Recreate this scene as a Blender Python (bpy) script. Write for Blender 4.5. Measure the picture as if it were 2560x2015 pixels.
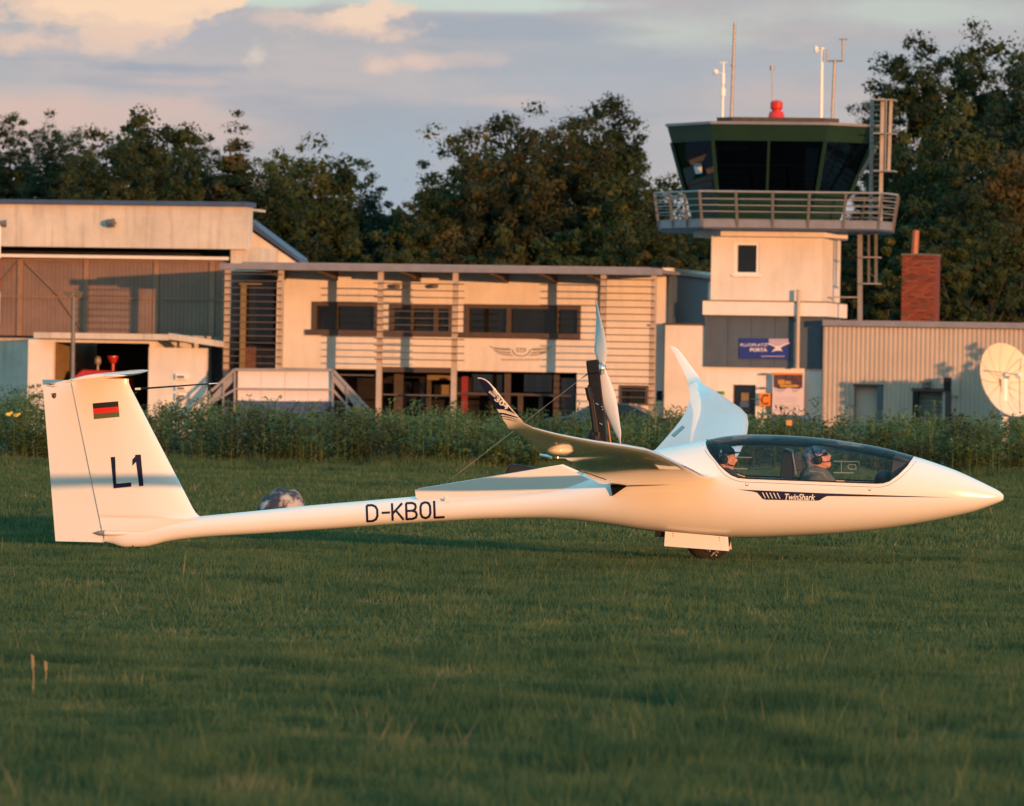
import bpy, bmesh, math, random
import numpy as np
from mathutils import Vector, Matrix
from mathutils.bvhtree import BVHTree

for o in list(bpy.data.objects):
    bpy.data.objects.remove(o)
SC = bpy.context.scene
COL = SC.collection
R = math.radians
random.seed(7)
rng = np.random.default_rng(7)

# ------------------------------------------------------------------ camera
FPX = 18525.0            # focal length in pixels of the 2560 px wide photograph
ZC = 1.35                # camera height above the grass
ROLL = R(1.0)
cam_data = bpy.data.cameras.new("camera")
cam = bpy.data.objects.new("camera", cam_data)
COL.objects.link(cam)
cr, sr = math.cos(ROLL), math.sin(ROLL)
cm = Matrix(((cr, -sr, 0, 0), (0, 0, -1, 0), (sr, cr, 0, ZC), (0, 0, 0, 1)))
cam.matrix_world = cm
cam_data.sensor_width = 36.0
cam_data.lens = FPX / 2560.0 * 36.0
cam_data.clip_start = 1.0
cam_data.clip_end = 12000.0
cam_data.dof.use_dof = True
cam_data.dof.focus_distance = 64.5
cam_data.dof.aperture_fstop = 10.0
SC.camera = cam

# ------------------------------------------------------------------ light
SUN_EL, SUN_AZ = R(2.6), R(31)       # azimuth measured from straight behind the camera, to the right
sun_dir = Vector((math.sin(SUN_AZ) * math.cos(SUN_EL), -math.cos(SUN_AZ) * math.cos(SUN_EL), math.sin(SUN_EL)))
sd = bpy.data.lights.new("sun", 'SUN')
sd.energy = 5.0
sd.angle = R(0.5)
sd.color = (1.0, 0.435, 0.175)
sun = bpy.data.objects.new("sun", sd)
sun.rotation_euler = sun_dir.to_track_quat('Z', 'Y').to_euler()
sun.location = (60, -100, 60)
COL.objects.link(sun)

SC.view_settings.view_transform = 'Standard'
SC.view_settings.look = 'None'
SC.view_settings.exposure = -0.04
SC.view_settings.gamma = 1.0
SC.view_settings.use_curve_mapping = False
SC.render.engine = 'CYCLES'
SC.cycles.max_bounces = 10
SC.cycles.diffuse_bounces = 4
SC.cycles.transparent_max_bounces = 24
SC.cycles.use_denoising = True

# ------------------------------------------------------------------ world
world = bpy.data.worlds.new("World")
SC.world = world
world.use_nodes = True
wn, wl = world.node_tree.nodes, world.node_tree.links
wn.clear()


def wmath(op, a, b=None, c=None, clamp=False):
    n = wn.new('ShaderNodeMath')
    n.operation = op
    n.use_clamp = clamp
    for i, v in enumerate((a, b, c)):
        if v is None:
            continue
        if isinstance(v, (int, float)):
            n.inputs[i].default_value = v
        else:
            wl.new(v, n.inputs[i])
    return n.outputs[0]


def wmix(fac, a, b):
    n = wn.new('ShaderNodeMix')
    n.data_type = 'RGBA'
    for s, v in ((n.inputs[0], fac), (n.inputs[6], a), (n.inputs[7], b)):
        if isinstance(v, (int, float)):
            s.default_value = v
        elif isinstance(v, tuple):
            s.default_value = (*v, 1)
        else:
            wl.new(v, s)
    return n.outputs[2]


def wstep(v, lo, hi):
    n = wn.new('ShaderNodeMapRange')
    n.interpolation_type = 'SMOOTHSTEP'
    wl.new(v, n.inputs[0])
    n.inputs[1].default_value = lo
    n.inputs[2].default_value = hi
    return n.outputs[0]


tc = wn.new('ShaderNodeTexCoord')
sep = wn.new('ShaderNodeSeparateXYZ')
wl.new(tc.outputs['Generated'], sep.inputs[0])
WX, WY, WZ = sep.outputs


def wnoise(scale, detail, sx=1.0, sz=1.0, rough=0.55, off=0.0):
    mp = wn.new('ShaderNodeMapping')
    mp.inputs['Scale'].default_value = (sx, sx, sz)
    mp.inputs['Location'].default_value = (off, off * .7, off * .3)
    wl.new(tc.outputs['Generated'], mp.inputs[0])
    n = wn.new('ShaderNodeTexNoise')
    n.inputs['Scale'].default_value = scale
    n.inputs['Detail'].default_value = detail
    n.inputs['Roughness'].default_value = rough
    wl.new(mp.outputs[0], n.inputs['Vector'])
    return n.outputs['Fac']


puff = wnoise(48, 9, 1, 1.9, .62, 3.1)
soft = wnoise(26, 8, 1, 3.0, .6, 1.2)
broad = wnoise(9, 4, 1, 2.2, .5, 5.7)
streak = wnoise(20, 5, .8, 7.0, .5, 2.2)


def pxdir(px, py):
    u, v = (px - 1280) / FPX, (1007.5 - py) / FPX
    return u * cr - v * sr, u * sr + v * cr


def wblob(px, py, ax, ay, lo=.25, hi=.6, rag=.9, tex=None):
    """soft-edged patch of sky round one direction, its rim broken up by the cloud noise"""
    cx, cz = pxdir(px, py)
    dx = wmath('DIVIDE', wmath('SUBTRACT', WX, cx), ax / FPX)
    dz = wmath('DIVIDE', wmath('SUBTRACT', WZ, cz), ay / FPX)
    r2 = wmath('ADD', wmath('MULTIPLY', dx, dx), wmath('MULTIPLY', dz, dz))
    r = wmath('SQRT', r2)
    v = wmath('SUBTRACT', 1.0, wmath('MULTIPLY', r, .5))
    n = wmath('MULTIPLY', wmath('SUBTRACT', tex or puff, .5), rag * 2.4)
    v = wmath('ADD', v, n)
    v = wmath('MULTIPLY', v, wmath('GREATER_THAN', WY, 0.0))
    return wstep(v, lo, hi)


GREY = (.475, .468, .485)
PINK = (.61, .505, .48)
BLUE = (.40, .45, .50)
PEACH = (.98, .70, .49)
c = wmix(wstep(soft, .42, .60), GREY, (.55, .50, .50))
c = wmix(wmath('MULTIPLY', wstep(broad, .47, .62), .7), c, BLUE)
c = wmix(wmath('MULTIPLY', wstep(puff, .50, .68), .45), c, (.63, .55, .53))
c = wmix(wmath('MULTIPLY', wstep(streak, .56, .68), .5), c, (.35, .39, .46))
c = wmix(wmath('MULTIPLY', wblob(160, 300, 330, 60, .1, .9, .8), .9), c, (.72, .52, .45))
c = wmix(wmath('MULTIPLY', wblob(520, 330, 300, 45, .1, .9, .8), .6), c, (.62, .50, .47))
c = wmix(wmath('MULTIPLY', wblob(980, 400, 190, 110, .1, .9, .7), .9), c, (.37, .46, .55))
c = wmix(wmath('MULTIPLY', wblob(1500, 190, 330, 110, .1, .9, .7), .7), c, (.41, .46, .52))
c = wmix(wmath('MULTIPLY', wblob(1900, 250, 240, 40, .2, .9, .8), .6), c, (.60, .50, .48))
c = wmix(wmath('MULTIPLY', wblob(2250, 150, 300, 40, .1, .9, .7), .7), c, (.42, .47, .51))
c = wmix(wmath('MULTIPLY', wblob(1130, 8, 420, 22, .3, .8, .5), .95), c, (.60, .69, .62))
c = wmix(wmath('MULTIPLY', wblob(700, 4, 150, 20, .3, .8, .5), .95), c, (.60, .69, .60))
c = wmix(wmath('MULTIPLY', wblob(1720, 80, 170, 42, .15, .8, .6), .85), c, (.57, .61, .56))
c = wmix(wmath('MULTIPLY', wblob(2250, 30, 330, 40, .2, .8, .5), .8), c, (.57, .62, .57))
c = wmix(wmath('MULTIPLY', wblob(1180, 70, 330, 26, .2, .8, .8), .75), c, (.37, .42, .49))
c = wmix(wmath('MULTIPLY', wblob(1950, 85, 420, 16, .3, .9, .9), .5), c, (.50, .46, .46))
c = wmix(wmath('MULTIPLY', wblob(420, 60, 170, 60, .25, .8, .8), .7), c, (.47, .47, .52))
c = wmix(wblob(170, 30, 300, 50, .35, .75, 1.5), c, (.84, .62, .48))
c = wmix(wblob(470, 5, 130, 36, .45, .62, 1.5), c, PEACH)
c = wmix(wblob(300, 10, 210, 40, .45, .80, 1.6), c, PEACH)
c = wmix(wmath('MULTIPLY', wblob(90, 105, 230, 36, .30, .85, 1.5), .85), c, (.82, .60, .48))
c = wmix(wblob(880, 60, 150, 40, .35, .80, 1.3), c, (.76, .58, .49))
c = wmix(wblob(900, 35, 100, 40, .42, .70, 1.4), c, (.90, .67, .51))
c = wmix(wmath('MULTIPLY', wblob(690, 45, 150, 22, .35, .85, 1.3), .7), c, (.72, .57, .50))
c = wmix(wmath('MULTIPLY', wblob(940, 162, 46, 26, .3, .95, 1.2), .8), c, (.82, .60, .50))
c = wmix(wmath('MULTIPLY', wblob(1040, 150, 60, 24, .3, .95, 1.2), .8), c, (.80, .59, .50))
c = wmix(wmath('MULTIPLY', wblob(1290, 250, 120, 18, .3, .95, 1.2), .5), c, (.66, .53, .49))
c = wmix(wmath('MULTIPLY', wblob(1180, 150, 110, 24, .4, .85, 1.3), .5), c, (.68, .54, .50))
c = wmix(wmath('MULTIPLY', wblob(640, 142, 22, 34, .35, 1.0, 2.2), .7), c, (.72, .64, .56))
c = wmix(wmath('MULTIPLY', wblob(340, 172, 270, 17, .35, .9, .9), .85), c, (.36, .40, .47))
c = wmix(wmath('MULTIPLY', wblob(420, 205, 170, 14, .35, .9, 1.0), .6), c, (.66, .53, .49))
c = wmix(wmath('MULTIPLY', wblob(1080, 340, 60, 22, .4, .9, 1.2), .5), c, (.64, .51, .49))
# the rest of the sky: broken sunset cloud with a brighter, bluer zenith showing through
sky = wn.new('ShaderNodeTexSky')
sky.sky_type = 'NISHITA'
sky.sun_disc = False
sky.sun_elevation = SUN_EL
sky.sun_rotation = math.pi - SUN_AZ
sky.air_density = 1.0
sky.dust_density = 1.5
bg_sky = wn.new('ShaderNodeBackground')
bg_sky.inputs[1].default_value = 0.15
wl.new(sky.outputs[0], bg_sky.inputs[0])
high = wstep(WZ, .07, .42)
c = wmix(wmath('MULTIPLY', high, .9), c, (.35, .92, 1.15))
bg_cloud = wn.new('ShaderNodeBackground')
wl.new(c, bg_cloud.inputs[0])
mixs = wn.new('ShaderNodeMixShader')
dt = wn.new('ShaderNodeVectorMath')
dt.operation = 'DOT_PRODUCT'
wl.new(tc.outputs['Generated'], dt.inputs[0])
dt.inputs[1].default_value = tuple(sun_dir)
toward = wstep(dt.outputs['Value'], .75, 1.0)
far_gap = wmath('MAXIMUM', wmath('MULTIPLY', wstep(soft, .5, .68), wmath('MULTIPLY', high, .8)), wmath('MULTIPLY', toward, .7))
wl.new(far_gap, mixs.inputs[0])
wl.new(bg_cloud.outputs[0], mixs.inputs[1])
wl.new(bg_sky.outputs[0], mixs.inputs[2])
wo = wn.new('ShaderNodeOutputWorld')
wl.new(mixs.outputs[0], wo.inputs[0])


# ------------------------------------------------------------------ materials
def mat(name, col, rough=.6, metal=0.0, spec=.5, var=0.0, vscale=3.0, bump=0.0, bscale=40.0, coat=0.0,
        var_col=None, streaks=0.0, emis=None):
    m = bpy.data.materials.new(name)
    m.use_nodes = True
    nt = m.node_tree
    b = nt.nodes['Principled BSDF']
    b.inputs['Roughness'].default_value = rough
    b.inputs['Metallic'].default_value = metal
    b.inputs['Specular IOR Level'].default_value = spec
    b.inputs['Coat Weight'].default_value = coat
    b.inputs['Coat Roughness'].default_value = .04
    b.inputs['Base Color'].default_value = (*col, 1)
    tcn = nt.nodes.new('ShaderNodeTexCoord')
    out = None
    if var or var_col:
        n = nt.nodes.new('ShaderNodeTexNoise')
        n.inputs['Scale'].default_value = vscale
        n.inputs['Detail'].default_value = 8
        n.inputs['Roughness'].default_value = .65
        nt.links.new(tcn.outputs['Object'], n.inputs['Vector'])
        mx = nt.nodes.new('ShaderNodeMix')
        mx.data_type = 'RGBA'
        lo = var_col or tuple(max(0, x * (1 - var)) for x in col)
        hi = tuple(min(1, x * (1 + var * .5)) for x in col)
        mx.inputs[6].default_value = (*lo, 1)
        mx.inputs[7].default_value = (*hi, 1)
        mr = nt.nodes.new('ShaderNodeMapRange')
        mr.inputs[1].default_value = .35
        mr.inputs[2].default_value = .62
        nt.links.new(n.outputs['Fac'], mr.inputs[0])
        nt.links.new(mr.outputs[0], mx.inputs[0])
        out = mx.outputs[2]
    if streaks:
        mp = nt.nodes.new('ShaderNodeMapping')
        mp.inputs['Scale'].default_value = (2.2, 2.2, .22)
        nt.links.new(tcn.outputs['Object'], mp.inputs[0])
        n = nt.nodes.new('ShaderNodeTexNoise')
        n.inputs['Scale'].default_value = 2.0
        n.inputs['Detail'].default_value = 6
        nt.links.new(mp.outputs[0], n.inputs['Vector'])
        mr = nt.nodes.new('ShaderNodeMapRange')
        mr.inputs[1].default_value = .5
        mr.inputs[2].default_value = .72
        mr.inputs[4].default_value = streaks
        nt.links.new(n.outputs['Fac'], mr.inputs[0])
        mx = nt.nodes.new('ShaderNodeMix')
        mx.data_type = 'RGBA'
        nt.links.new(mr.outputs[0], mx.inputs[0])
        if out:
            nt.links.new(out, mx.inputs[6])
        else:
            mx.inputs[6].default_value = (*col, 1)
        mx.inputs[7].default_value = (*(x * .45 for x in col), 1)
        out = mx.outputs[2]
    if out:
        nt.links.new(out, b.inputs['Base Color'])
    if bump:
        n = nt.nodes.new('ShaderNodeTexNoise')
        n.inputs['Scale'].default_value = bscale
        n.inputs['Detail'].default_value = 5
        nt.links.new(tcn.outputs['Object'], n.inputs['Vector'])
        bp = nt.nodes.new('ShaderNodeBump')
        bp.inputs['Strength'].default_value = bump
        bp.inputs['Distance'].default_value = .02
        nt.links.new(n.outputs['Fac'], bp.inputs['Height'])
        nt.links.new(bp.outputs[0], b.inputs['Normal'])
    if emis:
        b.inputs['Emission Color'].default_value = (*col, 1)
        b.inputs['Emission Strength'].default_value = emis
    return m


def leaf_mat(name, cols, scale, transl=.25, rough=.7):
    """cols: dark, mid, light, dry"""
    m = bpy.data.materials.new(name)
    m.use_nodes = True
    nt = m.node_tree
    nt.nodes.clear()
    N, L = nt.nodes.new, nt.links.new
    geo = N('ShaderNodeNewGeometry')
    at = N('ShaderNodeAttribute')
    at.attribute_name = 'tint'
    n1 = N('ShaderNodeTexNoise')
    n1.inputs['Scale'].default_value = scale
    n1.inputs['Detail'].default_value = 4
    L(geo.outputs['Position'], n1.inputs['Vector'])
    mm = N('ShaderNodeMath')
    mm.operation = 'MULTIPLY_ADD'
    L(at.outputs['Fac'], mm.inputs[0])
    mm.inputs[1].default_value = .45
    a2 = N('ShaderNodeMath')
    a2.operation = 'MULTIPLY_ADD'
    L(n1.outputs['Fac'], a2.inputs[0])
    a2.inputs[1].default_value = 1.7
    a2.inputs[2].default_value = -.58
    L(a2.outputs[0], mm.inputs[2])
    ramp = N('ShaderNodeValToRGB')
    e = ramp.color_ramp.elements
    e[0].position, e[0].color = .12, (*cols[0], 1)
    e[1].position, e[1].color = 1.0, (*cols[3], 1)
    x = e.new(.45)
    x.color = (*cols[1], 1)
    x = e.new(.78)
    x.color = (*cols[2], 1)
    L(mm.outputs[0], ramp.inputs[0])
    d = N('ShaderNodeBsdfPrincipled')
    d.inputs['Roughness'].default_value = rough
    d.inputs['Specular IOR Level'].default_value = .25
    L(ramp.outputs[0], d.inputs['Base Color'])
    t = N('ShaderNodeBsdfTranslucent')
    L(ramp.outputs[0], t.inputs[0])
    mx = N('ShaderNodeMixShader')
    mx.inputs[0].default_value = transl
    L(d.outputs[0], mx.inputs[1])
    L(t.outputs[0], mx.inputs[2])
    o = N('ShaderNodeOutputMaterial')
    L(mx.outputs[0], o.inputs[0])
    return m


def glass_mat(name, tint=(.75, .8, .8), trans=.7, rough=.02):
    m = bpy.data.materials.new(name)
    m.use_nodes = True
    nt = m.node_tree
    nt.nodes.clear()
    N, L = nt.nodes.new, nt.links.new
    t = N('ShaderNodeBsdfTransparent')
    t.inputs[0].default_value = (*(x * trans for x in tint), 1)
    g = N('ShaderNodeBsdfGlossy')
    g.inputs['Roughness'].default_value = rough
    fr = N('ShaderNodeFresnel')
    fr.inputs[0].default_value = 1.42
    mx = N('ShaderNodeMixShader')
    L(fr.outputs[0], mx.inputs[0])
    L(t.outputs[0], mx.inputs[1])
    L(g.outputs[0], mx.inputs[2])
    o = N('ShaderNodeOutputMaterial')
    L(mx.outputs[0], o.inputs[0])
    return m


M = dict(
    gelcoat=mat("white_gelcoat", (.80, .785, .76), .22, spec=.5, coat=1.0),
    navy=mat("navy_foil", (.008, .011, .045), .5, spec=.25),
    black=mat("matt_black", (.009, .009, .011), .55, spec=.3, var=.3),
    seam=mat("dark_seam_line", (.16, .14, .13), .8),  # even dark tone for the joint lines
    rubber=mat("tyre_rubber", (.02, .02, .02), .85, var=.4, bump=.3),
    alu=mat("bare_aluminium", (.6, .6, .6), .3, metal=1.0),
    carbon=mat("black_carbon", (.009, .009, .011), .45, spec=.25, var=.3, vscale=20),
    red=mat("flag_red", (.62, .015, .01), .5),
    gold=mat("flag_gold", (.10, .11, .05), .5),
    blackfoil=mat("flag_black", (.01, .01, .01), .5),
    plaster=mat("cream_plaster", (.74, .68, .60), .9, var=.10, vscale=.7, bump=.15, bscale=30, streaks=.16),
    plaster_old=mat("weathered_concrete", (.60, .52, .43), .9, var=.18, vscale=.6, bump=.2, streaks=.42),
    whitewall=mat("white_render", (.78, .72, .65), .9, var=.06, vscale=1.0, streaks=.08),
    bluetrim=mat("blue_roof_trim", (.05, .08, .15), .5, var=.15),
    bluewall=mat("blue_grey_cladding", (.075, .10, .13), .6, var=.12, vscale=1.2, streaks=.2),
    greytrim=mat("grey_metal_fascia", (.26, .245, .26), .45, metal=.2, var=.12),
    galv=mat("galvanised_steel", (.30, .28, .26), .5, metal=.4, var=.15, vscale=6),
    galv_dull=mat("dull_steel_bar", (.17, .155, .14), .55, metal=.3, var=.15, vscale=6),
    brown=mat("brown_window_frame", (.085, .058, .045), .6, var=.15),
    timber=mat("brown_timber", (.075, .055, .042), .8, var=.25, vscale=8),
    slat=mat("dark_timber_slat", (.09, .065, .05), .75, var=.3, vscale=6),
    column=mat("steel_column_paint", (.46, .38, .31), .55, var=.12, vscale=2),
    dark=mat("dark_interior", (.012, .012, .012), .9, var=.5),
    curtain=mat("red_brown_curtain", (.14, .06, .04), .9, var=.3),
    yellowish=mat("yellow_ochre_mullion", (.22, .15, .06), .7, var=.2),
    redpost=mat("red_painted_post", (.24, .022, .015), .5, var=.15),
    winglass=mat("dark_window_glass", (.008, .010, .009), .06, spec=.45, var=.4, vscale=1.3),
    doorsheet=mat("brown_translucent_sheet", (.22, .135, .095), .5, var=.16, vscale=.9, streaks=.18),
    doorbar=mat("orange_brown_bar", (.27, .155, .09), .5, var=.15),
    shed=mat("beige_corrugated_sheet", (.50, .41, .33), .6, metal=.1, var=.08, vscale=.9, streaks=.12),
    shedroll=mat("grey_roller_shutter", (.16, .17, .14), .6, var=.15),
    brick=mat("red_brick", (.19, .04, .024), .9, var=.25, vscale=6),
    brick2=mat("dark_red_brick", (.11, .03, .02), .9, var=.25, vscale=6),
    brick3=mat("orange_red_brick", (.24, .06, .035), .9, var=.2, vscale=6),
    brick4=mat("sooty_grey_brick", (.08, .06, .055), .9, var=.2, vscale=6),
    mortar=mat("mortar", (.20, .11, .08), .95, var=.2),
    flue=mat("copper_flue_pipe", (.38, .14, .08), .55, metal=.2, var=.15),
    bluepanel=mat("dark_blue_panel", (.012, .02, .05), .6, var=.3),
    green=mat("dark_green_cab_paint", (.008, .036, .018), .5, var=.15, vscale=2),
    cabglass=mat("cab_glass_blue_black", (.008, .010, .018), .05, spec=.7, var=.6, vscale=.8),
    signblue=mat("sign_blue", (.015, .035, .22), .5, var=.08),
    signwhite=mat("sign_white", (.72, .62, .60), .6),
    signpink=mat("sign_pale_panel", (.46, .36, .42), .6),
    redlamp=mat("red_beacon_glass", (.55, .025, .015), .25),
    lampwhite=mat("white_plastic", (.80, .78, .74), .4),
    poster=mat("poster_paper", (.66, .54, .53), .7, var=.06),
    orange=mat("orange_box_paint", (.75, .22, .02), .5, var=.1),
    purple=mat("poster_dark_picture", (.09, .04, .05), .6, var=.6, vscale=5),
    amber=mat("amber_yellow", (.55, .27, .04), .5, var=.1),
    carpaint=mat("dark_car_paint", (.02, .022, .03), .25, coat=.8),
    redpaint=mat("red_vehicle_paint", (.45, .03, .02), .35, coat=.4, var=.1),
    logo=mat("logo_grey_green", (.25, .23, .18), .7),
    logo_brown=mat("logo_text_brown", (.45, .30, .20), .7),
    blueplinth=mat("blue_plinth_paint", (.05, .09, .19), .6, var=.15),
    panelwhite=mat("white_platform_panel", (.76, .68, .64), .7, var=.05),
    rail=mat("pale_railing_steel", (.36, .32, .30), .5, metal=.2, var=.1),
    dish=mat("cream_dish_paint", (.80, .66, .48), .6, var=.05),
    asphalt=mat("worn_asphalt", (.055, .052, .05), .9, var=.25, vscale=.4, bump=.2),
    skin=mat("skin", (.56, .27, .19), .5, var=.08, vscale=20),
    skin2=mat("sunburnt_skin", (.60, .26, .18), .5, var=.08, vscale=20),
    jacket=mat("dark_jacket_cloth", (.028, .032, .042), .85, var=.3, vscale=12),
    vest=mat("olive_grey_cloth", (.11, .105, .09), .85, var=.3, vscale=12),
    camo=mat("blue_grey_headwear_cloth", (.26, .25, .31), .85, var_col=(.03, .035, .06), vscale=26),
    capcloth=mat("black_cap_cloth", (.012, .012, .018), .85, var=.3, vscale=20),
    strap=mat("harness_webbing", (.22, .20, .16), .8, var=.2, vscale=30),
    cockpit=mat("grey_cockpit_lining", (.045, .048, .055), .8, var=.3, vscale=8),
    bark=mat("grey_brown_bark", (.06, .045, .035), .95, var=.4, vscale=3, bump=.6, bscale=8),
    rock=mat("boulder_stone", (.46, .37, .31), .8, var_col=(.03, .03, .045), vscale=3.2, bump=.3, bscale=9),
    straw=mat("dry_stalk", (.30, .23, .11), .9, var=.2),
    flower=mat("yellow_blossom", (.80, .55, .10), .8),
)
M['canopy'] = glass_mat("canopy_perspex", (.95, .98, 1.0), .985, .012)
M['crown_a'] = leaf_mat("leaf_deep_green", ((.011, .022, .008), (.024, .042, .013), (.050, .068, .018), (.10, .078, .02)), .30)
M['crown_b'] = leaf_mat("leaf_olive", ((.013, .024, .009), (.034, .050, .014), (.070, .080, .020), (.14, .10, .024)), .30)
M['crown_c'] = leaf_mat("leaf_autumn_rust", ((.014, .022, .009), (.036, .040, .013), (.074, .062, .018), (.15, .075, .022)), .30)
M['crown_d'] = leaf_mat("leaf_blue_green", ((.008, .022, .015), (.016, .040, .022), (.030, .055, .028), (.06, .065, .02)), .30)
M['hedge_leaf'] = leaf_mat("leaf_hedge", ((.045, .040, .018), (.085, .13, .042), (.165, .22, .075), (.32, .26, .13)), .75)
M['grass'] = leaf_mat("grass_blades", ((.026, .064, .028), (.055, .106, .044), (.100, .142, .058), (.25, .21, .11)), 1.5, transl=.3)


# ------------------------------------------------------------------ frames, builders
def ray(px, py):
    u, v = (px - 1280) / FPX, (1007.5 - py) / FPX
    return Vector((u * cr - v * sr, 1.0, u * sr + v * cr))


CAMP = Vector((0, 0, ZC))


def P(px, py, Y):
    return CAMP + ray(px, py) * Y


class Frame:
    """a place with its own axes: x along the front, y away from the viewer, z up"""

    def __init__(self, mw):
        self.M = mw.copy()
        self.Mi = mw.inverted()
        self.R = self.Mi.to_3x3()

    def pix(self, px, py, d):
        o, dr = self.Mi @ CAMP, self.R @ ray(px, py)
        return o + dr * ((d - o.y) / dr.y)

    def lray(self, px, py):
        return self.Mi @ CAMP, (self.R @ ray(px, py)).normalized()


W0 = Frame(Matrix.Identity(4))
BYAW = R(12)
g0 = P(1280, 1007.5, 250)
B = Frame(Matrix.Translation((0, 250, 0)) @ Matrix.Rotation(-BYAW, 4, 'Z'))


def setp(o, label=None, cat=None, group=None, kind=None):
    if label:
        o['label'] = label
    if cat:
        o['category'] = cat
    if group:
        o['group'] = group
    if kind:
        o['kind'] = kind
    return o


class Thing:
    def __init__(self, name, label, cat, base, frame=W0, group=None, kind=None):
        self.frame = frame
        self.base = Vector(base)
        e = bpy.data.objects.new(name, None)
        e.empty_display_size = .3
        COL.objects.link(e)
        e.matrix_world = frame.M @ Matrix.Translation(self.base)
        setp(e, label, cat, group, kind)
        self.o = e


class MB:
    def __init__(self):
        self.v, self.f, self.mi, self.sm = [], [], [], []
        self.cur = 0
        self.smooth = False

    def add(self, vs, fs):
        n = len(self.v)
        self.v += [tuple(v) for v in vs]
        for f in fs:
            self.f.append([n + i for i in f])
            self.mi.append(self.cur)
            self.sm.append(self.smooth)
        return self

    def box(self, x0, x1, y0, y1, z0, z1):
        x0, x1 = min(x0, x1), max(x0, x1)
        y0, y1 = min(y0, y1), max(y0, y1)
        z0, z1 = min(z0, z1), max(z0, z1)
        vs = [(x0, y0, z0), (x1, y0, z0), (x1, y1, z0), (x0, y1, z0), (x0, y0, z1), (x1, y0, z1), (x1, y1, z1), (x0, y1, z1)]
        return self.add(vs, [(0, 3, 2, 1), (4, 5, 6, 7), (0, 1, 5, 4), (1, 2, 6, 5), (2, 3, 7, 6), (3, 0, 4, 7)])

    def pbox(self, px0, py0, px1, py1, d, depth, frame=B, ztop=None, zbot=None):
        """box whose front face covers the given rectangle of the photograph at depth d"""
        my, mx = (py0 + py1) / 2, (px0 + px1) / 2
        x0, x1 = frame.pix(px0, my, d).x, frame.pix(px1, my, d).x
        z1, z0 = frame.pix(mx, py0, d).z, frame.pix(mx, py1, d).z
        if zbot is not None:
            z0 = zbot
        if ztop is not None:
            z1 = ztop
        return self.box(x0, x1, d, d + depth, z0, z1)

    def prism(self, poly, y0, y1):
        """poly: list of (x, z), counter-clockwise seen from the front (-y)"""
        a = sum(poly[i][0] * poly[(i + 1) % len(poly)][1] - poly[(i + 1) % len(poly)][0] * poly[i][1] for i in range(len(poly)))
        if a < 0:
            poly = poly[::-1]
        n = len(poly)
        vs = [(x, y0, z) for x, z in poly] + [(x, y1, z) for x, z in poly]
        fs = [tuple(range(n)), tuple(range(2 * n - 1, n - 1, -1))]
        fs += [(i, i + n, (i + 1) % n + n, (i + 1) % n) for i in range(n)]
        return self.add(vs, fs)

    def pprism(self, pts, d, depth, frame=B):
        return self.prism([(frame.pix(x, y, d).x, frame.pix(x, y, d).z) for x, y in pts], d, d + depth)

    def vprism(self, plan, z0, z1, plan2=None):
        """plan: list of (x, y); plan2 the same list for the top"""
        plan2 = plan2 or plan
        n = len(plan)
        a = sum(plan[i][0] * plan[(i + 1) % n][1] - plan[(i + 1) % n][0] * plan[i][1] for i in range(n))
        if a < 0:
            plan, plan2 = plan[::-1], plan2[::-1]
        vs = [(x, y, z0) for x, y in plan] + [(x, y, z1) for x, y in plan2]
        fs = [tuple(range(n - 1, -1, -1)), tuple(range(n, 2 * n))]
        fs += [(i, (i + 1) % n, (i + 1) % n + n, i + n) for i in range(n)]
        return self.add(vs, fs)

    def tube(self, p0, p1, r0, r1=None, n=8, caps=True):
        p0, p1 = Vector(p0), Vector(p1)
        r1 = r0 if r1 is None else r1
        d = (p1 - p0).normalized()
        a = d.orthogonal().normalized()
        b = d.cross(a)
        vs = []
        for p, r in ((p0, r0), (p1, r1)):
            for i in range(n):
                t = 2 * math.pi * i / n
                vs.append(p + (a * math.cos(t) + b * math.sin(t)) * r)
        fs = [(i, (i + 1) % n, (i + 1) % n + n, i + n) for i in range(n)]
        if caps:
            fs += [tuple(range(n - 1, -1, -1)), tuple(range(n, 2 * n))]
        return self.add(vs, fs)

    def path(self, pts, r, n=6):
        for a, b in zip(pts, pts[1:]):
            self.tube(a, b, r, r, n)
        return self

    def bar(self, p0, p1, w, h, up=(0, 0, 1)):
        """square bar from p0 to p1"""
        p0, p1 = Vector(p0), Vector(p1)
        d = (p1 - p0).normalized()
        s = d.cross(Vector(up))
        if s.length < 1e-4:
            s = d.cross(Vector((0, 1, 0)))
        s = s.normalized() * w / 2
        u = s.cross(d).normalized() * h / 2
        vs = [p + a * s + b * u for p in (p0, p1) for a, b in ((-1, -1), (1, -1), (1, 1), (-1, 1))]
        return self.add(vs, [(0, 1, 2, 3), (7, 6, 5, 4), (0, 4, 5, 1), (1, 5, 6, 2), (2, 6, 7, 3), (3, 7, 4, 0)])

    def lathe(self, prof, c=(0, 0, 0), axis='Z', n=20, ysq=1.0):
        """prof: list of (r, h)"""
        vs, fs = [], []
        k = len(prof)
        for i in range(n):
            t = 2 * math.pi * i / n
            for r, h in prof:
                x, y = r * math.cos(t), r * math.sin(t) * ysq
                if axis == 'Z':
                    vs.append((c[0] + x, c[1] + y, c[2] + h))
                elif axis == 'Y':
                    vs.append((c[0] + x, c[1] + h, c[2] + y))
                else:
                    vs.append((c[0] + h, c[1] + x, c[2] + y))
        for i in range(n):
            j = (i + 1) % n
            for q in range(k - 1):
                fs.append((i * k + q, j * k + q, j * k + q + 1, i * k + q + 1))
        return self.add(vs, fs)

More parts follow.
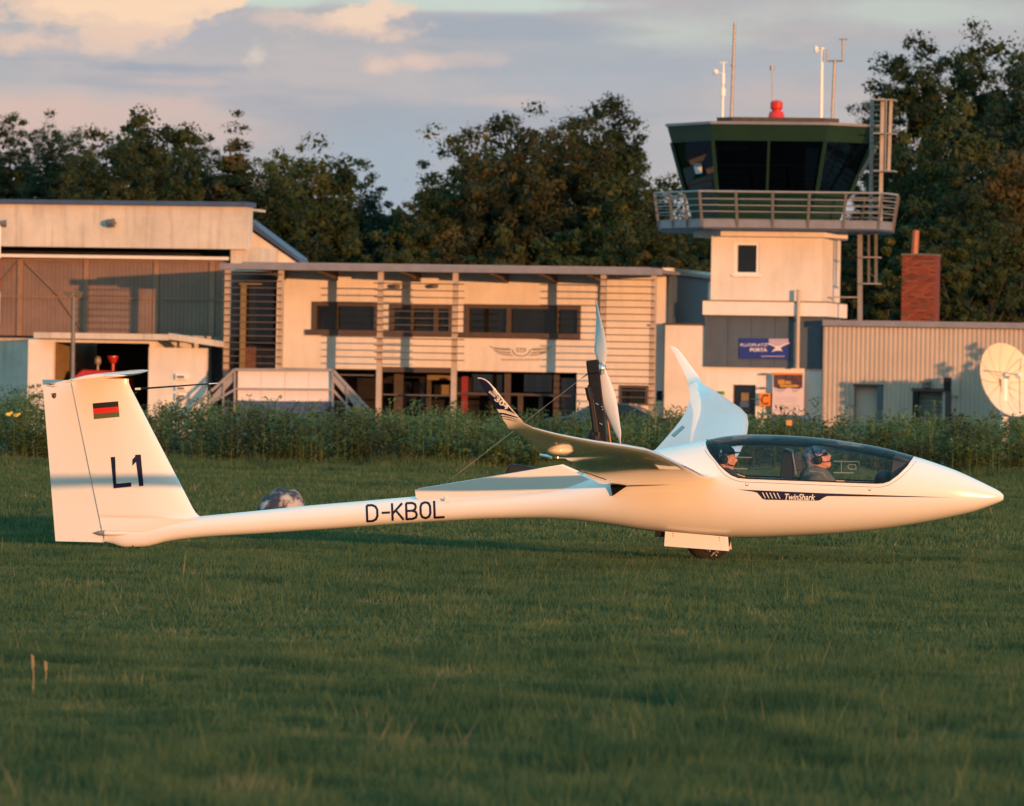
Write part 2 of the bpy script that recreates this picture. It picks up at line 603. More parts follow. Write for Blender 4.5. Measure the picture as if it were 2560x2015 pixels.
    def ball(self, c, rx, ry=None, rz=None, n=12, m=8, rot=None):
        ry, rz = ry or rx, rz or rx
        vs, fs = [], []
        for j in range(m + 1):
            ph = math.pi * j / m - math.pi / 2
            for i in range(n):
                t = 2 * math.pi * i / n
                v = Vector((rx * math.cos(ph) * math.cos(t), ry * math.cos(ph) * math.sin(t), rz * math.sin(ph)))
                if rot:
                    v = rot @ v
                vs.append(v + Vector(c))
        for j in range(m):
            for i in range(n):
                k = (i + 1) % n
                fs.append((j * n + i, j * n + k, (j + 1) * n + k, (j + 1) * n + i))
        return self.add(vs, fs)

    def build(self, name, m, th=None, parent=None, bevel=0.0, smooth=False, merge=False, label=None):
        """m: material or list; th: the Thing whose base the vertices are moved to; parent: object to hang under"""
        me = bpy.data.meshes.new(name)
        off = th.base if th else Vector((0, 0, 0))
        me.from_pydata([(v[0] - off.x, v[1] - off.y, v[2] - off.z) for v in self.v], [], self.f)
        mats = m if isinstance(m, (list, tuple)) else [m]
        for k in mats:
            me.materials.append(k)
        for p, i, s in zip(me.polygons, self.mi, self.sm):
            p.material_index = i
            p.use_smooth = smooth or s
        me.update()
        if merge or bevel:
            bm = bmesh.new()
            bm.from_mesh(me)
            if merge:
                bmesh.ops.remove_doubles(bm, verts=bm.verts, dist=1e-5)
            bmesh.ops.recalc_face_normals(bm, faces=bm.faces)
            if bevel:
                bmesh.ops.bevel(bm, geom=[e for e in bm.edges if len(e.link_faces) == 2 and e.calc_face_angle(0) > .6],
                                offset=bevel, segments=1, affect='EDGES')
            bm.to_mesh(me)
            bm.free()
        if (smooth or any(self.sm)) and merge:
            bm = bmesh.new()
            bm.from_mesh(me)
            for e in bm.edges:
                if len(e.link_faces) == 2 and e.calc_face_angle(0) > .75:
                    e.smooth = False
            bm.to_mesh(me)
            bm.free()
        o = bpy.data.objects.new(name, me)
        COL.objects.link(o)
        p = parent or (th.o if th else None)
        if p:
            o.parent = p
        if label:
            o['label'] = label
        return o


def single(name, mb, m, label, cat, base, frame=W0, group=None, kind=None, **kw):
    """a thing that is one mesh"""
    class T:
        pass
    t = T()
    t.base = Vector(base)
    t.o = None
    o = mb.build(name, m, t, **kw)
    o.matrix_world = frame.M @ Matrix.Translation(t.base)
    return setp(o, label, cat, group, kind)


def text2d(s, shear=0.0, off=0.0):
    """flat triangles of a line of text: (verts, faces, width); cap height is about 0.7"""
    cu = bpy.data.curves.new("txt", 'FONT')
    cu.body = s
    cu.size = 1.0
    cu.shear = shear
    cu.offset = off
    cu.fill_mode = 'FRONT'
    cu.resolution_u = 4
    ob = bpy.data.objects.new("txt", cu)
    COL.objects.link(ob)
    bpy.context.view_layer.update()
    dg = bpy.context.evaluated_depsgraph_get()
    me = ob.evaluated_get(dg).to_mesh()
    vs = [(v.co.x, v.co.y) for v in me.vertices]
    fs = [tuple(p.vertices) for p in me.polygons]
    ob.evaluated_get(dg).to_mesh_clear()
    bpy.data.objects.remove(ob)
    bpy.data.curves.remove(cu)
    return vs, fs


def fit_text(s, x0, y0, x1, y1, shear=0.0, off=0.0):
    """text fitted into a rectangle (y down, pixels); returns verts, faces"""
    vs, fs = text2d(s, shear, off)
    mx, Mx = min(v[0] for v in vs), max(v[0] for v in vs)
    my, My = min(v[1] for v in vs), max(v[1] for v in vs)
    out = [(x0 + (v[0] - mx) / (Mx - mx) * (x1 - x0), y1 - (v[1] - my) / (My - my) * (y1 - y0)) for v in vs]
    return out, fs


def pchip(xs, ys, q):
    xs, ys, q = map(np.asarray, (xs, ys, q))
    if xs[0] > xs[-1]:
        xs, ys = xs[::-1], ys[::-1]
    h = np.diff(xs)
    dl = np.diff(ys) / h
    d = np.zeros_like(ys, dtype=float)
    d[1:-1] = np.where(dl[:-1] * dl[1:] > 0, 2 * dl[:-1] * dl[1:] / (dl[:-1] + dl[1:] + 1e-12), 0)
    d[0], d[-1] = dl[0], dl[-1]
    k = np.clip(np.searchsorted(xs, q) - 1, 0, len(h) - 1)
    t = (q - xs[k]) / h[k]
    t = np.clip(t, 0, 1)
    return ((2 * t**3 - 3 * t**2 + 1) * ys[k] + (t**3 - 2 * t**2 + t) * h[k] * d[k]
            + (-2 * t**3 + 3 * t**2) * ys[k + 1] + (t**3 - t**2) * h[k] * d[k + 1])


def np_mesh(name, V, F, m, tint=None, smooth=False):
    """big mesh from arrays; F is (n,3) or (n,4)"""
    me = bpy.data.meshes.new(name)
    me.vertices.add(len(V))
    me.vertices.foreach_set("co", V.astype(np.float32).ravel())
    k = F.shape[1]
    me.loops.add(F.size)
    me.loops.foreach_set("vertex_index", F.astype(np.int32).ravel())
    me.polygons.add(len(F))
    me.polygons.foreach_set("loop_start", np.arange(0, F.size, k, dtype=np.int32))
    me.polygons.foreach_set("loop_total", np.full(len(F), k, dtype=np.int32))
    me.materials.append(m)
    if tint is not None:
        a = me.attributes.new('tint', 'FLOAT', 'POINT')
        a.data.foreach_set('value', tint.astype(np.float32))
    me.update(calc_edges=True)
    return me
M['cabpane'] = glass_mat('cab_window_glass', (.5, .6, .66), .45)
M['rail_far'] = mat('clear_perspex_rail', (.32, .42, .48), .3)

for n_ in M['rock'].node_tree.nodes:
    if n_.type == 'MAP_RANGE':
        n_.inputs[1].default_value, n_.inputs[2].default_value = .47, .57
# ================================================================== the ground
def ground_mat():
    m = bpy.data.materials.new("mown_grass_ground")
    m.use_nodes = True
    nt = m.node_tree
    b = nt.nodes['Principled BSDF']
    b.inputs['Roughness'].default_value = .95
    b.inputs['Specular IOR Level'].default_value = .1
    N, L = nt.nodes.new, nt.links.new
    geo = N('ShaderNodeNewGeometry')

    def noise(scale, det):
        n = N('ShaderNodeTexNoise')
        n.inputs['Scale'].default_value = scale
        n.inputs['Detail'].default_value = det
        n.inputs['Roughness'].default_value = .6
        L(geo.outputs['Position'], n.inputs['Vector'])
        return n.outputs['Fac']
    a, c = noise(.35, 6), noise(6, 6)
    mm = N('ShaderNodeMath')
    mm.operation = 'ADD'
    L(a, mm.inputs[0])
    L(c, mm.inputs[1])
    r = N('ShaderNodeValToRGB')
    e = r.color_ramp.elements
    e[0].position, e[0].color = .32, (.022, .036, .013, 1)
    e[1].position, e[1].color = .72, (.095, .098, .038, 1)
    x = e.new(.5)
    x.color = (.050, .072, .024, 1)
    h = N('ShaderNodeMath')
    h.operation = 'MULTIPLY'
    L(mm.outputs[0], h.inputs[0])
    h.inputs[1].default_value = .5
    L(h.outputs[0], r.inputs[0])
    L(r.outputs[0], b.inputs['Base Color'])
    return m


S = 6000
mb = MB()
mb.add([(-S, -S, 0), (S, -S, 0), (S, S, 0), (-S, S, 0)], [(0, 1, 2, 3)])
single("ground", mb, ground_mat(), None, None, (0, 0, 0), kind='structure')
mb = MB()
mb.add([(-120, 178, .004), (120, 178, .004), (120, 262, .004), (-120, 262, .004)], [(0, 1, 2, 3)])
single("apron", mb, M['asphalt'], None, None, (0, 0, 0), kind='structure')


def smooth_noise2(x, y, cell, seed):
    """value noise on arrays"""
    r = np.random.default_rng(seed)
    T = r.random((256, 256))
    u, v = x / cell, y / cell
    i, j = np.floor(u).astype(int), np.floor(v).astype(int)
    a, b = u - i, v - j
    a, b = a * a * (3 - 2 * a), b * b * (3 - 2 * b)
    g = lambda p, q: T[p % 256, q % 256]
    return (g(i, j) * (1 - a) + g(i + 1, j) * a) * (1 - b) + (g(i, j + 1) * (1 - a) + g(i + 1, j + 1) * a) * b


def blades(n, y0, y1, h, w, seed, ypow=1.0):
    r = np.random.default_rng(seed)
    # uniform per unit ground area inside the view wedge plus a margin
    t = r.random(n)
    Y = np.sqrt(y0 * y0 + t * (y1 * y1 - y0 * y0))
    X = (r.random(n) * 2 - 1) * (Y * .078 + .9)
    big = smooth_noise2(X + 50, Y, 3.0, 3) * .6 + smooth_noise2(X + 90, Y, .7, 4) * .4
    clump = smooth_noise2(X + 20, Y + 5, .22, 5)
    H = h * (.40 + 1.25 * big * clump * 2) * (.7 + .6 * r.random(n))
    H *= 1 - .65 * np.exp(-((X + 2.9) / 1.6) ** 2 - ((Y - 65.2) / 1.6) ** 2) - .25 * np.exp(-((X - 1.7) / .8) ** 2 - ((Y - 64.8) / 1.2) ** 2)
    rut = np.exp(-((Y - 27.1 - .25 * np.sin(X * 1.3)) / .32) ** 2)
    H *= 1 + .5 * rut
    tall = r.random(n) < .010
    H = np.where(tall, H * 2.1, H)
    W = w * (.7 + .6 * r.random(n))
    ang = r.random(n) * 6.283
    la, ll = r.random(n) * 6.283, H * (.15 + .55 * r.random(n))
    dx, dy = np.cos(ang) * W, np.sin(ang) * W * .6
    V = np.empty((n, 3, 3), np.float32)
    V[:, 0] = np.stack([X - dx, Y - dy, np.zeros(n)], 1)
    V[:, 1] = np.stack([X + dx, Y + dy, np.zeros(n)], 1)
    V[:, 2] = np.stack([X + np.cos(la) * ll, Y + np.sin(la) * ll, H], 1)
    tint = np.clip(.12 + .42 * smooth_noise2(X + 11, Y * .5, 1.3, 8) + .40 * smooth_noise2(X + 31, Y * .35, .33, 18) + .5 * (r.random(n) - .5) + np.where(tall, .35, 0) - .55 * rut * (r.random(n) < .8), 0, 1)
    return V.reshape(-1, 3), np.arange(n * 3).reshape(-1, 3), np.repeat(tint, 3)


parts = [blades(330000, 22, 40, .050, .0030, 21), blades(300000, 40, 72, .042, .0050, 22),
         blades(300000, 72, 141, .050, .012, 23)]
Vs, Fs, Ts, k = [], [], [], 0
for v, f_, t in parts:
    Vs.append(v)
    Fs.append(f_ + k)
    Ts.append(t)
    k += len(v)
me = np_mesh("grass", np.concatenate(Vs), np.concatenate(Fs), M['grass'], np.concatenate(Ts))
o = bpy.data.objects.new("grass", me)
COL.objects.link(o)
setp(o, "short green grass covering the airfield in front of the hedge", "grass", kind='stuff')

# taller weeds and the strip of leafy plants between field and buildings


def leafy_strip():
    r = np.random.default_rng(5)
    n1, n2 = 1500, 1500
    X = np.concatenate([(r.random(n1) * 2 - 1) * 15, (r.random(n2) * 2 - 1) * 17])
    Y = np.concatenate([140 + r.random(n1) ** 1.3 * 3.2, 143 + r.random(n2) * 17])
    n = len(X)
    big = smooth_noise2(X + 40, Y, 1.6, 12)
    H = .80 + .42 * big + .30 * (r.random(n) - .35) + np.where(r.random(n) < .09, .22, 0)
    H = np.where(Y < 140.8, H * (.55 + .4 * (Y - 140) / .8), H)
    H = np.where(X < -8.25, H * 1.17, H)
    H *= 1 + .15 * (smooth_noise2(X + 7, Y, 5, 33) - .5)
    K = 84
    P0 = np.repeat(np.stack([X, Y], 1), K, 0)
    Hh = np.repeat(H, K)
    N = n * K
    u = r.random(N)
    z = Hh * (.04 + .96 * u ** .75)
    rad = (.05 + .20 * np.sin(np.clip(u, 0, 1) * 2.6 + .35)) * (.4 + .8 * r.random(N))
    th = r.random(N) * 6.283
    cx, cy = P0[:, 0] + np.cos(th) * rad, P0[:, 1] + np.sin(th) * rad
    L = (.024 + .042 * r.random(N))
    W = L * .42
    el = (r.random(N) - .35) * 1.3
    d = np.stack([np.cos(th) * np.cos(el), np.sin(th) * np.cos(el), np.sin(el)], 1)
    s = np.stack([-np.sin(th), np.cos(th), (r.random(N) - .5) * .9], 1)
    c = np.stack([cx, cy, z], 1)
    V = np.empty((N, 4, 3), np.float32)
    V[:, 0] = c - d * L[:, None]
    V[:, 1] = c + s * W[:, None]
    V[:, 2] = c + d * L[:, None]
    V[:, 3] = c - s * W[:, None]
    base_t = np.repeat(np.clip(.30 + .5 * (smooth_noise2(X + 3, Y, 1.1, 44) - .5) + .45 * (r.random(n) - .5), 0, 1), K)
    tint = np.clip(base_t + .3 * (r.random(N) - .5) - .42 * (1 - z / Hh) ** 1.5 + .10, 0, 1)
    # stalks
    ns = n
    sw = .007
    A = np.empty((ns, 4, 3), np.float32)
    A[:, 0] = np.stack([X - sw, Y, 0 * X], 1)
    A[:, 1] = np.stack([X + sw, Y, 0 * X], 1)
    lean = (r.random(ns) - .5) * .12
    A[:, 2] = np.stack([X + sw * .4 + lean, Y, H], 1)
    A[:, 3] = np.stack([X - sw * .4 + lean, Y, H], 1)
    VV = np.concatenate([V.reshape(-1, 3), A.reshape(-1, 3)])
    FF = np.arange(len(VV)).reshape(-1, 4)
    TT = np.concatenate([np.repeat(tint, 4), np.full(ns * 4, .75)])
    return VV, FF, TT


v, f_, t = leafy_strip()
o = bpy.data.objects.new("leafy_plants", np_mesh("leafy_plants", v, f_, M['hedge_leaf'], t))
COL.objects.link(o)
setp(o, "band of waist high leafy green plants between airfield grass and buildings", "plants", kind='stuff')


def fringe():
    """the ragged longer grass at the foot of the leafy band"""
    n = 60000
    r = np.random.default_rng(9)
    X = (r.random(n) * 2 - 1) * 13
    Y = 136.5 + r.random(n) ** .6 * 5
    H = .10 + .28 * smooth_noise2(X, Y, .8, 61) * (Y - 136) / 5 * (.5 + r.random(n))
    W = .012
    a = r.random(n) * 6.28
    l = H * .4 * r.random(n)
    V = np.empty((n, 3, 3), np.float32)
    V[:, 0] = np.stack([X - W, Y, 0 * X], 1)
    V[:, 1] = np.stack([X + W, Y, 0 * X], 1)
    V[:, 2] = np.stack([X + np.cos(a) * l, Y + np.sin(a) * l, H], 1)
    t = np.repeat(np.clip(.4 + .6 * (r.random(n) - .4), 0, 1), 3)
    return V.reshape(-1, 3), np.arange(n * 3).reshape(-1, 3), t


v, f_, t = fringe()
o = bpy.data.objects.new("long_grass", np_mesh("long_grass", v, f_, M['grass'], t))
COL.objects.link(o)
setp(o, "unmown longer grass fringing the foot of the leafy plants", "grass", kind='stuff')

# a few yellow blossoms and dry stalks
for (x0, x1, yy, s_) in ((14, 40, 1036, 7),):
    mb = MB()
    for k in range(2):
        p = P(x0 + k * 19, yy + (k % 2) * 3, 139.8)
        p.y = 140.5
        mb.ball(p, .055, .03, .035, 8, 5)
        mb.ball(p + Vector((.06, .02, .03)), .03, .03, .025, 8, 5)
        mb.cur = 1
        mb.tube((p.x, p.y + .03, 0), p, .004, .003, 4)
        mb.cur = 0
    single("yellow_flowers", mb, [M['flower'], M['crown_a']], "small cluster of yellow blossoms at the left end of the leafy band", "flowers",
           (P(25, 1036, 139.8).x, 139.8, 0))
for (px, top, bot, nm, lab) in ((82, 1638, 1745, 0, "taller pale dry stalk at the lower left of the grass"),
                                (112, 1655, 1720, 1, "shorter pale dry stalk just right of the taller one")):
    Y = FPX * ZC / (bot + 20 - 1007.5)
    mb = MB()
    a, b_ = P(px, bot + 14, Y), P(px + (2 if nm else -1), top, Y)
    a.z = 0
    m1 = a.lerp(b_, .5) + Vector((.004, 0, 0))
    mb.tube(a, m1, .0036, .003, 5)
    mb.tube(m1, b_, .003, .002, 5)
    for q in range(7):
        w_ = m1.lerp(b_, .45 + q * .085)
        mb.ball(w_ + Vector(((q % 2) * .006 - .003, 0, 0)), .004, .004, .009, 5, 4)
    single("dry_stalk", mb, M['straw'], lab, "plant stalk", a, group="dry stalks in the grass")

# ================================================================== hangar
T = Thing("hangar", "large hangar with concrete fascia, blue roof trim and wide brown folding doors", "hangar",
          (B.pix(280, 1000, 5).x, 5, 0), B)
mb = MB()
mb.pbox(-200, 512, 614, 618, 4.6, 1.0)
mb.pbox(573, 618, 640, 1080, 4.9, 3.0, zbot=0)
mb.pbox(-200, 843, 135, 1090, 4.9, .4, zbot=0)
mb.pbox(-200, 505, 612, 520, 5.8, 3, ztop=B.pix(300, 513, 4.6).z)
mb.build("wall", M['plaster_old'], T)
MB().pprism([(612, 566), (744, 656), (744, 1100), (612, 1100)], 8, 1.0).build("gable_wall", M['plaster'], T)
mb = MB()
mb.pbox(-200, 500, 618, 512, 4.45, 1.3)
mb.build("roof_trim", M['bluetrim'], T)
MB().pprism([(616, 562), (752, 657), (748, 645), (619, 548)], 7.8, 1.2).build("verge_trim", M['bluetrim'], T)
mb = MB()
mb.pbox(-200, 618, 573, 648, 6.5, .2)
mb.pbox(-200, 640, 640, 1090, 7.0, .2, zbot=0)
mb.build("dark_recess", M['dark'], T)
MB().pbox(-200, 637, 571, 645, 4.9, .25).build("door_rail", M['whitewall'], T)
edges = [-60, 50, 215, 390, 530, 573]
for a, b_ in zip(edges, edges[1:]):
    mb = MB()
    mb.pbox(a + 2, 646, b_ - 2, 842, 5.25, .1)
    x = a + 8
    while x < b_ - 6:
        mb.pbox(x, 647, x + 1.6, 841, 5.235, .02)
        x += 10
    mb.build("door_panel", M['doorsheet'], T)
for x in (50, 215, 390, 530):
    MB().pbox(x - 7, 646, x + 6, 843, 5.19, .05).build("door_post", M['doorbar'], T)
MB().pbox(-60, 650, 572, 653, 5.16, .02).build("door_crossbar", M['doorbar'], T)
MB().pbox(-60, 743, 572, 746, 5.16, .02).build("door_crossbar", M['doorbar'], T)
mb = MB()
for a, b_ in (((62, 655), (150, 742)), ((45, 655), (-30, 742)), ((150, 748), (215, 838))):
    mb.bar(B.pix(*a, 5.21), B.pix(*b_, 5.21), .03, .10, up=(0, 1, 0))
    mb.build("door_brace", M['doorbar'], T)
    mb = MB()
MB().pbox(-200, 837, 90, 843, 4.8, .2).build("coping", M['dark'], T)
mb = MB()
p = B.pix(288, 558, 4.6)
mb.lathe([(.03, -.28), (.10, -.22), (.16, -.02), (.16, .03), (0, .03)], (p.x, p.y - .25, p.z), axis='X', n=14)
mb.box(p.x - .05, p.x + .05, p.y - .25, p.y, p.z - .03, p.z + .03)
mb.build("wall_lamp", M['galv_dull'], T)
MB().pbox(484, 848, 570, 1090, 4.7, .15, zbot=0).build("shade_wall_strip", M['bluewall'], T)  # clubhouse shade put into the blue grey colour of this strip

# ---- flat roofed garage in front of the hangar
T = Thing("garage_annex", "flat roofed garage with a wide dark opening in front of the hangar", "garage",
          (B.pix(260, 1000, -3).x, -3, 0), B)
zt = B.pix(250, 848, -3).z
xl, xj, xr = B.pix(112, 900, -3).x, B.pix(133, 900, -3).x, B.pix(387, 900, -3).x
x_left_wall = B.pix(70, 900, -3).x
mb = MB()
mb.box(x_left_wall, xj, -3, -2.75, 0, zt)
mb.box(x_left_wall, x_left_wall + .25, -2.75, 4.9, 0, zt)
mb.box(xr - .22, xr, -2.9, 4.9, 0, zt)
mb.box(xr - .22, B.pix(515, 930, -2.95).x, -2.98, -2.7, 0, zt - .25)
mb.box(xj, xr - .22, -2.98, -2.8, zt - .12, zt)
mb.build("wall", M['plaster'], T)
mb = MB()
mb.box(xj - .02, xj, -2.75, -.9, 0, zt - .1)
mb.build("inner_wall", M['yellowish'], T)
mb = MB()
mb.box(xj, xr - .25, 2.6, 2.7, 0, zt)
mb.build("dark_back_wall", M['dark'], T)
z1 = B.pix(250, 833, -3.6).z
mb = MB()
mb.box(B.pix(84, 840, -3.6).x, B.pix(421, 840, -3.6).x, -3.6, 4.85, zt, z1)
mb.build("roof_slab", M['plaster_old'], T)
MB().pprism([(421.5, 833), (548, 853), (548, 867), (421.5, 848)], -3.6, .7).build("sloping_roof_end", M['plaster_old'], T)
mb = MB()
for k, (a, b_) in enumerate(((936, 948), (965, 976), (984, 996))):
    q_ = B.pix(455, (a + b_) / 2, -3)
    z = q_.z
    mb.box(q_.x - .2, q_.x + .2, -3.1, -2.98, z - .09, z + .09)
    mb.build("wall_fitting", M['lampwhite'], T)
    mb = MB()
    mb.box(q_.x - .12, q_.x + .1, -3.14, -3.1, z - .04, z + .03)
    mb.build("fitting_shade", M['galv_dull'], T)
    mb = MB()

T = Thing("service_vehicle", "red service vehicle with a raised red beacon and pale lamp inside the dark garage", "vehicle",
          (B.pix(250, 1000, -1).x, -1, 0), B)
bx = T.base.x
z9 = B.pix(250, 925, -1.6).z
mb = MB()
mb.prism([(bx - .75, .45), (bx + 1.0, .45), (bx + 1.0, z9 - .25), (bx + .75, z9 - .02), (bx - .35, z9), (bx - .75, z9 - .35)], -2.1, -.4)
mb.build("body", M['redpaint'], T, bevel=.03)
for sx in (-.45, .65):
    for y in (-2.15, -.5):
        MB().lathe([(.0, -.1), (.3, -.1), (.36, -.05), (.36, .05), (.3, .1), (0, .1)], (bx + sx, y, .36), axis='Y', n=18).build("wheel", M['rubber'], T)
q = B.pix(277, 900, -1.6)
mb = MB()
mb.lathe([(.05, -.5), (.06, -.12), (.12, -.08), (.16, .02), (.20, .10), (.20, .14), (0, .14)], (q.x, -1.3, q.z), n=14)
mb.build("beacon", M['redpaint'], T)
q = B.pix(239, 902, -1.6)
mb = MB()
mb.tube((q.x, -1.3, z9 - .05), (q.x, -1.3, q.z - .1), .04)
mb.ball((q.x, -1.3, q.z), .12, .12, .17)
mb.build("work_lamp", M['galv'], T)
MB().box(bx - .6, bx - .05, -2.14, -2.10, .7, 1.0).build("front_grille", M['black'], T)

# ---- poles on the left
T = Thing("floodlight_pole", "slim grey pole with twin floodlights before the brown hangar doors", "light pole",
          tuple(W0.pix(181, 1000, 236).xy) + (0,), W0)
b0 = T.base
top = P(184, 742, 236)
mb = MB()
mb.tube((b0.x, b0.y, 0), (top.x, top.y, top.z), .085, .06, 10)
mb.build("pole", M['galv_dull'], T)
MB().bar(top + Vector((-.2, 0, .0)), top + Vector((.22, 0, .0)), .06, .06).build("crossbar", M['galv_dull'], T)
for sx in (-.17, .17):
    mb = MB()
    c0 = top + Vector((sx, -.05, .08))
    mb.vprism([(c0.x - .09, c0.y - .08), (c0.x + .09, c0.y - .08), (c0.x + .09, c0.y + .1), (c0.x - .09, c0.y + .1)], c0.z - .07, c0.z + .09,
              [(c0.x - .16, c0.y - .14), (c0.x + .16, c0.y - .14), (c0.x + .10, c0.y + .1), (c0.x - .10, c0.y + .1)])
    mb.build("floodlight", M['galv_dull'], T)
T = Thing("striped_mast", "red and white banded mast cut by the left edge of the view", "mast", tuple(W0.pix(-12, 1000, 225).xy) + (0,), W0)
zz = [0] + [P(-2, y, 225).z for y in (970, 890, 810, 730, 645, 560)]
for k in range(len(zz) - 1):
    MB().tube((T.base.x, T.base.y, zz[k]), (T.base.x, T.base.y, zz[k + 1]), .09, .09, 12).build(
        "band", M['redpost'] if k % 2 == 0 else M['lampwhite'], T)
c0 = P(6, 559, 225)
mb = MB()
mb.tube((T.base.x, T.base.y, c0.z), (c0.x, c0.y, c0.z), .03)
mb.lathe([(0, -.12), (.09, -.08), (.12, .12), (0, .13)], (c0.x, c0.y, c0.z), axis='X', n=12)
mb.build("lamp", M['galv_dull'], T)

# ================================================================== office building
OD = 0.0      # depth of the upper wall in the frame of the buildings
T = Thing("office_building", "two storey cream clubhouse with grey flat roof, steel columns and timber louvres", "building",
          (B.pix(1100, 1000, 0).x, 0, 0), B)
OFF = T


def zpx(px, py, d):
    return B.pix(px, py, d).z


zr = B.pix(1100, 680, -2.7).z      # underside of the roof edge
z2b = B.pix(1100, 926, 0).z        # underside of the upper storey
xw0, xw1 = B.pix(700, 800, 0).x, B.pix(1672, 800, 0).x
win = [(782, 757, 941, 835), (976, 763, 1128, 838), (1163, 764, 1450, 843)]


def wall_with_holes(x0, x1, z0, z1, holes, d, th, mb=None):
    """front wall panelled round rectangular openings"""
    mb = mb or MB()
    hs = sorted(holes)
    x = x0
    for (a, za, b_, zb) in hs:
        if a > x:
            mb.box(x, a, d, d + th, z0, z1)
        mb.box(a, b_, d, d + th, z0, za)
        mb.box(a, b_, d, d + th, zb, z1)
        x = b_
    mb.box(x, x1, d, d + th, z0, z1)
    return mb


holes = []
for (a, t_, b_, bt) in win:
    holes.append((B.pix(a, 800, 0).x, zpx((a + b_) / 2, bt, 0), B.pix(b_, 800, 0).x, zpx((a + b_) / 2, t_, 0)))
mb = wall_with_holes(xw0, xw1, z2b, zr + .05, holes, 0, .3)
# ground floor piers and back wall, right part goes down to the apron
mb.pbox(1441, 925, 1672, 1100, 0, .3, ztop=z2b, zbot=0)
mb.pbox(1672, 690, 1690, 812, 0, .3, ztop=z2b + 3, zbot=0) if False else None
mb.box(xw1 - .3, xw1, .3, 11.5, 0, zr + .3)
mb.box(xw0, xw1 - .3, 11.2, 11.5, 0, zr + .3)
mb.box(xw0, xw0 + .25, .3, 11.2, 0, zr)
mb.build("wall", M['plaster'], T)
# bright narrow end wall and the blue grey side wall behind it
mb = MB()
xe0, xe1 = xw1, B.pix(1674, 760, -.2).x + .05
mb.box(xw1, xw1 + .12, -.12, 6.5, 0, zpx(1674, 690, 0))
mb.build("end_wall", M['bluewall'], T)
# roof
mb = MB()
xa, xb = B.pix(549, 663, -2.7).x, B.pix(1655, 678, -2.7).x
zt = B.pix(1100, 665, -2.7).z
mb.box(xa, xb, -2.7, -2.55, zr, zt)
mb.build("roof_fascia", M['greytrim'], T)
mb = MB()
mb.box(xa + .02, xb - .02, -2.55, 11.8, zr + .06, zt - .03)
mb.build("roof", M['greytrim'], T)
mb = MB()
mb.box(xa + .7, xb - .5, -2.4, 10, zt - .03, zt + .06)
mb.build("roof_upstand", M['greytrim'], T)
MB().box(xa + .05, xb - .05, -2.5, 0, zr + .02, zr + .06).build("soffit", M['brown'], T)
for px in (830, 1038, 1258, 1380, 700, 1500):
    x = B.pix(px, 690, -.6).x
    mb = MB()
    mb.add([(x - .07, -2.45, zr + .02), (x + .07, -2.45, zr + .02), (x + .07, 0, zr + .02), (x - .07, 0, zr + .02),
            (x - .07, -2.45, zr - .08), (x + .07, -2.45, zr - .08), (x + .07, 0, zr - .30), (x - .07, 0, zr - .30)],
           [(0, 1, 2, 3), (7, 6, 5, 4), (0, 4, 5, 1), (1, 5, 6, 2), (2, 6, 7, 3), (3, 7, 4, 0)])
    mb.build("rafter", M['timber'], T)
# windows
divs = [(839,), (1028, 1090), (1272, 1391)]
for (a, t_, b_, bt), dv in zip(win, divs):
    h = holes[win.index((a, t_, b_, bt))]
    x0, z0, x1, z1 = h
    w = MB()
    w.box(x0 - .03, x1 + .03, -.04, .12, z1 - .11, z1 + .03)
    w.box(x0 - .03, x0 + .13, -.04, .12, z0 + .14, z1 - .11)
    w.box(x1 - .08, x1 + .03, -.04, .12, z0 + .14, z1 - .11)
    wf = w.build("window", M['brown'], T)
    MB().box(x0 - .22, x1 + .03, -.10, .12, z0 - .05, z0 + .14).build("sill", M['brown'], T, parent=wf)
    for p_ in dv:
        x = B.pix(p_, 800, 0).x
        MB().box(x - .075, x + .075, -.03, .10, z0 + .14, z1 - .11).build("mullion", M['timber'], T, parent=wf)
    xs = [x0 + .13] + [B.pix(p_, 800, 0).x for p_ in dv] + [x1 - .08]
    for q0, q1 in zip(xs, xs[1:]):
        MB().box(q0, q1, .14, .155, z0 + .12, z1 - .08).build("pane", M['winglass'], T, parent=wf)
# ground floor: dark recess, floor beam, posts, door, window, red post
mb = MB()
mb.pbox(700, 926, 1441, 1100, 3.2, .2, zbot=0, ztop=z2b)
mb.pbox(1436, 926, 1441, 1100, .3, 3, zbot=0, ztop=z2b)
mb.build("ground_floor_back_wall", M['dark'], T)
MB().box(xw0, B.pix(1440, 900, 0).x, .05, 3.2, z2b - .02, z2b + .1).build("floor_slab", M['brown'], T)
MB().pbox(952, 918, 1128, 931, -.2, .19).build("entrance_beam", M['brown'], T)
for (a, b_, y0_, y1_, d, mk, nm) in ((984, 1006, 934, 1090, .8, 'timber', "post"), (1008, 1062, 955, 1090, 2.2, 'cabglass', "entrance_door"),
                                     (1068, 1128, 938, 950, 1.5, 'yellowish', "blind"), (1085, 1122, 962, 986, 1.8, 'yellowish', "blind"),
                                     (1153, 1168, 941, 1090, .4, 'redpost', "red_post"), (1260, 1275, 934, 1090, .3, 'timber', "post"),
                                     (1383, 1397, 934, 1090, .3, 'timber', "post"), (1294, 1306, 990, 1090, .4, 'timber', "post"),
                                     (1346, 1356, 990, 1090, .4, 'timber', "post"), (1128, 1440, 983, 989, .25, 'brown', "transom"),
                                     (1400, 1438, 945, 1060, .5, 'cabglass', "door_leaf"), (940, 1128, 986, 989, .1, 'galv_dull', "handrail"),
                                     (830, 935, 936, 939, .1, 'galv_dull', "handrail"), (1066, 1076, 950, 1090, 1.2, 'timber', "post"),
                                     (1310, 1380, 936, 980, .9, 'cabglass', "inner_window"), (1180, 1255, 936, 980, .9, 'cabglass', "inner_window")):
    MB().pbox(a, y0_, b_, y1_, d, .1, zbot=0 if y1_ > 1080 else None).build(nm, M[mk], T)
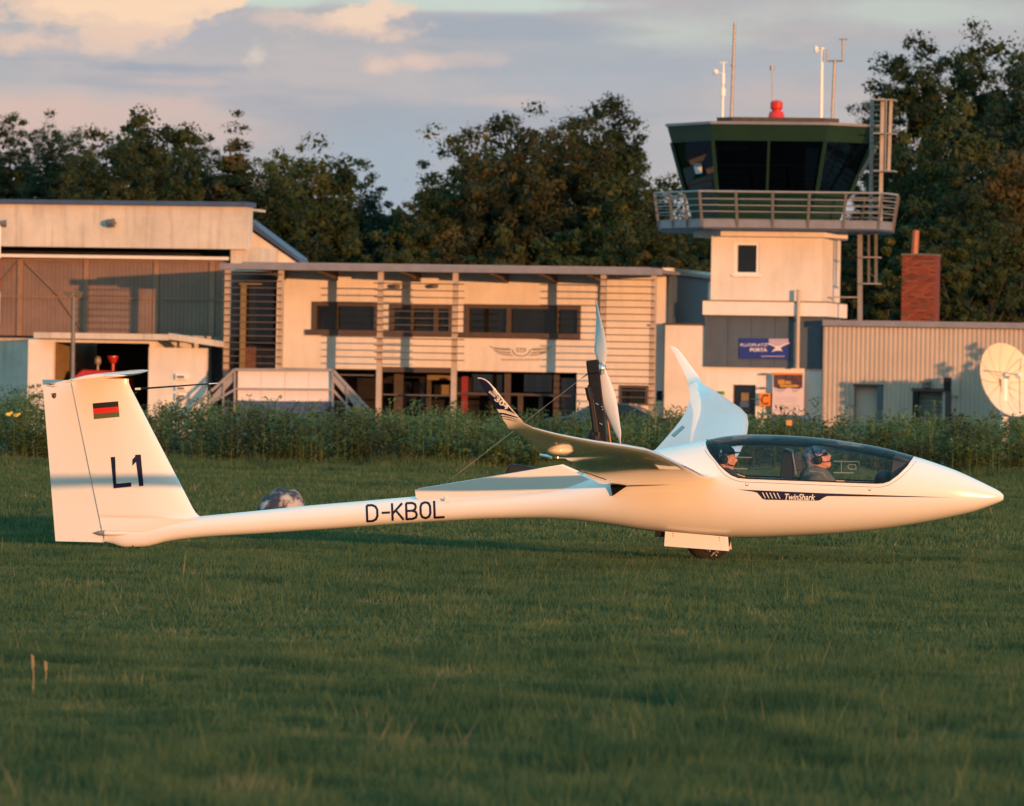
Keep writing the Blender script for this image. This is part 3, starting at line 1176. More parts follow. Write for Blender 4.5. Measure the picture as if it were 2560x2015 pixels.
wf = MB().pbox(1548, 963, 1620, 1013, -.05, .04).build("window", M['brown'], T)
MB().pbox(1555, 970, 1613, 1008, -.07, .02).build("pane", M['winglass'], T, parent=wf)
# left glazed bay
mb = MB()
mb.pbox(575, 672, 706, 1080, 1.2, .2, zbot=0, ztop=zr)
mb.build("bay_back_wall", M['brown'], T)
MB().pbox(612, 705, 690, 868, 1.05, .1).build("bay_glass", M['winglass'], T)
MB().pbox(612, 868, 690, 930, 1.0, .1).build("curtain", M['curtain'], T)
MB().pbox(585, 705, 598, 930, 1.0, .1).build("bay_glass", M['winglass'], T)
MB().pbox(600, 712, 613, 930, .8, .12).build("mullion", M['yellowish'], T)
MB().pbox(598, 708, 690, 712, .75, .1).build("head_bar", M['yellowish'], T)
MB().pbox(690, 672, 704, 1080, -.02, 1.2, zbot=0, ztop=zr).build("bay_cheek", M['plaster'], T)
# columns
for px in (567, 701, 950, 1137, 1507, 1633):
    x = B.pix(px, 820, -2.4).x
    MB().box(x - .085, x + .085, -2.48, -2.32, 0, zr).build("column", M['column'], T)


def louvre(a, b_, y0_, n, step, stub=0):
    for k in range(n):
        y = y0_ + k * step
        x0, x1 = B.pix(a, y, -2.55).x, B.pix(b_, y, -2.55).x
        z = B.pix((a + b_) / 2, y, -2.55).z
        MB().box(x0, x1, -2.64, -2.49, z - .016, z + .016).build("louvre_slat", M['slat'], T)


louvre(556, 704, 685, 20, 17.15)
louvre(936, 1160, 709, 12, 17.3)
louvre(1491, 1636, 699, 19, 17.3)
# wall lamps
for px in (992, 1087):
    p = B.pix(px, 716, 0)
    mb = MB()
    mb.lathe([(0, -.07), (.13, -.06), (.17, .04), (.12, .07), (0, .07)], (p.x, -.14, p.z), n=14)
    mb.box(p.x - .03, p.x + .03, -.14, 0, p.z - .02, p.z + .02)
    mb.build("wall_lamp", M['galv_dull'], T)
p = B.pix(1649, 989, 0)
MB().box(p.x - .09, p.x + .09, -.05, 0, p.z - .16, p.z + .16).build("intercom_box", M['black'], T)
# winged emblem on the wall


def flat_decal(name, polys, m, T, d, frame=B, parent=None, thick=.006):
    mb = MB()
    for poly in polys:
        mb.pprism(poly, d - thick, thick, frame)
    return mb.build(name, m, T, parent=parent)


lw = [[(1221, 863), (1232, 868), (1250, 870), (1276, 871), (1276, 876), (1256, 875.5), (1240, 873), (1228, 869)],
      [(1232, 873), (1250, 878), (1276, 880), (1278, 884), (1256, 882), (1240, 879)],
      [(1240, 880.5), (1256, 884), (1280, 887), (1284, 890), (1262, 888), (1248, 885)]]
rw = [[(1384 - (x - 1221) * 1.0, y) for x, y in q] for q in lw]
ring = []
for k in range(12):
    t0, t1 = math.pi * (k / 12.), math.pi * ((k + 1) / 12.)
    cx, cy = 1303, 874
    ring.append([(cx + 24 * math.cos(t0), cy + 17.5 * math.sin(t0)), (cx + 24 * math.cos(t1), cy + 17.5 * math.sin(t1)),
                 (cx + 20.5 * math.cos(t1), cy + 15 * math.sin(t1)), (cx + 20.5 * math.cos(t0), cy + 15 * math.sin(t0))])
inner = [[(1290, 870), (1316, 870), (1316, 872), (1290, 872)], [(1291, 873), (1294, 873), (1297, 880), (1293, 880)],
         [(1298, 873), (1308, 873), (1308, 875), (1298, 875)], [(1298, 878), (1310, 878), (1310, 880), (1298, 880)],
         [(1311, 873), (1316, 873), (1313, 879), (1309, 879)]]
flat_decal("winged_emblem", lw + rw + ring + inner, M['logo'], T, -.004)
txt = [[(1253 + k * 7.4, 896.6 + (k % 3) * .5), (1258.5 + k * 7.4, 896.6 + (k % 2) * .5), (1258 + k * 7.4, 902), (1253 + k * 7.4, 901.6)] for k in range(13)]
flat_decal("emblem_lettering", txt, M['logo_brown'], T, -.004)

# ---- link wall to the tower
T = Thing("link_building", "low cream flat roofed wing between clubhouse and control tower", "building",
          (B.pix(1705, 1000, -.7).x, -.7, 0), B)
mb = MB()
mb.pbox(1661, 812, 1766, 1090, -.72, 8, zbot=0)
mb.build("wall", M['plaster'], T)
MB().pbox(1658, 808, 1767, 813, -.76, 8.2).build("coping", M['timber'], T)
p = B.pix(1649, 989, -.2)
MB().pbox(1694, 700, 1696, 808, 3, .05).build("roof_rod", M['galv_dull'], T)

# ---- raised platform with stairs
T = Thing("raised_platform", "white panelled raised platform on a blue plinth with stairs at both ends", "platform",
          (B.pix(708, 1000, -3.95).x, -3.95, 0), B)
D = -3.95
pan = [594, 653, 712, 771, 830]
for a, b_ in zip(pan, pan[1:]):
    MB().pbox(a + .4, 927, b_ - .4, 1003, D, .05).build("side_panel", M['panelwhite'], T)
MB().pbox(592, 1003, 826, 1090, D - .05, 1.3, zbot=0).build("plinth", M['blueplinth'], T)
z0 = zpx(700, 1001, D)
MB().box(B.pix(594, 1000, D).x, B.pix(830, 1000, D).x, D + .05, D + 1.25, z0 - .1, z0).build("deck", M['galv'], T)
for a, b_ in zip(pan, pan[1:]):
    MB().pbox(a + .4, 927, b_ - .4, 1003, D + 1.2, .05).build("side_panel", M['panelwhite'], T)


def hand(pts, d, w=.07, h=.07, nm="handrail", m='rail'):
    mb = MB()
    for p, q in zip(pts, pts[1:]):
        mb.bar(B.pix(*p, d), B.pix(*q, d), w, h)
    return mb.build(nm, M[m], T)


hand([(480, 1016), (540, 968), (587, 924), (832, 925), (930, 1032)], D - .12, .06, .09)
hand([(500, 1035), (545, 998), (590, 972), (832, 974), (880, 1028)], D - .12, .05, .07)
for (p, q) in (((832, 940), (925, 1048)), ((585, 940), (492, 1045))):
    MB().bar(B.pix(*p, D - .05), B.pix(*q, D - .05), .06, .20).build("stair_stringer", M['rail'], T)
    MB().bar(B.pix(p[0], p[1], D + 1.2), B.pix(q[0], q[1], D + 1.2), .06, .20).build("stair_stringer", M['rail'], T)
for sgn, xs_, ys_ in ((1, 838, 1003), (-1, 583, 1003)):
    for k in range(6):
        c0 = B.pix(xs_ + sgn * (k + .5) * 14, ys_ + k * 16, D)
        if c0.z < .05:
            continue
        MB().box(c0.x - .12, c0.x + .12, D, D + 1.2, c0.z - .03, c0.z).build("step", M['galv'], T)
for px in (587, 832):
    hand([(px, 924), (px, 1030)], D - .12, .06, .06, "rail_post")
for (a, b_) in (((560, 950), (557, 1040)), ((525, 982), (523, 1040)), ((868, 966), (866, 1035)), ((900, 1000), (899, 1045))):
    hand([a, b_], D - .12, .05, .05, "rail_post")

# ================================================================== control tower
T = Thing("control_tower", "airfield control tower with dark green glazed cab above a cream shaft", "control tower",
          (B.pix(1915, 1000, -.8).x, -.8, 0), B)
TW = T
TD = -.8
xf0, xf1 = B.pix(1777, 700, TD).x, B.pix(2054, 700, TD).x
tw = xf1 - xf0
zs0, zs1 = zpx(1915, 755, TD), zpx(1915, 592, TD)
# shaft with window opening
wx0, wx1 = B.pix(1836, 650, TD).x, B.pix(1898, 650, TD).x
wz0, wz1 = zpx(1867, 688, TD), zpx(1867, 606, TD)
mb = wall_with_holes(xf0, xf1, zs0, zs1, [(wx0, wz0, wx1, wz1)], TD, .25)
mb.box(xf0, xf0 + .25, TD + .25, TD + tw, zs0, zs1)
mb.box(xf1 - .25, xf1, TD + .25, TD + tw, zs0, zs1)
mb.box(xf0 + .25, xf1 - .25, TD + tw - .25, TD + tw, zs0, zs1)
mb.build("shaft_wall", M['plaster'], T)
w = MB()
w.box(wx0, wx1, TD + .02, TD + .14, wz1 - .09, wz1)
w.box(wx0, wx0 + .10, TD + .02, TD + .14, wz0 + .1, wz1 - .09)
w.box(wx1 - .10, wx1, TD + .02, TD + .14, wz0 + .1, wz1 - .09)
w.box(wx0, wx1, TD + .02, TD + .14, wz0, wz0 + .1)
wf = w.build("window", M['lampwhite'], T)
MB().box(wx0 - .06, wx1 + .06, TD - .07, TD + .02, wz0 - .05, wz0 + .01).build("sill", M['lampwhite'], T, parent=wf)
MB().box(wx0 + .10, wx1 - .10, TD + .09, TD + .10, wz0 + .1, wz1 - .09).build("pane", M['winglass'], T, parent=wf)
# ledge
e = .22
mb = MB()
zl0, zl1 = zpx(1910, 789, TD - e), zpx(1910, 754, TD - e)
mb.box(xf0 - e, xf1 + e, TD - e, TD + tw + e, zl0, zl1)
mb.build("ledge", M['whitewall'], T)
MB().box(xf0 - e - .03, xf1 + e + .03, TD - e - .03, TD + tw, zl1, zl1 + .03).build("ledge_flashing", M['timber'], T)
# base
zb = zpx(1910, 919, TD + .1)
mb = MB()
bx0, bx1 = B.pix(1762, 850, TD + .1).x, B.pix(2056, 850, TD + .1).x
wd0, wd1 = B.pix(1831, 1000, TD + .1).x, B.pix(1889, 1000, TD + .1).x
mb = wall_with_holes(bx0, bx1, 0, zb, [(wd0, .05, wd1, zpx(1860, 962, TD + .1))], TD + .1, .3)
mb.box(bx0, bx0 + .3, TD + .4, TD + 4, 0, zb)
mb.box(bx1 - .3, bx1, TD + .4, TD + 4, 0, zb)
mb.build("base_wall", M['whitewall'], T)
mb = MB()
nn = 5
for k in range(nn):
    a, b_ = bx0 + (bx1 - bx0) * k / nn, bx0 + (bx1 - bx0) * (k + 1) / nn
    MB().box(a + .006, b_ - .006, TD, TD + 4, zb, zl0).build("cladding_panel", M['bluewall'], T)
MB().box(bx0 + .02, bx1 - .02, TD + .04, TD + 3.9, zb + .01, zl0 - .01).build("cladding_backing", M['dark'], T)
mb = MB()
mb.box(wd0, wd1, TD + .9, TD + 1.0, 0, zb)
mb.build("doorway_back", M['dark'], T)
wf = MB().box(wd0, wd1, TD + .3, TD + .35, 0.05, zpx(1860, 963, TD)).build("door", M['cabglass'], T)
MB().pbox(1853, 982, 1872, 1002, TD + .25, .03).build("notice", M['yellowish'], T, parent=wf)
MB().pbox(1850, 1003, 1872, 1018, TD + .24, .03).build("notice", M['blueplinth'], T, parent=wf)
for (px, py) in ((1912, 935), (1909, 970)):
    p = B.pix(px, py, TD)
    mb = MB()
    mb.lathe([(0, -.04), (.1, -.035), (.11, .02), (0, .04)], (p.x, TD - .05, p.z), n=12)
    mb.box(p.x - .03, p.x + .03, TD - .05, TD + .1, p.z - .015, p.z + .015)
    mb.build("wall_lamp", M['galv_dull'], T)

# roof slab under the walkway: an octagon like plan read off the photograph
def plan_px(pts):
    """pts: (px, depth offset); returns local (x, y) pairs"""
    return [(B.pix(px, 560, TD + d).x, TD + d) for px, d in pts]


c_x = (xf0 + xf1) / 2
slab = plan_px([(1735, 1.9), (1802, -.35), (2062, -.35), (2120, 1.2), (2120, 4.0), (1790, 5.0)])
MB().vprism(slab, zs1, zpx(1930, 570, TD - .35)).build("support_slab", M['plaster'], T)
deckp = plan_px([(1648, 1.6), (1756, -1.2), (2196, -1.2), (2232, .6), (2232, 4.4), (1740, 6.0), (1648, 4.6)])
zd0, zd1 = zpx(1950, 570, TD - 1.2), zpx(1950, 550, TD - 1.2)
MB().vprism(deckp, zd0, zd1).build("walkway_deck", M['greytrim'], T)
MB().vprism([(x * .985 + c_x * .015, y + .04) for x, y in deckp], zd0 - .06, zd0).build("deck_underside", M['bluetrim'], T)
# railing: leans outwards
zr1 = zpx(1950, 480, TD - 1.3)
cx0, cy0 = c_x, TD + 2.4


def outw(p, k):
    v = Vector((p[0] - cx0, p[1] - cy0)).normalized() * k
    return (p[0] + v.x, p[1] + v.y)


n_ = len(deckp)
for i in range(n_):
    p, q = deckp[i], deckp[(i + 1) % n_]
    seg = (Vector(q) - Vector(p)).length
    ns = max(1, round(seg / 1.22))
    for k in range(ns):
        t = k / ns
        b_ = (p[0] + (q[0] - p[0]) * t, p[1] + (q[1] - p[1]) * t)
        tp = outw(b_, .18)
        MB().bar((*b_, zd0 + .02), (*tp, zr1), .09, .03, up=(0, 1, 0)).build("rail_post", M['galv_dull'], T)
    for h in (0.0, .27, .5, .73, 1.0):
        z = zd1 + .02 + (zr1 - zd1 - .02) * h
        if h == 0:
            continue
        a, b_ = outw(p, .18 * h), outw(q, .18 * h)
        r_ = .032 if h == 1 else .017
        MB().tube((*a, z), (*b_, z), r_, r_, 8).build("rail_bar", M['rail'], T)
MB().vprism(deckp, zd1 + .005, zd1 + .02).build("walkway_grating", M['galv'], T)

# cab
def cabring(pts, py):
    return [(B.pix(px, py, TD + d).x, TD + d) for px, d in pts]


top = cabring([(1668, 1.9), (1779, -.75), (2070, -.75), (2196, 1.0), (2190, 4.2), (2060, 5.2), (1800, 5.2), (1690, 4.4)], 318)
bot = cabring([(1712, 2.1), (1793, .05), (2043, .05), (2128, 1.2), (2125, 3.6), (2035, 4.5), (1810, 4.5), (1722, 3.9)], 478)
ztp, zfb, zgb = zpx(1920, 311, TD - .75), zpx(1920, 352, TD - .6), zpx(1920, 478, TD)


def lerp_ring(t):
    """t = 0 at the sill, 1 at the roof edge"""
    return [(b_[0] + (a[0] - b_[0]) * t, b_[1] + (a[1] - b_[1]) * t) for a, b_ in zip(top, bot)]


tf = (zfb - zgb) / (ztp - zgb)
mid = lerp_ring(tf)
ext = lerp_ring(-(zgb - zd1) / (ztp - zgb))
MB().vprism(mid, zfb, ztp, top).build("cab_fascia", M['green'], T)
MB().vprism(ext, zd1 + .02, zgb, bot).build("cab_parapet", M['green'], T)
n_ = len(top)
for i in range(n_):
    j = (i + 1) % n_
    segs = [0, 1] if i not in (1, 3) else [0, .5, 1]
    for s0, s1 in zip(segs, segs[1:]):
        L_ = lambda A, t: (A[i][0] + (A[j][0] - A[i][0]) * t, A[i][1] + (A[j][1] - A[i][1]) * t)
        q = [(*L_(bot, s0), zgb), (*L_(bot, s1), zgb), (*L_(mid, s1), zfb), (*L_(mid, s0), zfb)]
        c0 = Vector((cx0, cy0, 0))
        qi = [tuple(Vector(v) + (Vector((cx0, cy0, v[2])) - Vector(v)).normalized() * .06) for v in q]
        qo = [tuple(Vector(v) + (Vector((cx0, cy0, v[2])) - Vector(v)).normalized() * .04) for v in q]
        mb = MB()
        mb.add(qo + qi, [(0, 1, 2, 3), (7, 6, 5, 4), (0, 4, 5, 1), (1, 5, 6, 2), (2, 6, 7, 3), (3, 7, 4, 0)])
        mb.build("cab_pane", M['cabpane'], T)
        MB().bar((*L_(bot, s0), zgb), (*L_(mid, s0), zfb), .11 if s0 == 0 else .07, .10, up=(0, 1, 0)).build("cab_mullion", M['green'], T)
# interior of the cab: floor, desk with monitors, ceiling, blind bar, blue panel
ins = lerp_ring(0)
MB().vprism([(x * .9 + cx0 * .1, y * .9 + cy0 * .1) for x, y in ins], zgb - .02, zgb + .02).build("desk_top", M['dark'], T)
MB().vprism([(x * .93 + cx0 * .07, y * .93 + cy0 * .07) for x, y in mid], zfb - .02, zfb).build("cab_ceiling", M['dark'], T)
MB().vprism([(x * .35 + cx0 * .65, y * .35 + cy0 * .65) for x, y in ins], zgb, zfb - .02).build("cab_core", M['dark'], T)
for (a, b_, c_, d_) in ((1925, 468, 1950, 474), (1960, 468, 1982, 474)):
    MB().pbox(a, b_, c_, d_, TD + .3, .2).build("desk_papers", M['lampwhite'], T)
MB().pbox(1955, 420, 1995, 462, TD + 1.2, .1).build("monitor", M['shedroll'], T)
MB().pprism([(1796, 375), (1830, 369), (1880, 374), (1925, 388), (1944, 404), (1947, 425), (1930, 448), (1908, 470), (1796, 470)], TD + .55, .03).build("blue_cab_panel", M['bluepanel'], T)  # dark blue curved panel inside the front glass
MB().pbox(1962, 395, 2012, 440, TD + .7, .05).build("monitor", M['shedroll'], T)
MB().pbox(2058, 405, 2130, 408, TD + .9, .05).build("blind_bar", M['shedroll'], T)
# roof
MB().vprism([outw(p, .06) for p in top], ztp, ztp + .09).build("roof_edge", M['greytrim'], T)
rp = cabring([(1792, .6), (1830, .1), (2060, .1), (2098, .8), (2095, 4), (1800, 4)], 298)
MB().vprism(rp, ztp + .09, ztp + .27).build("roof_platform", M['timber'], T)
zro = ztp + .09


def mast(px, y0_, y1_, r, m, nm, d=.8, r1=None, extra=None):
    a, b_ = B.pix(px[0], y1_, TD + d), B.pix(px[1], y0_, TD + d)
    a.z = zro
    mb = MB()
    mb.tube(a, b_, r, r1 or r, 8)
    if extra:
        extra(mb, a, b_)
    return mb.build(nm, M[m], T)


def exA(mb, a, b_):
    mb.box(b_.x - .13, b_.x + .13, b_.y - .02, b_.y + .02, b_.z, b_.z + .03)
    m_ = a.lerp(b_, .45)
    mb.tube(m_, m_ + Vector((0, 0, .25)), .09, .09)
    mb.tube(m_ + Vector((0, 0, .4)), m_ + Vector((0, 0, .75)), .065, .065)


mast((1806, 1809), 157, 291, .05, 'lampwhite', "antenna", extra=exA, r1=.03)
mast((1828, 1837), 57, 291, .055, 'galv', "antenna", d=1.2, r1=.045, extra=lambda mb, a, b_: mb.tube(a.lerp(b_, .57), a.lerp(b_, .585), .09, .09))
mast((1931, 1930), 175, 291, .018, 'galv', "antenna", d=1.6, extra=lambda mb, a, b_: mb.tube(b_, b_ + Vector((0, 0, .15)), .08, .07))
mast((2053, 2055), 122, 291, .06, 'lampwhite', "antenna", d=1.2, r1=.05, extra=lambda mb, a, b_: (mb.tube(b_, b_ + Vector((0, 0, .03)), .1, .1), mb.ball(b_ + Vector((-.2, 0, -.03)), .08, .08, .13), mb.tube(b_ + Vector((-.2, 0, -.03)), b_ + Vector((0, 0, -.1)), .015, .015)))


def exE(mb, a, b_):
    mb.tube(b_ + Vector((-.28, 0, 0)), b_ + Vector((.28, 0, 0)), .03, .03)
    mb.tube(b_ + Vector((-.26, 0, 0)), b_ + Vector((-.26, 0, .38)), .04, .03)
    mb.tube(b_ + Vector((.27, 0, 0)), b_ + Vector((.27, 0, .70)), .035, .045)
    mb.box(b_.x + .13, b_.x + .42, b_.y - .03, b_.y + .03, b_.z + .70, b_.z + .74)


mast((2080, 2087), 152, 291, .05, 'galv', "antenna", d=1.0, extra=exE)
p = B.pix(1789, 180, TD + .8)
mb = MB()
mb.ball(p, .10, .10, .10)
mb.tube(p, p + Vector((.28, 0, -.05)), .012, .012, 5)
mb.build("wind_sensor", M['lampwhite'], T)
p = B.pix(1941, 291, TD + .8)
mb = MB()
mb.lathe([(.30, 0), (.24, .28), (.16, .30), (.16, .36)], (p.x, p.y, ztp + .2), n=16)
bc = mb.build("warning_beacon", M['redlamp'], T, smooth=False)
mb = MB()
mb.lathe([(.2, .37), (.21, .42), (.21, .60), (.14, .66), (0, .68)], (p.x, p.y, ztp + .2), n=16)
mb.build("beacon_dome", M['redlamp'], T, parent=bc)
# caged ladder on the right of the cab
LD = 1.0
def lad(px0_, px1_, y0_, y1_, d0, nm, m, w=.12):
    a, b_ = B.pix(px0_, y0_, TD + d0), B.pix(px1_, y1_, TD + d0)
    return MB().bar(a, b_, w, .05, up=(0, 1, 0)).build(nm, M[m], T)


lad(2207, 2201, 246, 552, .2, "ladder_stringer", 'column')
lad(2180, 2176, 246, 552, .7, "ladder_stringer", 'galv')
lad(2228, 2222, 250, 428, .1, "cage_bar", 'column', .10)
lad(2216, 2213, 250, 428, -.2, "cage_bar", 'galv', .05)
for y in (249, 333, 427):
    MB().pbox(2183, y - 1.5, 2233, y + 1.5, TD - .2, .9).build("cage_hoop", M['rail'], T)
for k in range(22):
    y = 262 + k * 13.6
    a, b_ = B.pix(2205 - k * .27, y, TD + .22), B.pix(2179 - k * .2, y, TD + .7)
    MB().tube(a, b_, .018, .018, 6).build("rung", M['galv'], T)
MB().bar(B.pix(2192, 365, TD + .5), B.pix(2150, 440, TD + 1.1), .10, .06).build("ladder_bracket", M['column'], T)
# lower ladder beneath the walkway
lad(2150, 2150, 572, 806, 1.2, "lower_ladder_stringer", 'galv', .16)
lad(2172, 2172, 572, 709, 1.3, "cage_bar", 'galv_dull', .07)
lad(2190, 2190, 572, 709, 1.2, "cage_bar", 'galv_dull', .10)
for y in (576, 643, 709):
    MB().pbox(2155, y - 1.5, 2196, y + 1.5, TD + .9, .7).build("cage_hoop", M['rail'], T)
MB().bar(B.pix(2070, 743, TD + 1.2), B.pix(2146, 743, TD + 1.2), .04, .04).build("ladder_stay", M['rail'], T)

# blue sign on the tower
T = Thing("tower_sign", "dark blue airfield sign with pale panel and winged mark on the blue cladding", "sign",
          (B.pix(1910, 870, TD).x, TD, zpx(1910, 897, TD)), B)
sgn = MB().pbox(1849, 846, 1972, 897, TD - .06, .06).build("sign_board", M['signblue'], T)
flat_decal("pale_panel", [[(1922, 847), (1971, 847), (1971, 858), (1957, 862), (1947, 867), (1937, 863), (1922, 860)]], M['signpink'], T, TD - .061)
flat_decal("winged_mark", [[(1916, 858), (1930, 861), (1941, 865), (1950, 865), (1961, 859), (1974, 856), (1974, 858.5), (1962, 863), (1955, 867),
                            (1951, 870), (1957, 878), (1948, 876.5), (1938, 877), (1929, 880), (1935, 873), (1939, 869), (1930, 864), (1916, 860)]],
           M['signwhite'], T, TD - .067)


def px_text(name, s, x0, y0, x1, y1, m, T, d, frame=B, shear=0.0, off=.01):
    vs, fs = fit_text(s, x0, y0, x1, y1, shear, off)
    mb = MB()
    mb.add([frame.pix(x, y, d) for x, y in vs], fs)
    return mb.build(name, m, T)


px_text("sign_lettering", "FLUGPLATZ", 1851, 858.5, 1918, 866, M['signwhite'], T, TD - .064)
px_text("sign_lettering", "PORTA", 1875, 870, 1918, 879, M['signwhite'], T, TD - .064, off=.04)
flat_decal("small_print", [[(1903 + k * 4.6, 889.5), (1906.6 + k * 4.6, 889.5), (1906.6 + k * 4.6, 892), (1903 + k * 4.6, 892)] for k in range(13)],
           M['signpink'], T, TD - .061)
# poster board
T = Thing("poster_board", "tall poster with orange top edge and dark picture on the white tower base", "poster",
          (B.pix(1970, 1000, TD - .2).x, TD - .2, 0), B)
PD = TD - .2
MB().pbox(1931, 934, 2009, 1037, PD, .05).build("board", M['poster'], T)
MB().pbox(1929, 932, 2007, 937, PD - .03, .03).build("top_edge", M['orange'], T)
flat_decal("picture", [[(1934, 937), (2006, 937), (2006, 969), (1998, 972), (1984, 972), (1972, 969), (1962, 972), (1948, 972), (1934, 968)]],
           M['purple'], T, PD - .001)
flat_decal("picture_glow", [[(1944, 950), (1960, 949), (1962, 961), (1946, 961)], [(1949, 962), (1994, 962), (1999, 965), (1992, 968), (1951, 968)],
                            [(1962, 952), (1976, 953), (1978, 960), (1963, 960)]], M['amber'], T, PD - .01)
flat_decal("swoosh", [[(1936, 971), (1950, 974), (1963, 972), (1963, 976), (1952, 981), (1942, 977)], [(1980, 974), (1996, 974), (2000, 972), (1992, 980), (1982, 981)]],
           M['signpink'], T, PD - .001)
flat_decal("print_line", [[(1938, y), (1995 - (k % 3) * 4, y), (1995 - (k % 3) * 4, y + 1.3), (1938, y + 1.3)] for k, y in enumerate((994, 999, 1004, 1013, 1018, 1025))],
           M['signpink'], T, PD - .001)
for px in (1934, 2004):
    MB().pbox(px - 1, 1036, px + 2, 1090, PD, .05, zbot=0).build("leg", M['galv_dull'], T)
T = Thing("defibrillator_box", "orange box with black marks beside the tower door", "box",
          (B.pix(1912, 1000, TD - .1).x, TD - .1, zpx(1912, 1015, TD - .1)), B)
MB().pbox(1898, 983, 1927, 1015, TD - .12, .22).build("box_body", M['orange'], T)
flat_decal("black_mark", [[(1906, 988), (1911, 986.5), (1921, 987), (1921, 991), (1912, 990), (1907, 993)], [(1906, 1006), (1911, 1008), (1921, 1006), (1921, 1010), (1912, 1011), (1906, 1009)],
                          [(1903, 994), (1907, 992), (1906, 1000), (1907, 1007), (1903, 1005)]], M['black'], T, TD - .121)
mb = MB().pbox(1797, 978, 1810, 986, TD - .02, .1)
single("exit_sign", mb, M['crown_d'] if False else mat("sign_green", (.05, .28, .08), .5), "small green sign on the white wall left of the tower door", "sign",
       (B.pix(1803, 982, TD).x, TD, zpx(1803, 986, TD)), B)
T = Thing("wall_pole", "bare pinkish metal pole fixed upright to the tower's blue cladding", "pole", (B.pix(1995, 920, TD - .3).x, TD - .3, zpx(1995, 920, TD - .3)), B)
a, b_ = B.pix(1993, 921, TD - .3), B.pix(1997, 727, TD - .3)
MB().tube((a.x, TD - .3, a.z), (a.x, TD - .3, b_.z), .075, .06, 12).build("pole", M['column'], T)
MB().tube((a.x, TD - .3, b_.z), (a.x, TD - .3, b_.z + .03), .07, .07, 12).build("cap", M['galv'], T)
for z in (a.z + .25, zpx(1995, 800, TD)):
    MB().box(a.x - .03, a.x + .03, TD - .28, TD, z - .03, z + .03).build("bracket", M['galv'], T)

# ================================================================== shed on the right
T = Thing("corrugated_shed", "long low beige corrugated metal shed right of the tower", "shed", (B.pix(2300, 1000, -1.5).x, -1.5, 0), B)
SD = -1.5
zst = zpx(2300, 820, SD)
xs0, xs1 = B.pix(2057, 900, SD).x, B.pix(2800, 900, SD).x
doors = [(2138, 965, 2202, 1055), (2288, 976, 2358, 1055)]
dh = [(B.pix(a, 1000, SD).x, 0.0, B.pix(b_, 1000, SD).x, zpx((a + b_) / 2, t_, SD)) for a, t_, b_, _ in doors]
pitch = .155
x = xs0
pw = pitch * 7
while x < xs1:
    # one sheet of seven corrugations
    mb = MB()
    vs, fs = [], []
    for k in range(7):
        a = x + k * pitch
        cx_ = a + pitch / 2
        zb_ = 0.0
        for (h0, _, h1, h3) in dh:
            if h0 < cx_ < h1:
                zb_ = h3
        pr = [(a, 0), (a + pitch * .18, 0), (a + pitch * .32, -.035), (a + pitch * .68, -.035), (a + pitch * .82, 0), (a + pitch, 0)]
        b0_ = len(vs)
        for (u, w_) in pr:
            vs += [(u, SD + w_, zb_), (u, SD + w_, zst)]
        for q in range(5):
            fs.append((b0_ + q * 2, b0_ + q * 2 + 2, b0_ + q * 2 + 3, b0_ + q * 2 + 1))
    mb.add(vs, fs)
    mb.build("corrugated_sheet", M['shed'], T)
    x += pw
mb = MB()
xr_ = xs0
for (h0, _, h1, h3) in dh:
    mb.box(xr_, h0 - .1, SD + .03, SD + .2, 0, zst)
    mb.box(h0 - .1, h1 + .1, SD + .03, SD + .2, h3 + .02, zst)
    xr_ = h1 + .1
mb.box(xr_, xs1, SD + .03, SD + .2, 0, zst)
mb.box(xs0, xs0 + .2, SD + .2, SD + 12, 0, zst)
mb.box(xs0, xs1, SD + 11.8, SD + 12, 0, zst)
mb.build("frame_wall", M['shed'], T)
MB().pbox(2056, 805, 2800, 820, SD - .12, 12.4).build("roof_fascia", M['greytrim'], T)
dd = MB().box(dh[0][0] - .02, dh[0][2] - .12, SD + .22, SD + .3, .15, dh[0][3]).build("sliding_door", M['shed'], T)
MB().box(dh[0][2] - .12, dh[0][2] + .08, SD - .05, SD + .02, 0, dh[0][3] + .05).build("door_jamb", M['bluewall'], T)
MB().box(dh[0][0] - .05, dh[0][2] + .1, SD - .06, SD - .0, dh[0][3], dh[0][3] + .06).build("door_head", M['timber'], T)
MB().box(dh[0][0], dh[0][2], SD - .05, SD + .2, 0, .15).build("threshold", M['black'], T)
for k in range(14):
    z = dh[1][3] / 14 * k
    MB().box(dh[1][0] + .06, dh[1][2] - .06, SD + .22 - (k % 2) * .015, SD + .3, z + .01, z + dh[1][3] / 14).build("shutter_slat", M['shedroll'], T)
MB().box(dh[1][0] + .05, dh[1][2] - .05, SD + .31, SD + .35, 0, dh[1][3]).build("shutter_backing", M['dark'], T)
MB().box(dh[1][0] - .12, dh[1][2] + .15, SD - .09, SD - .0, dh[1][3] - .03, dh[1][3] + .07).build("door_head", M['redpost'] if False else M['brown'], T)
MB().box(dh[1][0] - .08, dh[1][0] + .1, SD - .06, SD + .2, 0, dh[1][3] - .03).build("door_jamb", M['black'], T)
for py in (955, 965):
    MB().pbox(2307, py - 3, 2326, py + 3, SD - .2, .16).build("wall_lamp", M['galv_dull'], T)
MB().pbox(2377, 942, 2398, 990, SD - .08, .04).build("notice_panel", M['shed'], T, label="pale notice panel")
T = Thing("timber_post", "brown timber post with dark box on top beside the shed's shutter", "post", (B.pix(2368, 1000, -2.3).x, -2.3, 0), B)
MB().pbox(2362, 975, 2376, 1100, -2.3, .18, zbot=0).build("post", M['timber'], T)
MB().pbox(2359, 944, 2376, 975, -2.35, .22).build("post_box", M['black'], T)

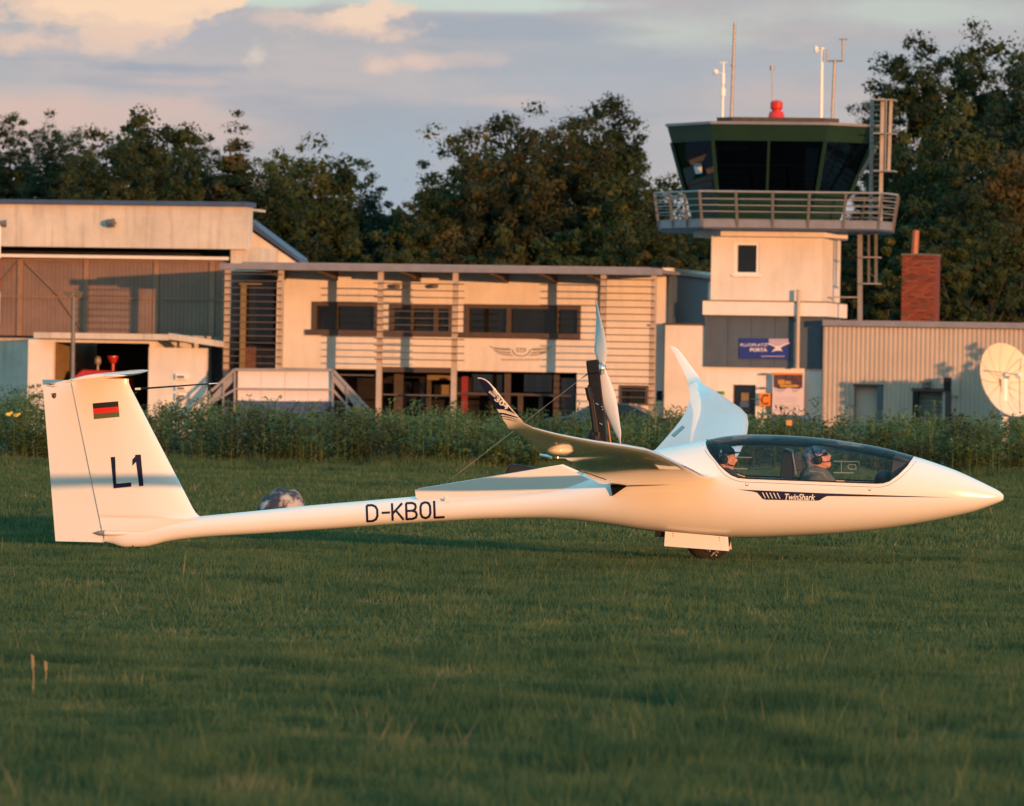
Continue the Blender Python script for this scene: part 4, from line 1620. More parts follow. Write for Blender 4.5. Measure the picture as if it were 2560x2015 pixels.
# ---- brick chimney behind the shed roof
CD = 7.0
T = Thing("brick_chimney", "square red brick chimney with copper flue pipe rising behind the shed", "chimney", (B.pix(2298, 1000, CD).x, CD, 0), B)
cx0_, cx1_ = B.pix(2254, 700, CD).x, B.pix(2336, 700, CD).x
zc1 = zpx(2297, 638, CD)
cw = cx1_ - cx0_
MB().box(cx0_ + .02, cx1_ - .02, CD + .02, CD + cw, 0, zc1 - .01).build("mortar_core", M['mortar'], T)
bl, bh = cw / 5, .077
zlow = zpx(2297, 830, CD)
rows = int((zc1 - zlow) / bh)
bmeshes = {}


def brick_mesh(kind, mk):
    key = (kind, mk)
    if key not in bmeshes:
        me = bpy.data.meshes.new("brick")
        L_ = {'full': bl, 'half': bl / 2}[kind] - .012
        b_ = MB().box(0, L_, 0, .05, 0, bh - .014)
        me.from_pydata(b_.v, [], b_.f)
        me.materials.append(M[mk])
        bmeshes[key] = me
    return bmeshes[key]


rb = random.Random(3)


def put_brick(kind, x, y, z, rot):
    mk = rb.choices(['brick', 'brick2', 'brick3', 'brick4'], [6, 2, 3, .8])[0]
    o = bpy.data.objects.new("brick", brick_mesh(kind, mk))
    COL.objects.link(o)
    o.parent = T.o
    o.location = (x - T.base.x, y - T.base.y + rb.uniform(-.004, .004), z - T.base.z)
    o.rotation_euler = (0, 0, rot)


for r_ in range(rows):
    z = zc1 - (r_ + 1) * bh
    if r_ % 2 == 0:
        for k in range(5):
            put_brick('full', cx0_ + k * bl + .006, CD - .02, z, 0)
    else:
        put_brick('half', cx0_ + .006, CD - .02, z, 0)
        for k in range(4):
            put_brick('full', cx0_ + bl / 2 + k * bl + .006, CD - .02, z, 0)
        put_brick('half', cx0_ + 4.5 * bl + .006, CD - .02, z, 0)
mb = MB()
for r_ in range(rows):
    z = zc1 - (r_ + 1) * bh
    for k in range(5):
        o_ = (r_ % 2) * bl / 2
        y0_ = CD + .035 + k * bl + o_
        mb.box(cx1_ - .05, cx1_ + .02, y0_, min(y0_ + bl - .012, CD + cw), z, z + bh - .014)
mb.build("side_bricks", M['brick'], T)
MB().box(cx0_ - .03, cx1_ + .04, CD - .04, CD + cw + .03, zc1, zc1 + .05).build("cap", M['galv_dull'], T)
p = B.pix(2286, 636, CD + .5)
q = B.pix(2290, 576, CD + .5)
MB().tube((p.x, p.y, zc1), (q.x, p.y, q.z), .125, .12, 14).build("flue_pipe", M['flue'], T)

# ---- dish aerial
T = Thing("dish_aerial", "big cream parabolic dish on a pale post at the right edge", "satellite dish",
          tuple(P(2512, 1000, 215).xy) + (0,), W0)
cD = P(2503, 957, 215)
rr = (P(2500, 866, 215) - P(2500, 1034, 215)).length / 2
ax = Vector((.62, -.72, .30)).normalized()      # direction the open face looks
rot = ax.to_track_quat('Z', 'Y').to_matrix()
mb = MB()
nseg = 12
rings = [0, .25, .5, .75, 1.0]
for s in range(nseg):
    mb = MB()
    vs, fs = [], []
    m_ = 4
    for k, q in enumerate(rings):
        for j in range(m_ + 1):
            t = 2 * math.pi * (s + j / m_) / nseg
            rad = q * rr * 1.14
            v = Vector((rad * math.cos(t), rad * math.sin(t), .32 * rr * q * q + (.012 if j in (0, m_) else 0)))
            vs.append(cD + rot @ v)
    for k in range(len(rings) - 1):
        for j in range(m_):
            a = k * (m_ + 1) + j
            fs.append((a, a + 1, a + m_ + 2, a + m_ + 1))
    mb.add(vs, fs)
    mb.add([v - ax * .03 for v in vs], [tuple(reversed(f)) for f in fs])
    mb.build("dish_petal", M['dish'], T, smooth=True)
for s in range(nseg):
    t = 2 * math.pi * s / nseg
    mb = MB()
    mb.path([cD + rot @ Vector((q * rr * 1.14 * math.cos(t), q * rr * 1.14 * math.sin(t), .32 * rr * q * q + .012)) for q in rings], .013, 5)
    mb.build("dish_rib", M['plaster_old'], T)
fc = cD + ax * rr * .8
for k in range(3):
    t = 2 * math.pi * (k / 3 + .12)
    v = cD + rot @ Vector((rr * .98 * math.cos(t), rr * .98 * math.sin(t), .31 * rr))
    MB().tube(v, fc, .012, .012, 6).build("feed_strut", M['galv_dull'], T)
MB().tube(fc + ax * .05, fc - ax * .12, .07, .09, 12).build("feed_horn", M['lampwhite'], T)
pt = P(2508, 952, 215)
mb = MB()
mb.tube((T.base.x, T.base.y - .12, 0), (T.base.x - .02, T.base.y - .12, pt.z + .06), .125, .11, 16)
mb.build("post", M['lampwhite'], T)
MB().box(T.base.x - .14, T.base.x + .14, T.base.y - .02, T.base.y + .25, pt.z - .25, pt.z + .15).build("mount_bracket", M['dish'], T)

# ---- vehicles half hidden by the plants
def car(name, label, px0, px1, d, ztop, frame=B, group=None):
    x0, x1 = frame.pix(px0, 1010, d).x, frame.pix(px1, 1010, d).x
    L_ = 4.4
    xc = (x0 + x1) / 2
    T = Thing(name, label, "car", (xc, d, 0), frame, group)
    prof = [(-2.2, .35), (-2.2, .75), (-1.95, .88), (-1.25, .95), (-.45, ztop - .04), (.1, ztop), (.75, ztop - .03), (1.55, 1.0), (2.1, .93), (2.2, .8), (2.2, .35)]
    W_ = .86
    vs, fs = [], []
    for s in (-1, 1):
        for x, z in prof:
            inset = .0 if z < 1.0 else .14
            vs.append((xc + x, d + s * (W_ - inset), z))
    n = len(prof)
    fs.append(tuple(range(n)))
    fs.append(tuple(range(2 * n - 1, n - 1, -1)))
    fs += [(i, i + n, (i + 1) % n + n, (i + 1) % n) for i in range(n)]
    mb = MB()
    mb.add(vs, fs)
    mb.build("body", M['carpaint'], T, bevel=.04, merge=True)
    for s in (-1, 1):
        for (pa, pb) in (((-1.05, .98), (-.45, ztop - .12)),):
            y = d + s * (W_ - .03)
            yt = d + s * (W_ - .13)
            MB().add([(xc - 1.1, y, .98), (xc - .1, y, .98), (xc - .1, yt, ztop - .08), (xc - .5, yt, ztop - .1)], [(0, 1, 2, 3)]).build("side_window", M['winglass'], T)
            MB().add([(xc - .02, y, .98), (xc + 1.3, y, .98), (xc + .8, yt, ztop - .09), (xc - .02, yt, ztop - .08)], [(0, 1, 2, 3)]).build("side_window", M['winglass'], T)
    for s in (-1, 1):
        for x in (-1.4, 1.35):
            w = MB().lathe([(0, -.1), (.22, -.1), (.30, -.08), (.32, 0), (.30, .08), (0, .1)], (xc + x, d + s * (W_ - .1), .32), axis='Y', n=18)
            wo_ = w.build("wheel", M['rubber'], T)
            MB().lathe([(0, -.115 * s), (.19, -.11 * s)] if s > 0 else [(0, .005), (.19, 0)], (xc + x, d + s * (W_ - .1) + (.22 * s if s > 0 else -.105), .32), axis='Y', n=14).build("hubcap", M['alu'], T, parent=wo_)
    MB().box(xc - 2.22, xc - 2.16, d - .7, d - .4, .62, .74).build("headlight", M['lampwhite'], T)
    MB().box(xc - 2.22, xc - 2.16, d + .4, d + .7, .62, .74).build("headlight", M['lampwhite'], T)
    MB().box(xc + 2.16, xc + 2.22, d - .75, d - .45, .75, .88).build("tail_light", M['redlamp'], T)
    MB().box(xc + 2.16, xc + 2.22, d + .45, d + .75, .75, .88).build("tail_light", M['redlamp'], T)
    return T


car("parked_car", "dark saloon car parked behind the leafy plants below the right louvres", 1395, 1655, -5.5, 1.42)
T = Thing("covered_trailer", "low dark covered trailer behind the plants below the poster", "trailer", (B.pix(1966, 1000, -30).x, -30, 0), B)
zt_ = B.pix(1966, 1038, -30).z
xa, xb = B.pix(1921, 1040, -30).x, B.pix(2011, 1040, -30).x
MB().prism([(xa, .35), (xb, .35), (xb - .02, zt_ - .12), (xb - .12, zt_), (xa + .12, zt_), (xa + .02, zt_ - .12)], -30, -28.5).build("cover", M['bluetrim'], T, bevel=.02)
for x in (xa + .12, xb - .12):
    MB().lathe([(0, -.07), (.2, -.07), (.24, 0), (.2, .07), (0, .07)], (x, -29.8, .24), axis='Y', n=14).build("wheel", M['rubber'], T)
MB().box(xb, xb + .5, -29.3, -29.2, .38, .44).build("drawbar", M['galv'], T)
p = P(1973, 1057, 140.5)
T = Thing("orange_light_plate", "small amber plate standing in for a soft orange light among the plants below the poster", "marker", (p.x, 140.5, 0), W0)
MB().box(p.x - .055, p.x + .055, 140.5, 140.52, p.z - .05, p.z + .05).build("plate", M['amber'], T)  # amber colour stands in for a soft orange light among the plants
MB().box(p.x - .012, p.x + .012, 140.52, 140.54, 0, p.z).build("stake", M['timber'], T)

# ---- unseen container added outside the right edge to throw shade on the shed
mb = MB()
for k in range(16):
    mb.box(21.9 + k * .30, 21.9 + k * .30 + .2, 234.86, 234.95, .15, 3.35)
mb.box(21.8, 26.8, 234.95, 237.4, .12, 3.5)
single("shade_container", mb, M['galv'], "unseen grey ribbed container added right of the view to shade the shed", "container", (24, 236, 0))

# ================================================================== things on the field behind the glider
p0 = P(708, 1275, 84)
T_y = 84
wR = (P(770, 1262, T_y) - P(645, 1262, T_y)).length / 2
hR = P(708, 1226, T_y).z
bm = bmesh.new()
bmesh.ops.create_icosphere(bm, subdivisions=4, radius=1.0)
rr_ = random.Random(5)
from mathutils import noise as mn
for v in bm.verts:
    n = mn.noise(v.co * 1.6) * .16 + mn.noise(v.co * 4) * .06
    v.co *= 1 + n
    v.co = Vector((v.co.x * wR * 1.02, v.co.y * .40, v.co.z * (hR + .02)))
me = bpy.data.meshes.new("boulder")
bm.to_mesh(me)
bm.free()
for p_ in me.polygons:
    p_.use_smooth = True
me.materials.append(M['rock'])
o = bpy.data.objects.new("boulder", me)
o.location = (p0.x, T_y, 0)
COL.objects.link(o)
setp(o, "mottled pale and dark rounded boulder on the grass behind the tail boom", "boulder")
Yb = 112
mb = MB()
q0, q1 = P(1262, 1186, Yb), P(1345, 1186, Yb)
zt_ = P(1280, 1160, Yb).z
x0, x1 = q0.x, q1.x + .12
prof = [(x0, 0), (x0 + .0, zt_ * .6), (x0 + .06, zt_), (x0 + .22, zt_ - .01), (x1 - .15, zt_ * .86), (x1, zt_ * .6), (x1, 0)]
mb.prism(prof, Yb, Yb + .7)
single("ground_marker", mb, M['black'], "black sloping hump on the grass just behind the glider's open engine bay", "marker box",
       ((x0 + x1) / 2, Yb, 0), bevel=.03)

# ================================================================== trees
def crown_mesh(name, seed, m, asp=1.0, dens=46, leaf=.034, per=150, shape='round', hearts=.78):
    """unit crown: radius about 1 sideways, from z = 0 to z = 2 * asp; round leaf masses of uneven size"""
    r = np.random.default_rng(seed)
    n = int(dens * max(.8, asp) ** .85)
    C, Rr = [], []
    ph = r.random(4) * 6.283
    while len(C) < n:
        v = r.normal(size=3)
        v /= (np.abs(v) ** (2 if shape == 'cone' else 2.7)).sum() ** (1 / (2 if shape == 'cone' else 2.7))
        k = .22 + .66 * r.random() ** .55
        az = math.atan2(v[1], v[0])
        k *= 1 + .13 * math.sin(3 * az + ph[0] + 2.5 * v[2]) + .09 * math.sin(5 * az + ph[1] - 4 * v[2])
        c_ = v * k
        z = c_[2] + 1
        if shape == 'cone':
            c_[:2] *= max(.14, 1.2 - z * .56)
        C.append((c_[0], c_[1], z * asp))
        Rr.append((.11 + .17 * r.random() ** 1.3) * (.72 if shape == 'cone' else 1.0))
    C, Rr = np.array(C), np.array(Rr)
    N = n * per
    cc = np.repeat(C, per, 0)
    rad = np.repeat(Rr, per)
    v = r.normal(size=(N, 3))
    v /= np.linalg.norm(v, axis=1)[:, None]
    sub = .35 + .72 * r.random(N) ** .6
    p = cc + v * (rad * sub)[:, None] * np.array([1.2, 1.2, .85])
    st = r.random(N) < .03
    p[st] += v[st] * rad[st][:, None] * .4
    lo_, hi_ = np.percentile(p[:, 2], (.5, 99.85))
    p[:, 2] = (p[:, 2] - lo_) / (hi_ - lo_) * 2 * asp
    sx_ = np.percentile(np.abs(p[:, 0]), 98.5)
    p[:, :2] /= sx_
    L = leaf * (.6 + .8 * r.random(N))
    core = (r.random(N) < .30) & (sub < .8)
    L = np.where(core, L * 2.3, L)
    a = r.normal(size=(N, 3))
    a /= np.linalg.norm(a, axis=1)[:, None]
    b = np.cross(a, v)
    b /= np.linalg.norm(b, axis=1)[:, None] + 1e-6
    V = np.empty((N, 4, 3), np.float32)
    V[:, 0] = p - a * L[:, None]
    V[:, 1] = p + b * L[:, None] * .6
    V[:, 2] = p + a * L[:, None]
    V[:, 3] = p - b * L[:, None] * .6
    tint = np.clip(np.repeat(r.random(n), per) * .75 + r.random(N) * .3 - .03, 0, 1)
    VV = V.reshape(-1, 3)
    FF = np.arange(N * 4).reshape(-1, 4)
    TT = np.repeat(tint, 4)
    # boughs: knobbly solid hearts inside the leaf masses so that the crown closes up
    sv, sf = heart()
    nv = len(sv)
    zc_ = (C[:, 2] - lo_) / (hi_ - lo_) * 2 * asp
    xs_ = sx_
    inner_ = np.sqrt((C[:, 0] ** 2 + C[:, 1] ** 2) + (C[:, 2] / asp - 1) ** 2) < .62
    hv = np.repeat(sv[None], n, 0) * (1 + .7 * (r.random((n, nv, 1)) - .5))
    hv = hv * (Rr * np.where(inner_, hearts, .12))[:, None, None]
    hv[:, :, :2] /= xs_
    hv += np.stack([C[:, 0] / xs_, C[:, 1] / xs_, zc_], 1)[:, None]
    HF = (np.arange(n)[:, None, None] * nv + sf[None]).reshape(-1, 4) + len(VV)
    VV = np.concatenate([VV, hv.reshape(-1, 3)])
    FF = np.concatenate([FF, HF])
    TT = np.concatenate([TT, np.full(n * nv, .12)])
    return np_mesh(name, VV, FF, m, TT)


def heart(k=3):
    """cube sphere of quads"""
    vs, fs, idx = [], [], {}
    for ax in range(3):
        for sg in (-1, 1):
            for i in range(k):
                for j in range(k):
                    q = []
                    for (a, b) in ((i, j), (i + 1, j), (i + 1, j + 1), (i, j + 1)):
                        p = [0, 0, 0]
                        p[ax] = sg
                        p[(ax + 1) % 3] = 2 * a / k - 1
                        p[(ax + 2) % 3] = 2 * b / k - 1
                        l = math.sqrt(sum(c * c for c in p))
                        key = tuple(round(c / l, 5) for c in p)
                        if key not in idx:
                            idx[key] = len(vs)
                            vs.append(key)
                        q.append(idx[key])
                    fs.append(q if sg > 0 else q[::-1])
    return np.array(vs), np.array(fs)


crowns = {}


def get_crown(kind, mk, seed, asp):
    asp = round(asp * 4) / 4
    key = (kind, mk, seed, asp)
    if key not in crowns:
        cfg = {'round': dict(dens=170, per=95, leaf=.028, hearts=.9), 'open': dict(dens=130, per=95, leaf=.028, hearts=.7), 'cone': dict(dens=120, per=70, shape='cone'), 'bush': dict(dens=42, per=110, leaf=.05)}[kind]
        crowns[key] = crown_mesh("crown", seed, M[mk], asp=asp, **cfg)
    return crowns[key], asp


def tree(px, top, halfw, Y, kind, mk, seed, label, group, zlow=1.2, rz=0.0, name="tree", cat="tree"):
    base = P(px, 1000, Y)
    H = P(px, top, Y).z
    Wd = halfw / FPX * Y
    T = Thing(name, label, cat, (base.x, Y, 0), W0, group)
    hgt = (H - zlow) / 2
    cmesh, asp = get_crown(kind, mk, seed, hgt / Wd)
    o = bpy.data.objects.new("crown", cmesh)
    COL.objects.link(o)
    o.parent = T.o
    o.location = (0, 0, zlow)
    o.scale = (Wd, Wd, hgt / asp)
    o.rotation_euler = (0, 0, rz)
    mb = MB()
    r_ = random.Random(seed + int(px))
    t0 = max(.12, Wd * .055)
    pts = [Vector((base.x, Y, -.05))]
    nseg = 5
    for k in range(1, nseg + 1):
        pts.append(Vector((base.x + r_.uniform(-.1, .1) * Wd * .4, Y + r_.uniform(-.1, .1) * Wd * .3, H * .85 * k / nseg)))
    for k in range(nseg):
        mb.tube(pts[k], pts[k + 1], t0 * (1 - k / nseg * .8), t0 * (1 - (k + 1) / nseg * .8), 8, caps=False)
    for k in range(9):
        f_ = r_.uniform(.25, .85)
        i = min(nseg - 1, int(f_ * nseg))
        s = pts[i].lerp(pts[i + 1], f_ * nseg - i)
        a = r_.uniform(0, 6.28)
        e_ = s + Vector((math.cos(a) * Wd * .75, math.sin(a) * Wd * .75, H * .14))
        mid_ = s.lerp(e_, .5) + Vector((0, 0, -.03 * H))
        mb.tube(s, mid_, t0 * .4, t0 * .25, 6, caps=False)
        mb.tube(mid_, e_, t0 * .25, t0 * .06, 6, caps=False)
    mb.build("trunk", M['bark'], T)
    return T
TREES = [
    # px, top, half width, distance, kind, material, seed, label, group, bottom
    (18, 290, 75, 318, 'round', 'crown_a', 1, "dark tree cut by the left edge of the view", 1.5),
    (122, 284, 62, 312, 'open', 'crown_d', 2, "tall narrow dark tree near the left edge, sky below its crown", 4.5),
    (165, 330, 60, 316, 'round', 'crown_d', 23, "blue green tree filling the dip left of the lower dark tree", 1.5),
    (505, 350, 75, 317, 'round', 'crown_d', 24, "blue green tree left of the pointed rusty tree", 1.5),
    (690, 372, 75, 316, 'round', 'crown_b', 25, "olive tree just right of the pointed rusty tree, set back", 1.5),
    (205, 352, 60, 305, 'round', 'crown_a', 3, "lower dark tree left of the broad green tree behind the hangar", 1.5),
    (270, 335, 90, 296, 'round', 'crown_b', 14, "mid green bushy tree before the hangar's broadest tree", 1.5),
    (365, 282, 130, 312, 'round', 'crown_b', 4, "broad tree with pale sunlit top behind the hangar", 1.5),
    (455, 345, 70, 300, 'round', 'crown_a', 15, "dark round tree in front of the pale topped tree", 1.5),
    (578, 283, 85, 310, 'cone', 'crown_c', 5, "pointed tree with rusty tint behind the hangar's right end", 1.5),
    (665, 388, 90, 300, 'round', 'crown_a', 16, "dark tree filling between the pointed tree and the next crown", 1.5),
    (770, 355, 115, 305, 'round', 'crown_a', 6, "dark olive tree right of the pointed rusty tree", 1.5),
    (885, 405, 80, 318, 'round', 'crown_d', 7, "blue green tree stepping down towards the gap of sky", 1.5),
    (960, 500, 75, 325, 'round', 'crown_d', 8, "low far tree in the dip left of the big central trees", 1.5),
    (1075, 455, 75, 312, 'round', 'crown_a', 9, "left shoulder tree of the big central group", 1.5),
    (1145, 325, 105, 318, 'round', 'crown_b', 1, "olive tree in the left half of the central group", 1.5),
    (1270, 270, 115, 322, 'open', 'crown_a', 17, "feathery topped tall tree in the middle of the central group", 2.5),
    (1265, 330, 125, 312, 'round', 'crown_c', 10, "rusty brown tinted tree in the heart of the central group", 1.5),
    (1400, 300, 125, 316, 'round', 'crown_c', 14, "rust and olive tree below the tallest crown of the central group", 1.5),
    (1500, 245, 105, 322, 'round', 'crown_a', 18, "tallest round crown of the central group", 1.5),
    (1570, 400, 100, 312, 'round', 'crown_b', 6, "olive tree at the right foot of the central group", 1.5),
    (1640, 480, 70, 305, 'open', 'crown_b', 3, "thin twiggy tree beside the tower walkway", 1.5),
    (2190, 180, 75, 330, 'open', 'crown_d', 2, "open tree with ragged left side behind the tower ladder", 3.0),
    (2300, 100, 120, 325, 'open', 'crown_a', 4, "tall open crowned tree right of the tower ladder with sky gaps", 3.0),
    (2455, 75, 130, 328, 'open', 'crown_a', 17, "tallest dark tree of the right hand group", 3.0),
    (2560, 95, 110, 322, 'open', 'crown_d', 6, "dark tree cut by the right edge of the view", 3.0),
    (2390, 260, 130, 315, 'open', 'crown_b', 7, "olive crown below the tallest right hand trees", 2.0),
    (2530, 350, 120, 308, 'round', 'crown_c', 9, "rusty tinted tree low at the right edge", 1.5),
    (2250, 360, 110, 318, 'round', 'crown_a', 11, "dark tree directly behind the caged ladder", 1.5),
    (2400, 470, 120, 305, 'round', 'crown_a', 12, "dark tree behind the brick chimney's right side", 1.5),
]
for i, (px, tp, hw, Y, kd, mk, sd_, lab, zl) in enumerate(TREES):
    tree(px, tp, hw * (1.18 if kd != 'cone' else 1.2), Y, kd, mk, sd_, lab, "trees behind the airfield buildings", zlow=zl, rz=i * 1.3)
SHRUBS = [
    (640, 600, 110, 'crown_b', "olive shrub behind the hangar's right gable"), (770, 590, 90, 'crown_c', "rusty shrub above the clubhouse roof's left part"),
    (880, 600, 90, 'crown_a', "dark shrub above the clubhouse roof below the sky gap"), (985, 560, 90, 'crown_b', "olive shrub at the left foot of the central trees"),
    (1110, 570, 100, 'crown_c', "yellow brown shrub above the clubhouse roof"), (1250, 575, 110, 'crown_b', "olive shrub above the middle of the clubhouse roof"),
    (1400, 580, 100, 'crown_a', "dark shrub above the clubhouse roof right of the middle"), (1540, 560, 100, 'crown_b', "olive shrub above the clubhouse roof's right part"),
    (1665, 560, 80, 'crown_c', "golden shrub left of the tower shaft"), (1740, 590, 70, 'crown_a', "dark shrub touching the left side of the tower shaft"),
    (2125, 590, 80, 'crown_c', "rusty shrub right of the tower shaft"), (2215, 600, 80, 'crown_b', "olive shrub between lower ladder and brick chimney"),
    (2380, 600, 85, 'crown_b', "olive green tall shrub right of the brick chimney"), (2470, 560, 90, 'crown_a', "dark shrub behind the right end of the shed"),
    (2550, 610, 80, 'crown_b', "yellow green shrub at the right edge above the shed"), (2310, 545, 90, 'crown_a', "dark shrub behind the copper flue"),
]
for i, (px, tp, hw, mk, lab) in enumerate(SHRUBS):
    tree(px, tp, hw * .85, 290 + (i % 3) * 4, 'bush', mk, 20 + i % 3, lab, "shrubs along the foot of the trees", zlow=.3, rz=i * 2.1, name="shrub", cat="shrub")


# wood far beyond, closing the gaps between the stems, and the unseen wood added behind the camera to shade the near grass
def wood(name, label, x0, x1, Y, H, n, seed, mk, dy=12, leaf=.35, kind='stuff', ang=0.0, pivot=(0, 0), rough=1.0):
    r = np.random.default_rng(seed)
    X = x0 + (x1 - x0) * r.random(n)
    h = H * (1 - .22 * rough + .22 * rough * smooth_noise2(X + 900, X * 0, 7.0, seed) + .12 * rough * smooth_noise2(X + 900, X * 0, 2.1, seed + 1))
    z = h * r.random(n) ** .8
    Yv = Y + dy * (r.random(n) - .5)
    a = r.normal(size=(n, 3))
    a /= np.linalg.norm(a, axis=1)[:, None]
    b = np.cross(a, r.normal(size=(n, 3)))
    b /= np.linalg.norm(b, axis=1)[:, None]
    L = leaf * (.6 + .8 * r.random(n))[:, None]
    p = np.stack([X, Yv, z], 1)
    V = np.stack([p - a * L, p + b * L * .7, p + a * L, p - b * L * .7], 1)
    V = V.reshape(-1, 3)
    if ang:
        c_, s_ = math.cos(ang), math.sin(ang)
        V = np.stack([V[:, 0] * c_ - V[:, 1] * s_, V[:, 0] * s_ + V[:, 1] * c_, V[:, 2]], 1)
    me = np_mesh(name, V, np.arange(n * 4).reshape(-1, 4), M[mk], np.repeat(np.clip(r.random(n), 0, 1), 4))
    o = bpy.data.objects.new(name, me)
    COL.objects.link(o)
    setp(o, label, "trees", kind=kind)
    return o


wood("distant_wood", "dark wood standing behind all the airfield trees as one mass", -45, 45, 345, 9.4, 34000, 41, 'crown_a', leaf=.42)

# unseen wood added behind the camera, low sun just over its top, to shade near grass
Dw = 12.0 / math.tan(SUN_EL)
cxw, cyw = 0 + math.sin(SUN_AZ) * Dw, 2 - math.cos(SUN_AZ) * Dw
ow = wood("shade_wood", "long unseen wood added behind the camera to shade the near grass", -75, 75, 0, 12.0, 26000, 91, 'crown_a', dy=14, leaf=.8, rough=.35)
ow.location = (cxw, cyw, 0)
ow.rotation_euler = (0, 0, SUN_AZ)

# ================================================================== the motor glider
YG = 65.0
GYAW, GBANK = R(5.3), R(1.2)
gO = P(1768, 1398, YG)
G = Frame(Matrix.Translation((gO.x, YG, 0)) @ Matrix.Rotation(-GYAW, 4, 'Z') @ Matrix.Rotation(GBANK, 4, 'X'))
GL = Thing("motor_glider", "white two seat motor glider with raised engine mast and upswept wingtips on the grass", "glider",
           (0, 0, 0), G)


def gp(px, py, d=0.0):
    return G.pix(px, py, d)


TOP = [(2509, 1238), (2500, 1229), (2470, 1213), (2435, 1196), (2390, 1176), (2343, 1159), (2310, 1148), (2283, 1140), (2240, 1128), (2200, 1118), (2140, 1107), (2080, 1098.5),
       (2000, 1090.5), (1930, 1087), (1880, 1086), (1820, 1090), (1769, 1099), (1720, 1108), (1680, 1116), (1640, 1124), (1600, 1134), (1560, 1147), (1520, 1162), (1480, 1178),
       (1440, 1193), (1400, 1205), (1340, 1216), (1260, 1225), (1150, 1233), (1040, 1241), (900, 1253), (770, 1264), (640, 1277), (495, 1291), (420, 1298), (340, 1306), (262, 1316)]
BOT = [(2509, 1250), (2500, 1255), (2470, 1267), (2435, 1279), (2390, 1290), (2343, 1300), (2270, 1313), (2200, 1323), (2120, 1331), (2057, 1336), (1960, 1341), (1882, 1344), (1820, 1344),
       (1740, 1340), (1674, 1333), (1594, 1323), (1540, 1314), (1476, 1305), (1420, 1299), (1357, 1296), (1238, 1297), (1119, 1302.5), (1000, 1310), (800, 1324), (650, 1334), (513, 1342.5),
       (450, 1349), (413, 1355), (390, 1361), (366, 1366.5), (340, 1368), (313, 1368), (298, 1365), (283, 1359.5), (262, 1354.5)]
WID = [(2509, .028), (2500, .055), (2470, .10), (2435, .14), (2390, .185), (2343, .22), (2270, .265), (2200, .295), (2120, .32), (2060, .335), (1960, .35), (1880, .355), (1800, .35),
       (1740, .34), (1680, .33), (1600, .30), (1540, .27), (1476, .235), (1400, .19), (1340, .16), (1260, .135), (1119, .122), (1000, .117), (800, .105), (650, .098), (500, .09),
       (420, .08), (366, .07), (313, .06), (262, .028)]
tx, tz = zip(*[(gp(*p).x, gp(*p).z) for p in TOP])
bx_, bz_ = zip(*[(gp(*p).x, gp(*p).z) for p in BOT])
wx_, wv_ = zip(*[(gp(p, 1230).x, w) for p, w in WID])


def fz_top(x): return float(pchip(tx, tz, np.array([x]))[0])
def fz_bot(x): return float(pchip(bx_, bz_, np.array([x]))[0])
def fw(x): return float(pchip(wx_, wv_, np.array([x]))[0])


EXN = 2.15


def fzm(x):
    a, b_ = fz_bot(x), fz_top(x)
    return a + (b_ - a) * .47


def fus_pt(x, th, side):
    """th from -90 (keel) to 90 (spine) degrees"""
    zt_, zb_, w, zm = fz_top(x), fz_bot(x), fw(x), fzm(x)
    s, c_ = math.sin(th), math.cos(th)
    n = EXN
    z = zm + (zt_ - zm if s > 0 else zm - zb_) * math.copysign(abs(s) ** (2 / n), s)
    return Vector((x, side * w * abs(c_) ** (2 / n), z))


def side_y(x, z):
    zt_, zb_, w, zm = fz_top(x), fz_bot(x), fw(x), fzm(x)
    h = (zt_ - zm) if z > zm else (zm - zb_)
    k = min(1, abs(z - zm) / h)
    return w * (1 - k ** EXN) ** (1 / EXN)


SILL = [(1767.5, 1099), (1769, 1106), (1773, 1118), (1781, 1131), (1794, 1146), (1805, 1159), (1820, 1173), (1835, 1184), (1851, 1190.5), (1875, 1193), (1950, 1196), (2050, 1200),
        (2150, 1204), (2196, 1205.5), (2212, 1204.5), (2226, 1200), (2246, 1185.5), (2269, 1163), (2283, 1141)]
sx_, sz_ = zip(*[(gp(*p).x, gp(*p).z) for p in SILL])
SX0, SX1 = min(sx_), max(sx_)


def sill_z(x): return float(np.interp(x, sx_, sz_))


def th_of(x, z):
    zt_, zm = fz_top(x), fzm(x)
    k = min(1.0, max(0.0, (z - zm) / (zt_ - zm)))
    return math.asin(k ** (EXN / 2)) if k < 1 else math.pi / 2


xs = sorted(set(list(np.linspace(min(tx) + .001, max(tx) - .001, 300)) + list(sx_) + list(np.linspace(SX0, SX0 + .12, 24)) + list(np.linspace(SX1 - .25, SX1, 24))
                + list(np.linspace(max(tx) - .25, max(tx) - .001, 14))))
NL, NU = 26, 14
mb = MB()
vs, fs = [], []
prev = None
for x in xs:
    inside = SX0 < x < SX1
    tc_ = th_of(x, sill_z(x)) if inside else math.pi / 2
    ringv = [fus_pt(x, -math.pi / 2 + (tc_ + math.pi / 2) * k / NL, -1) for k in range(NL + 1)][::-1]     # near side from the cut down to the keel
    ringv += [fus_pt(x, -math.pi / 2 + (tc_ + math.pi / 2) * k / NL, 1) for k in range(1, NL + 1)]
    vs += ringv
k = 2 * NL + 1
for i in range(len(xs) - 1):
    for j in range(k - 1):
        fs.append((i * k + j, i * k + j + 1, (i + 1) * k + j + 1, (i + 1) * k + j))
fs.append(tuple(range(k)))
fs.append(tuple(reversed(range((len(xs) - 1) * k, len(xs) * k))))
mb.add(vs, fs)
fus = mb.build("fuselage", M['gelcoat'], GL, smooth=True, merge=True)
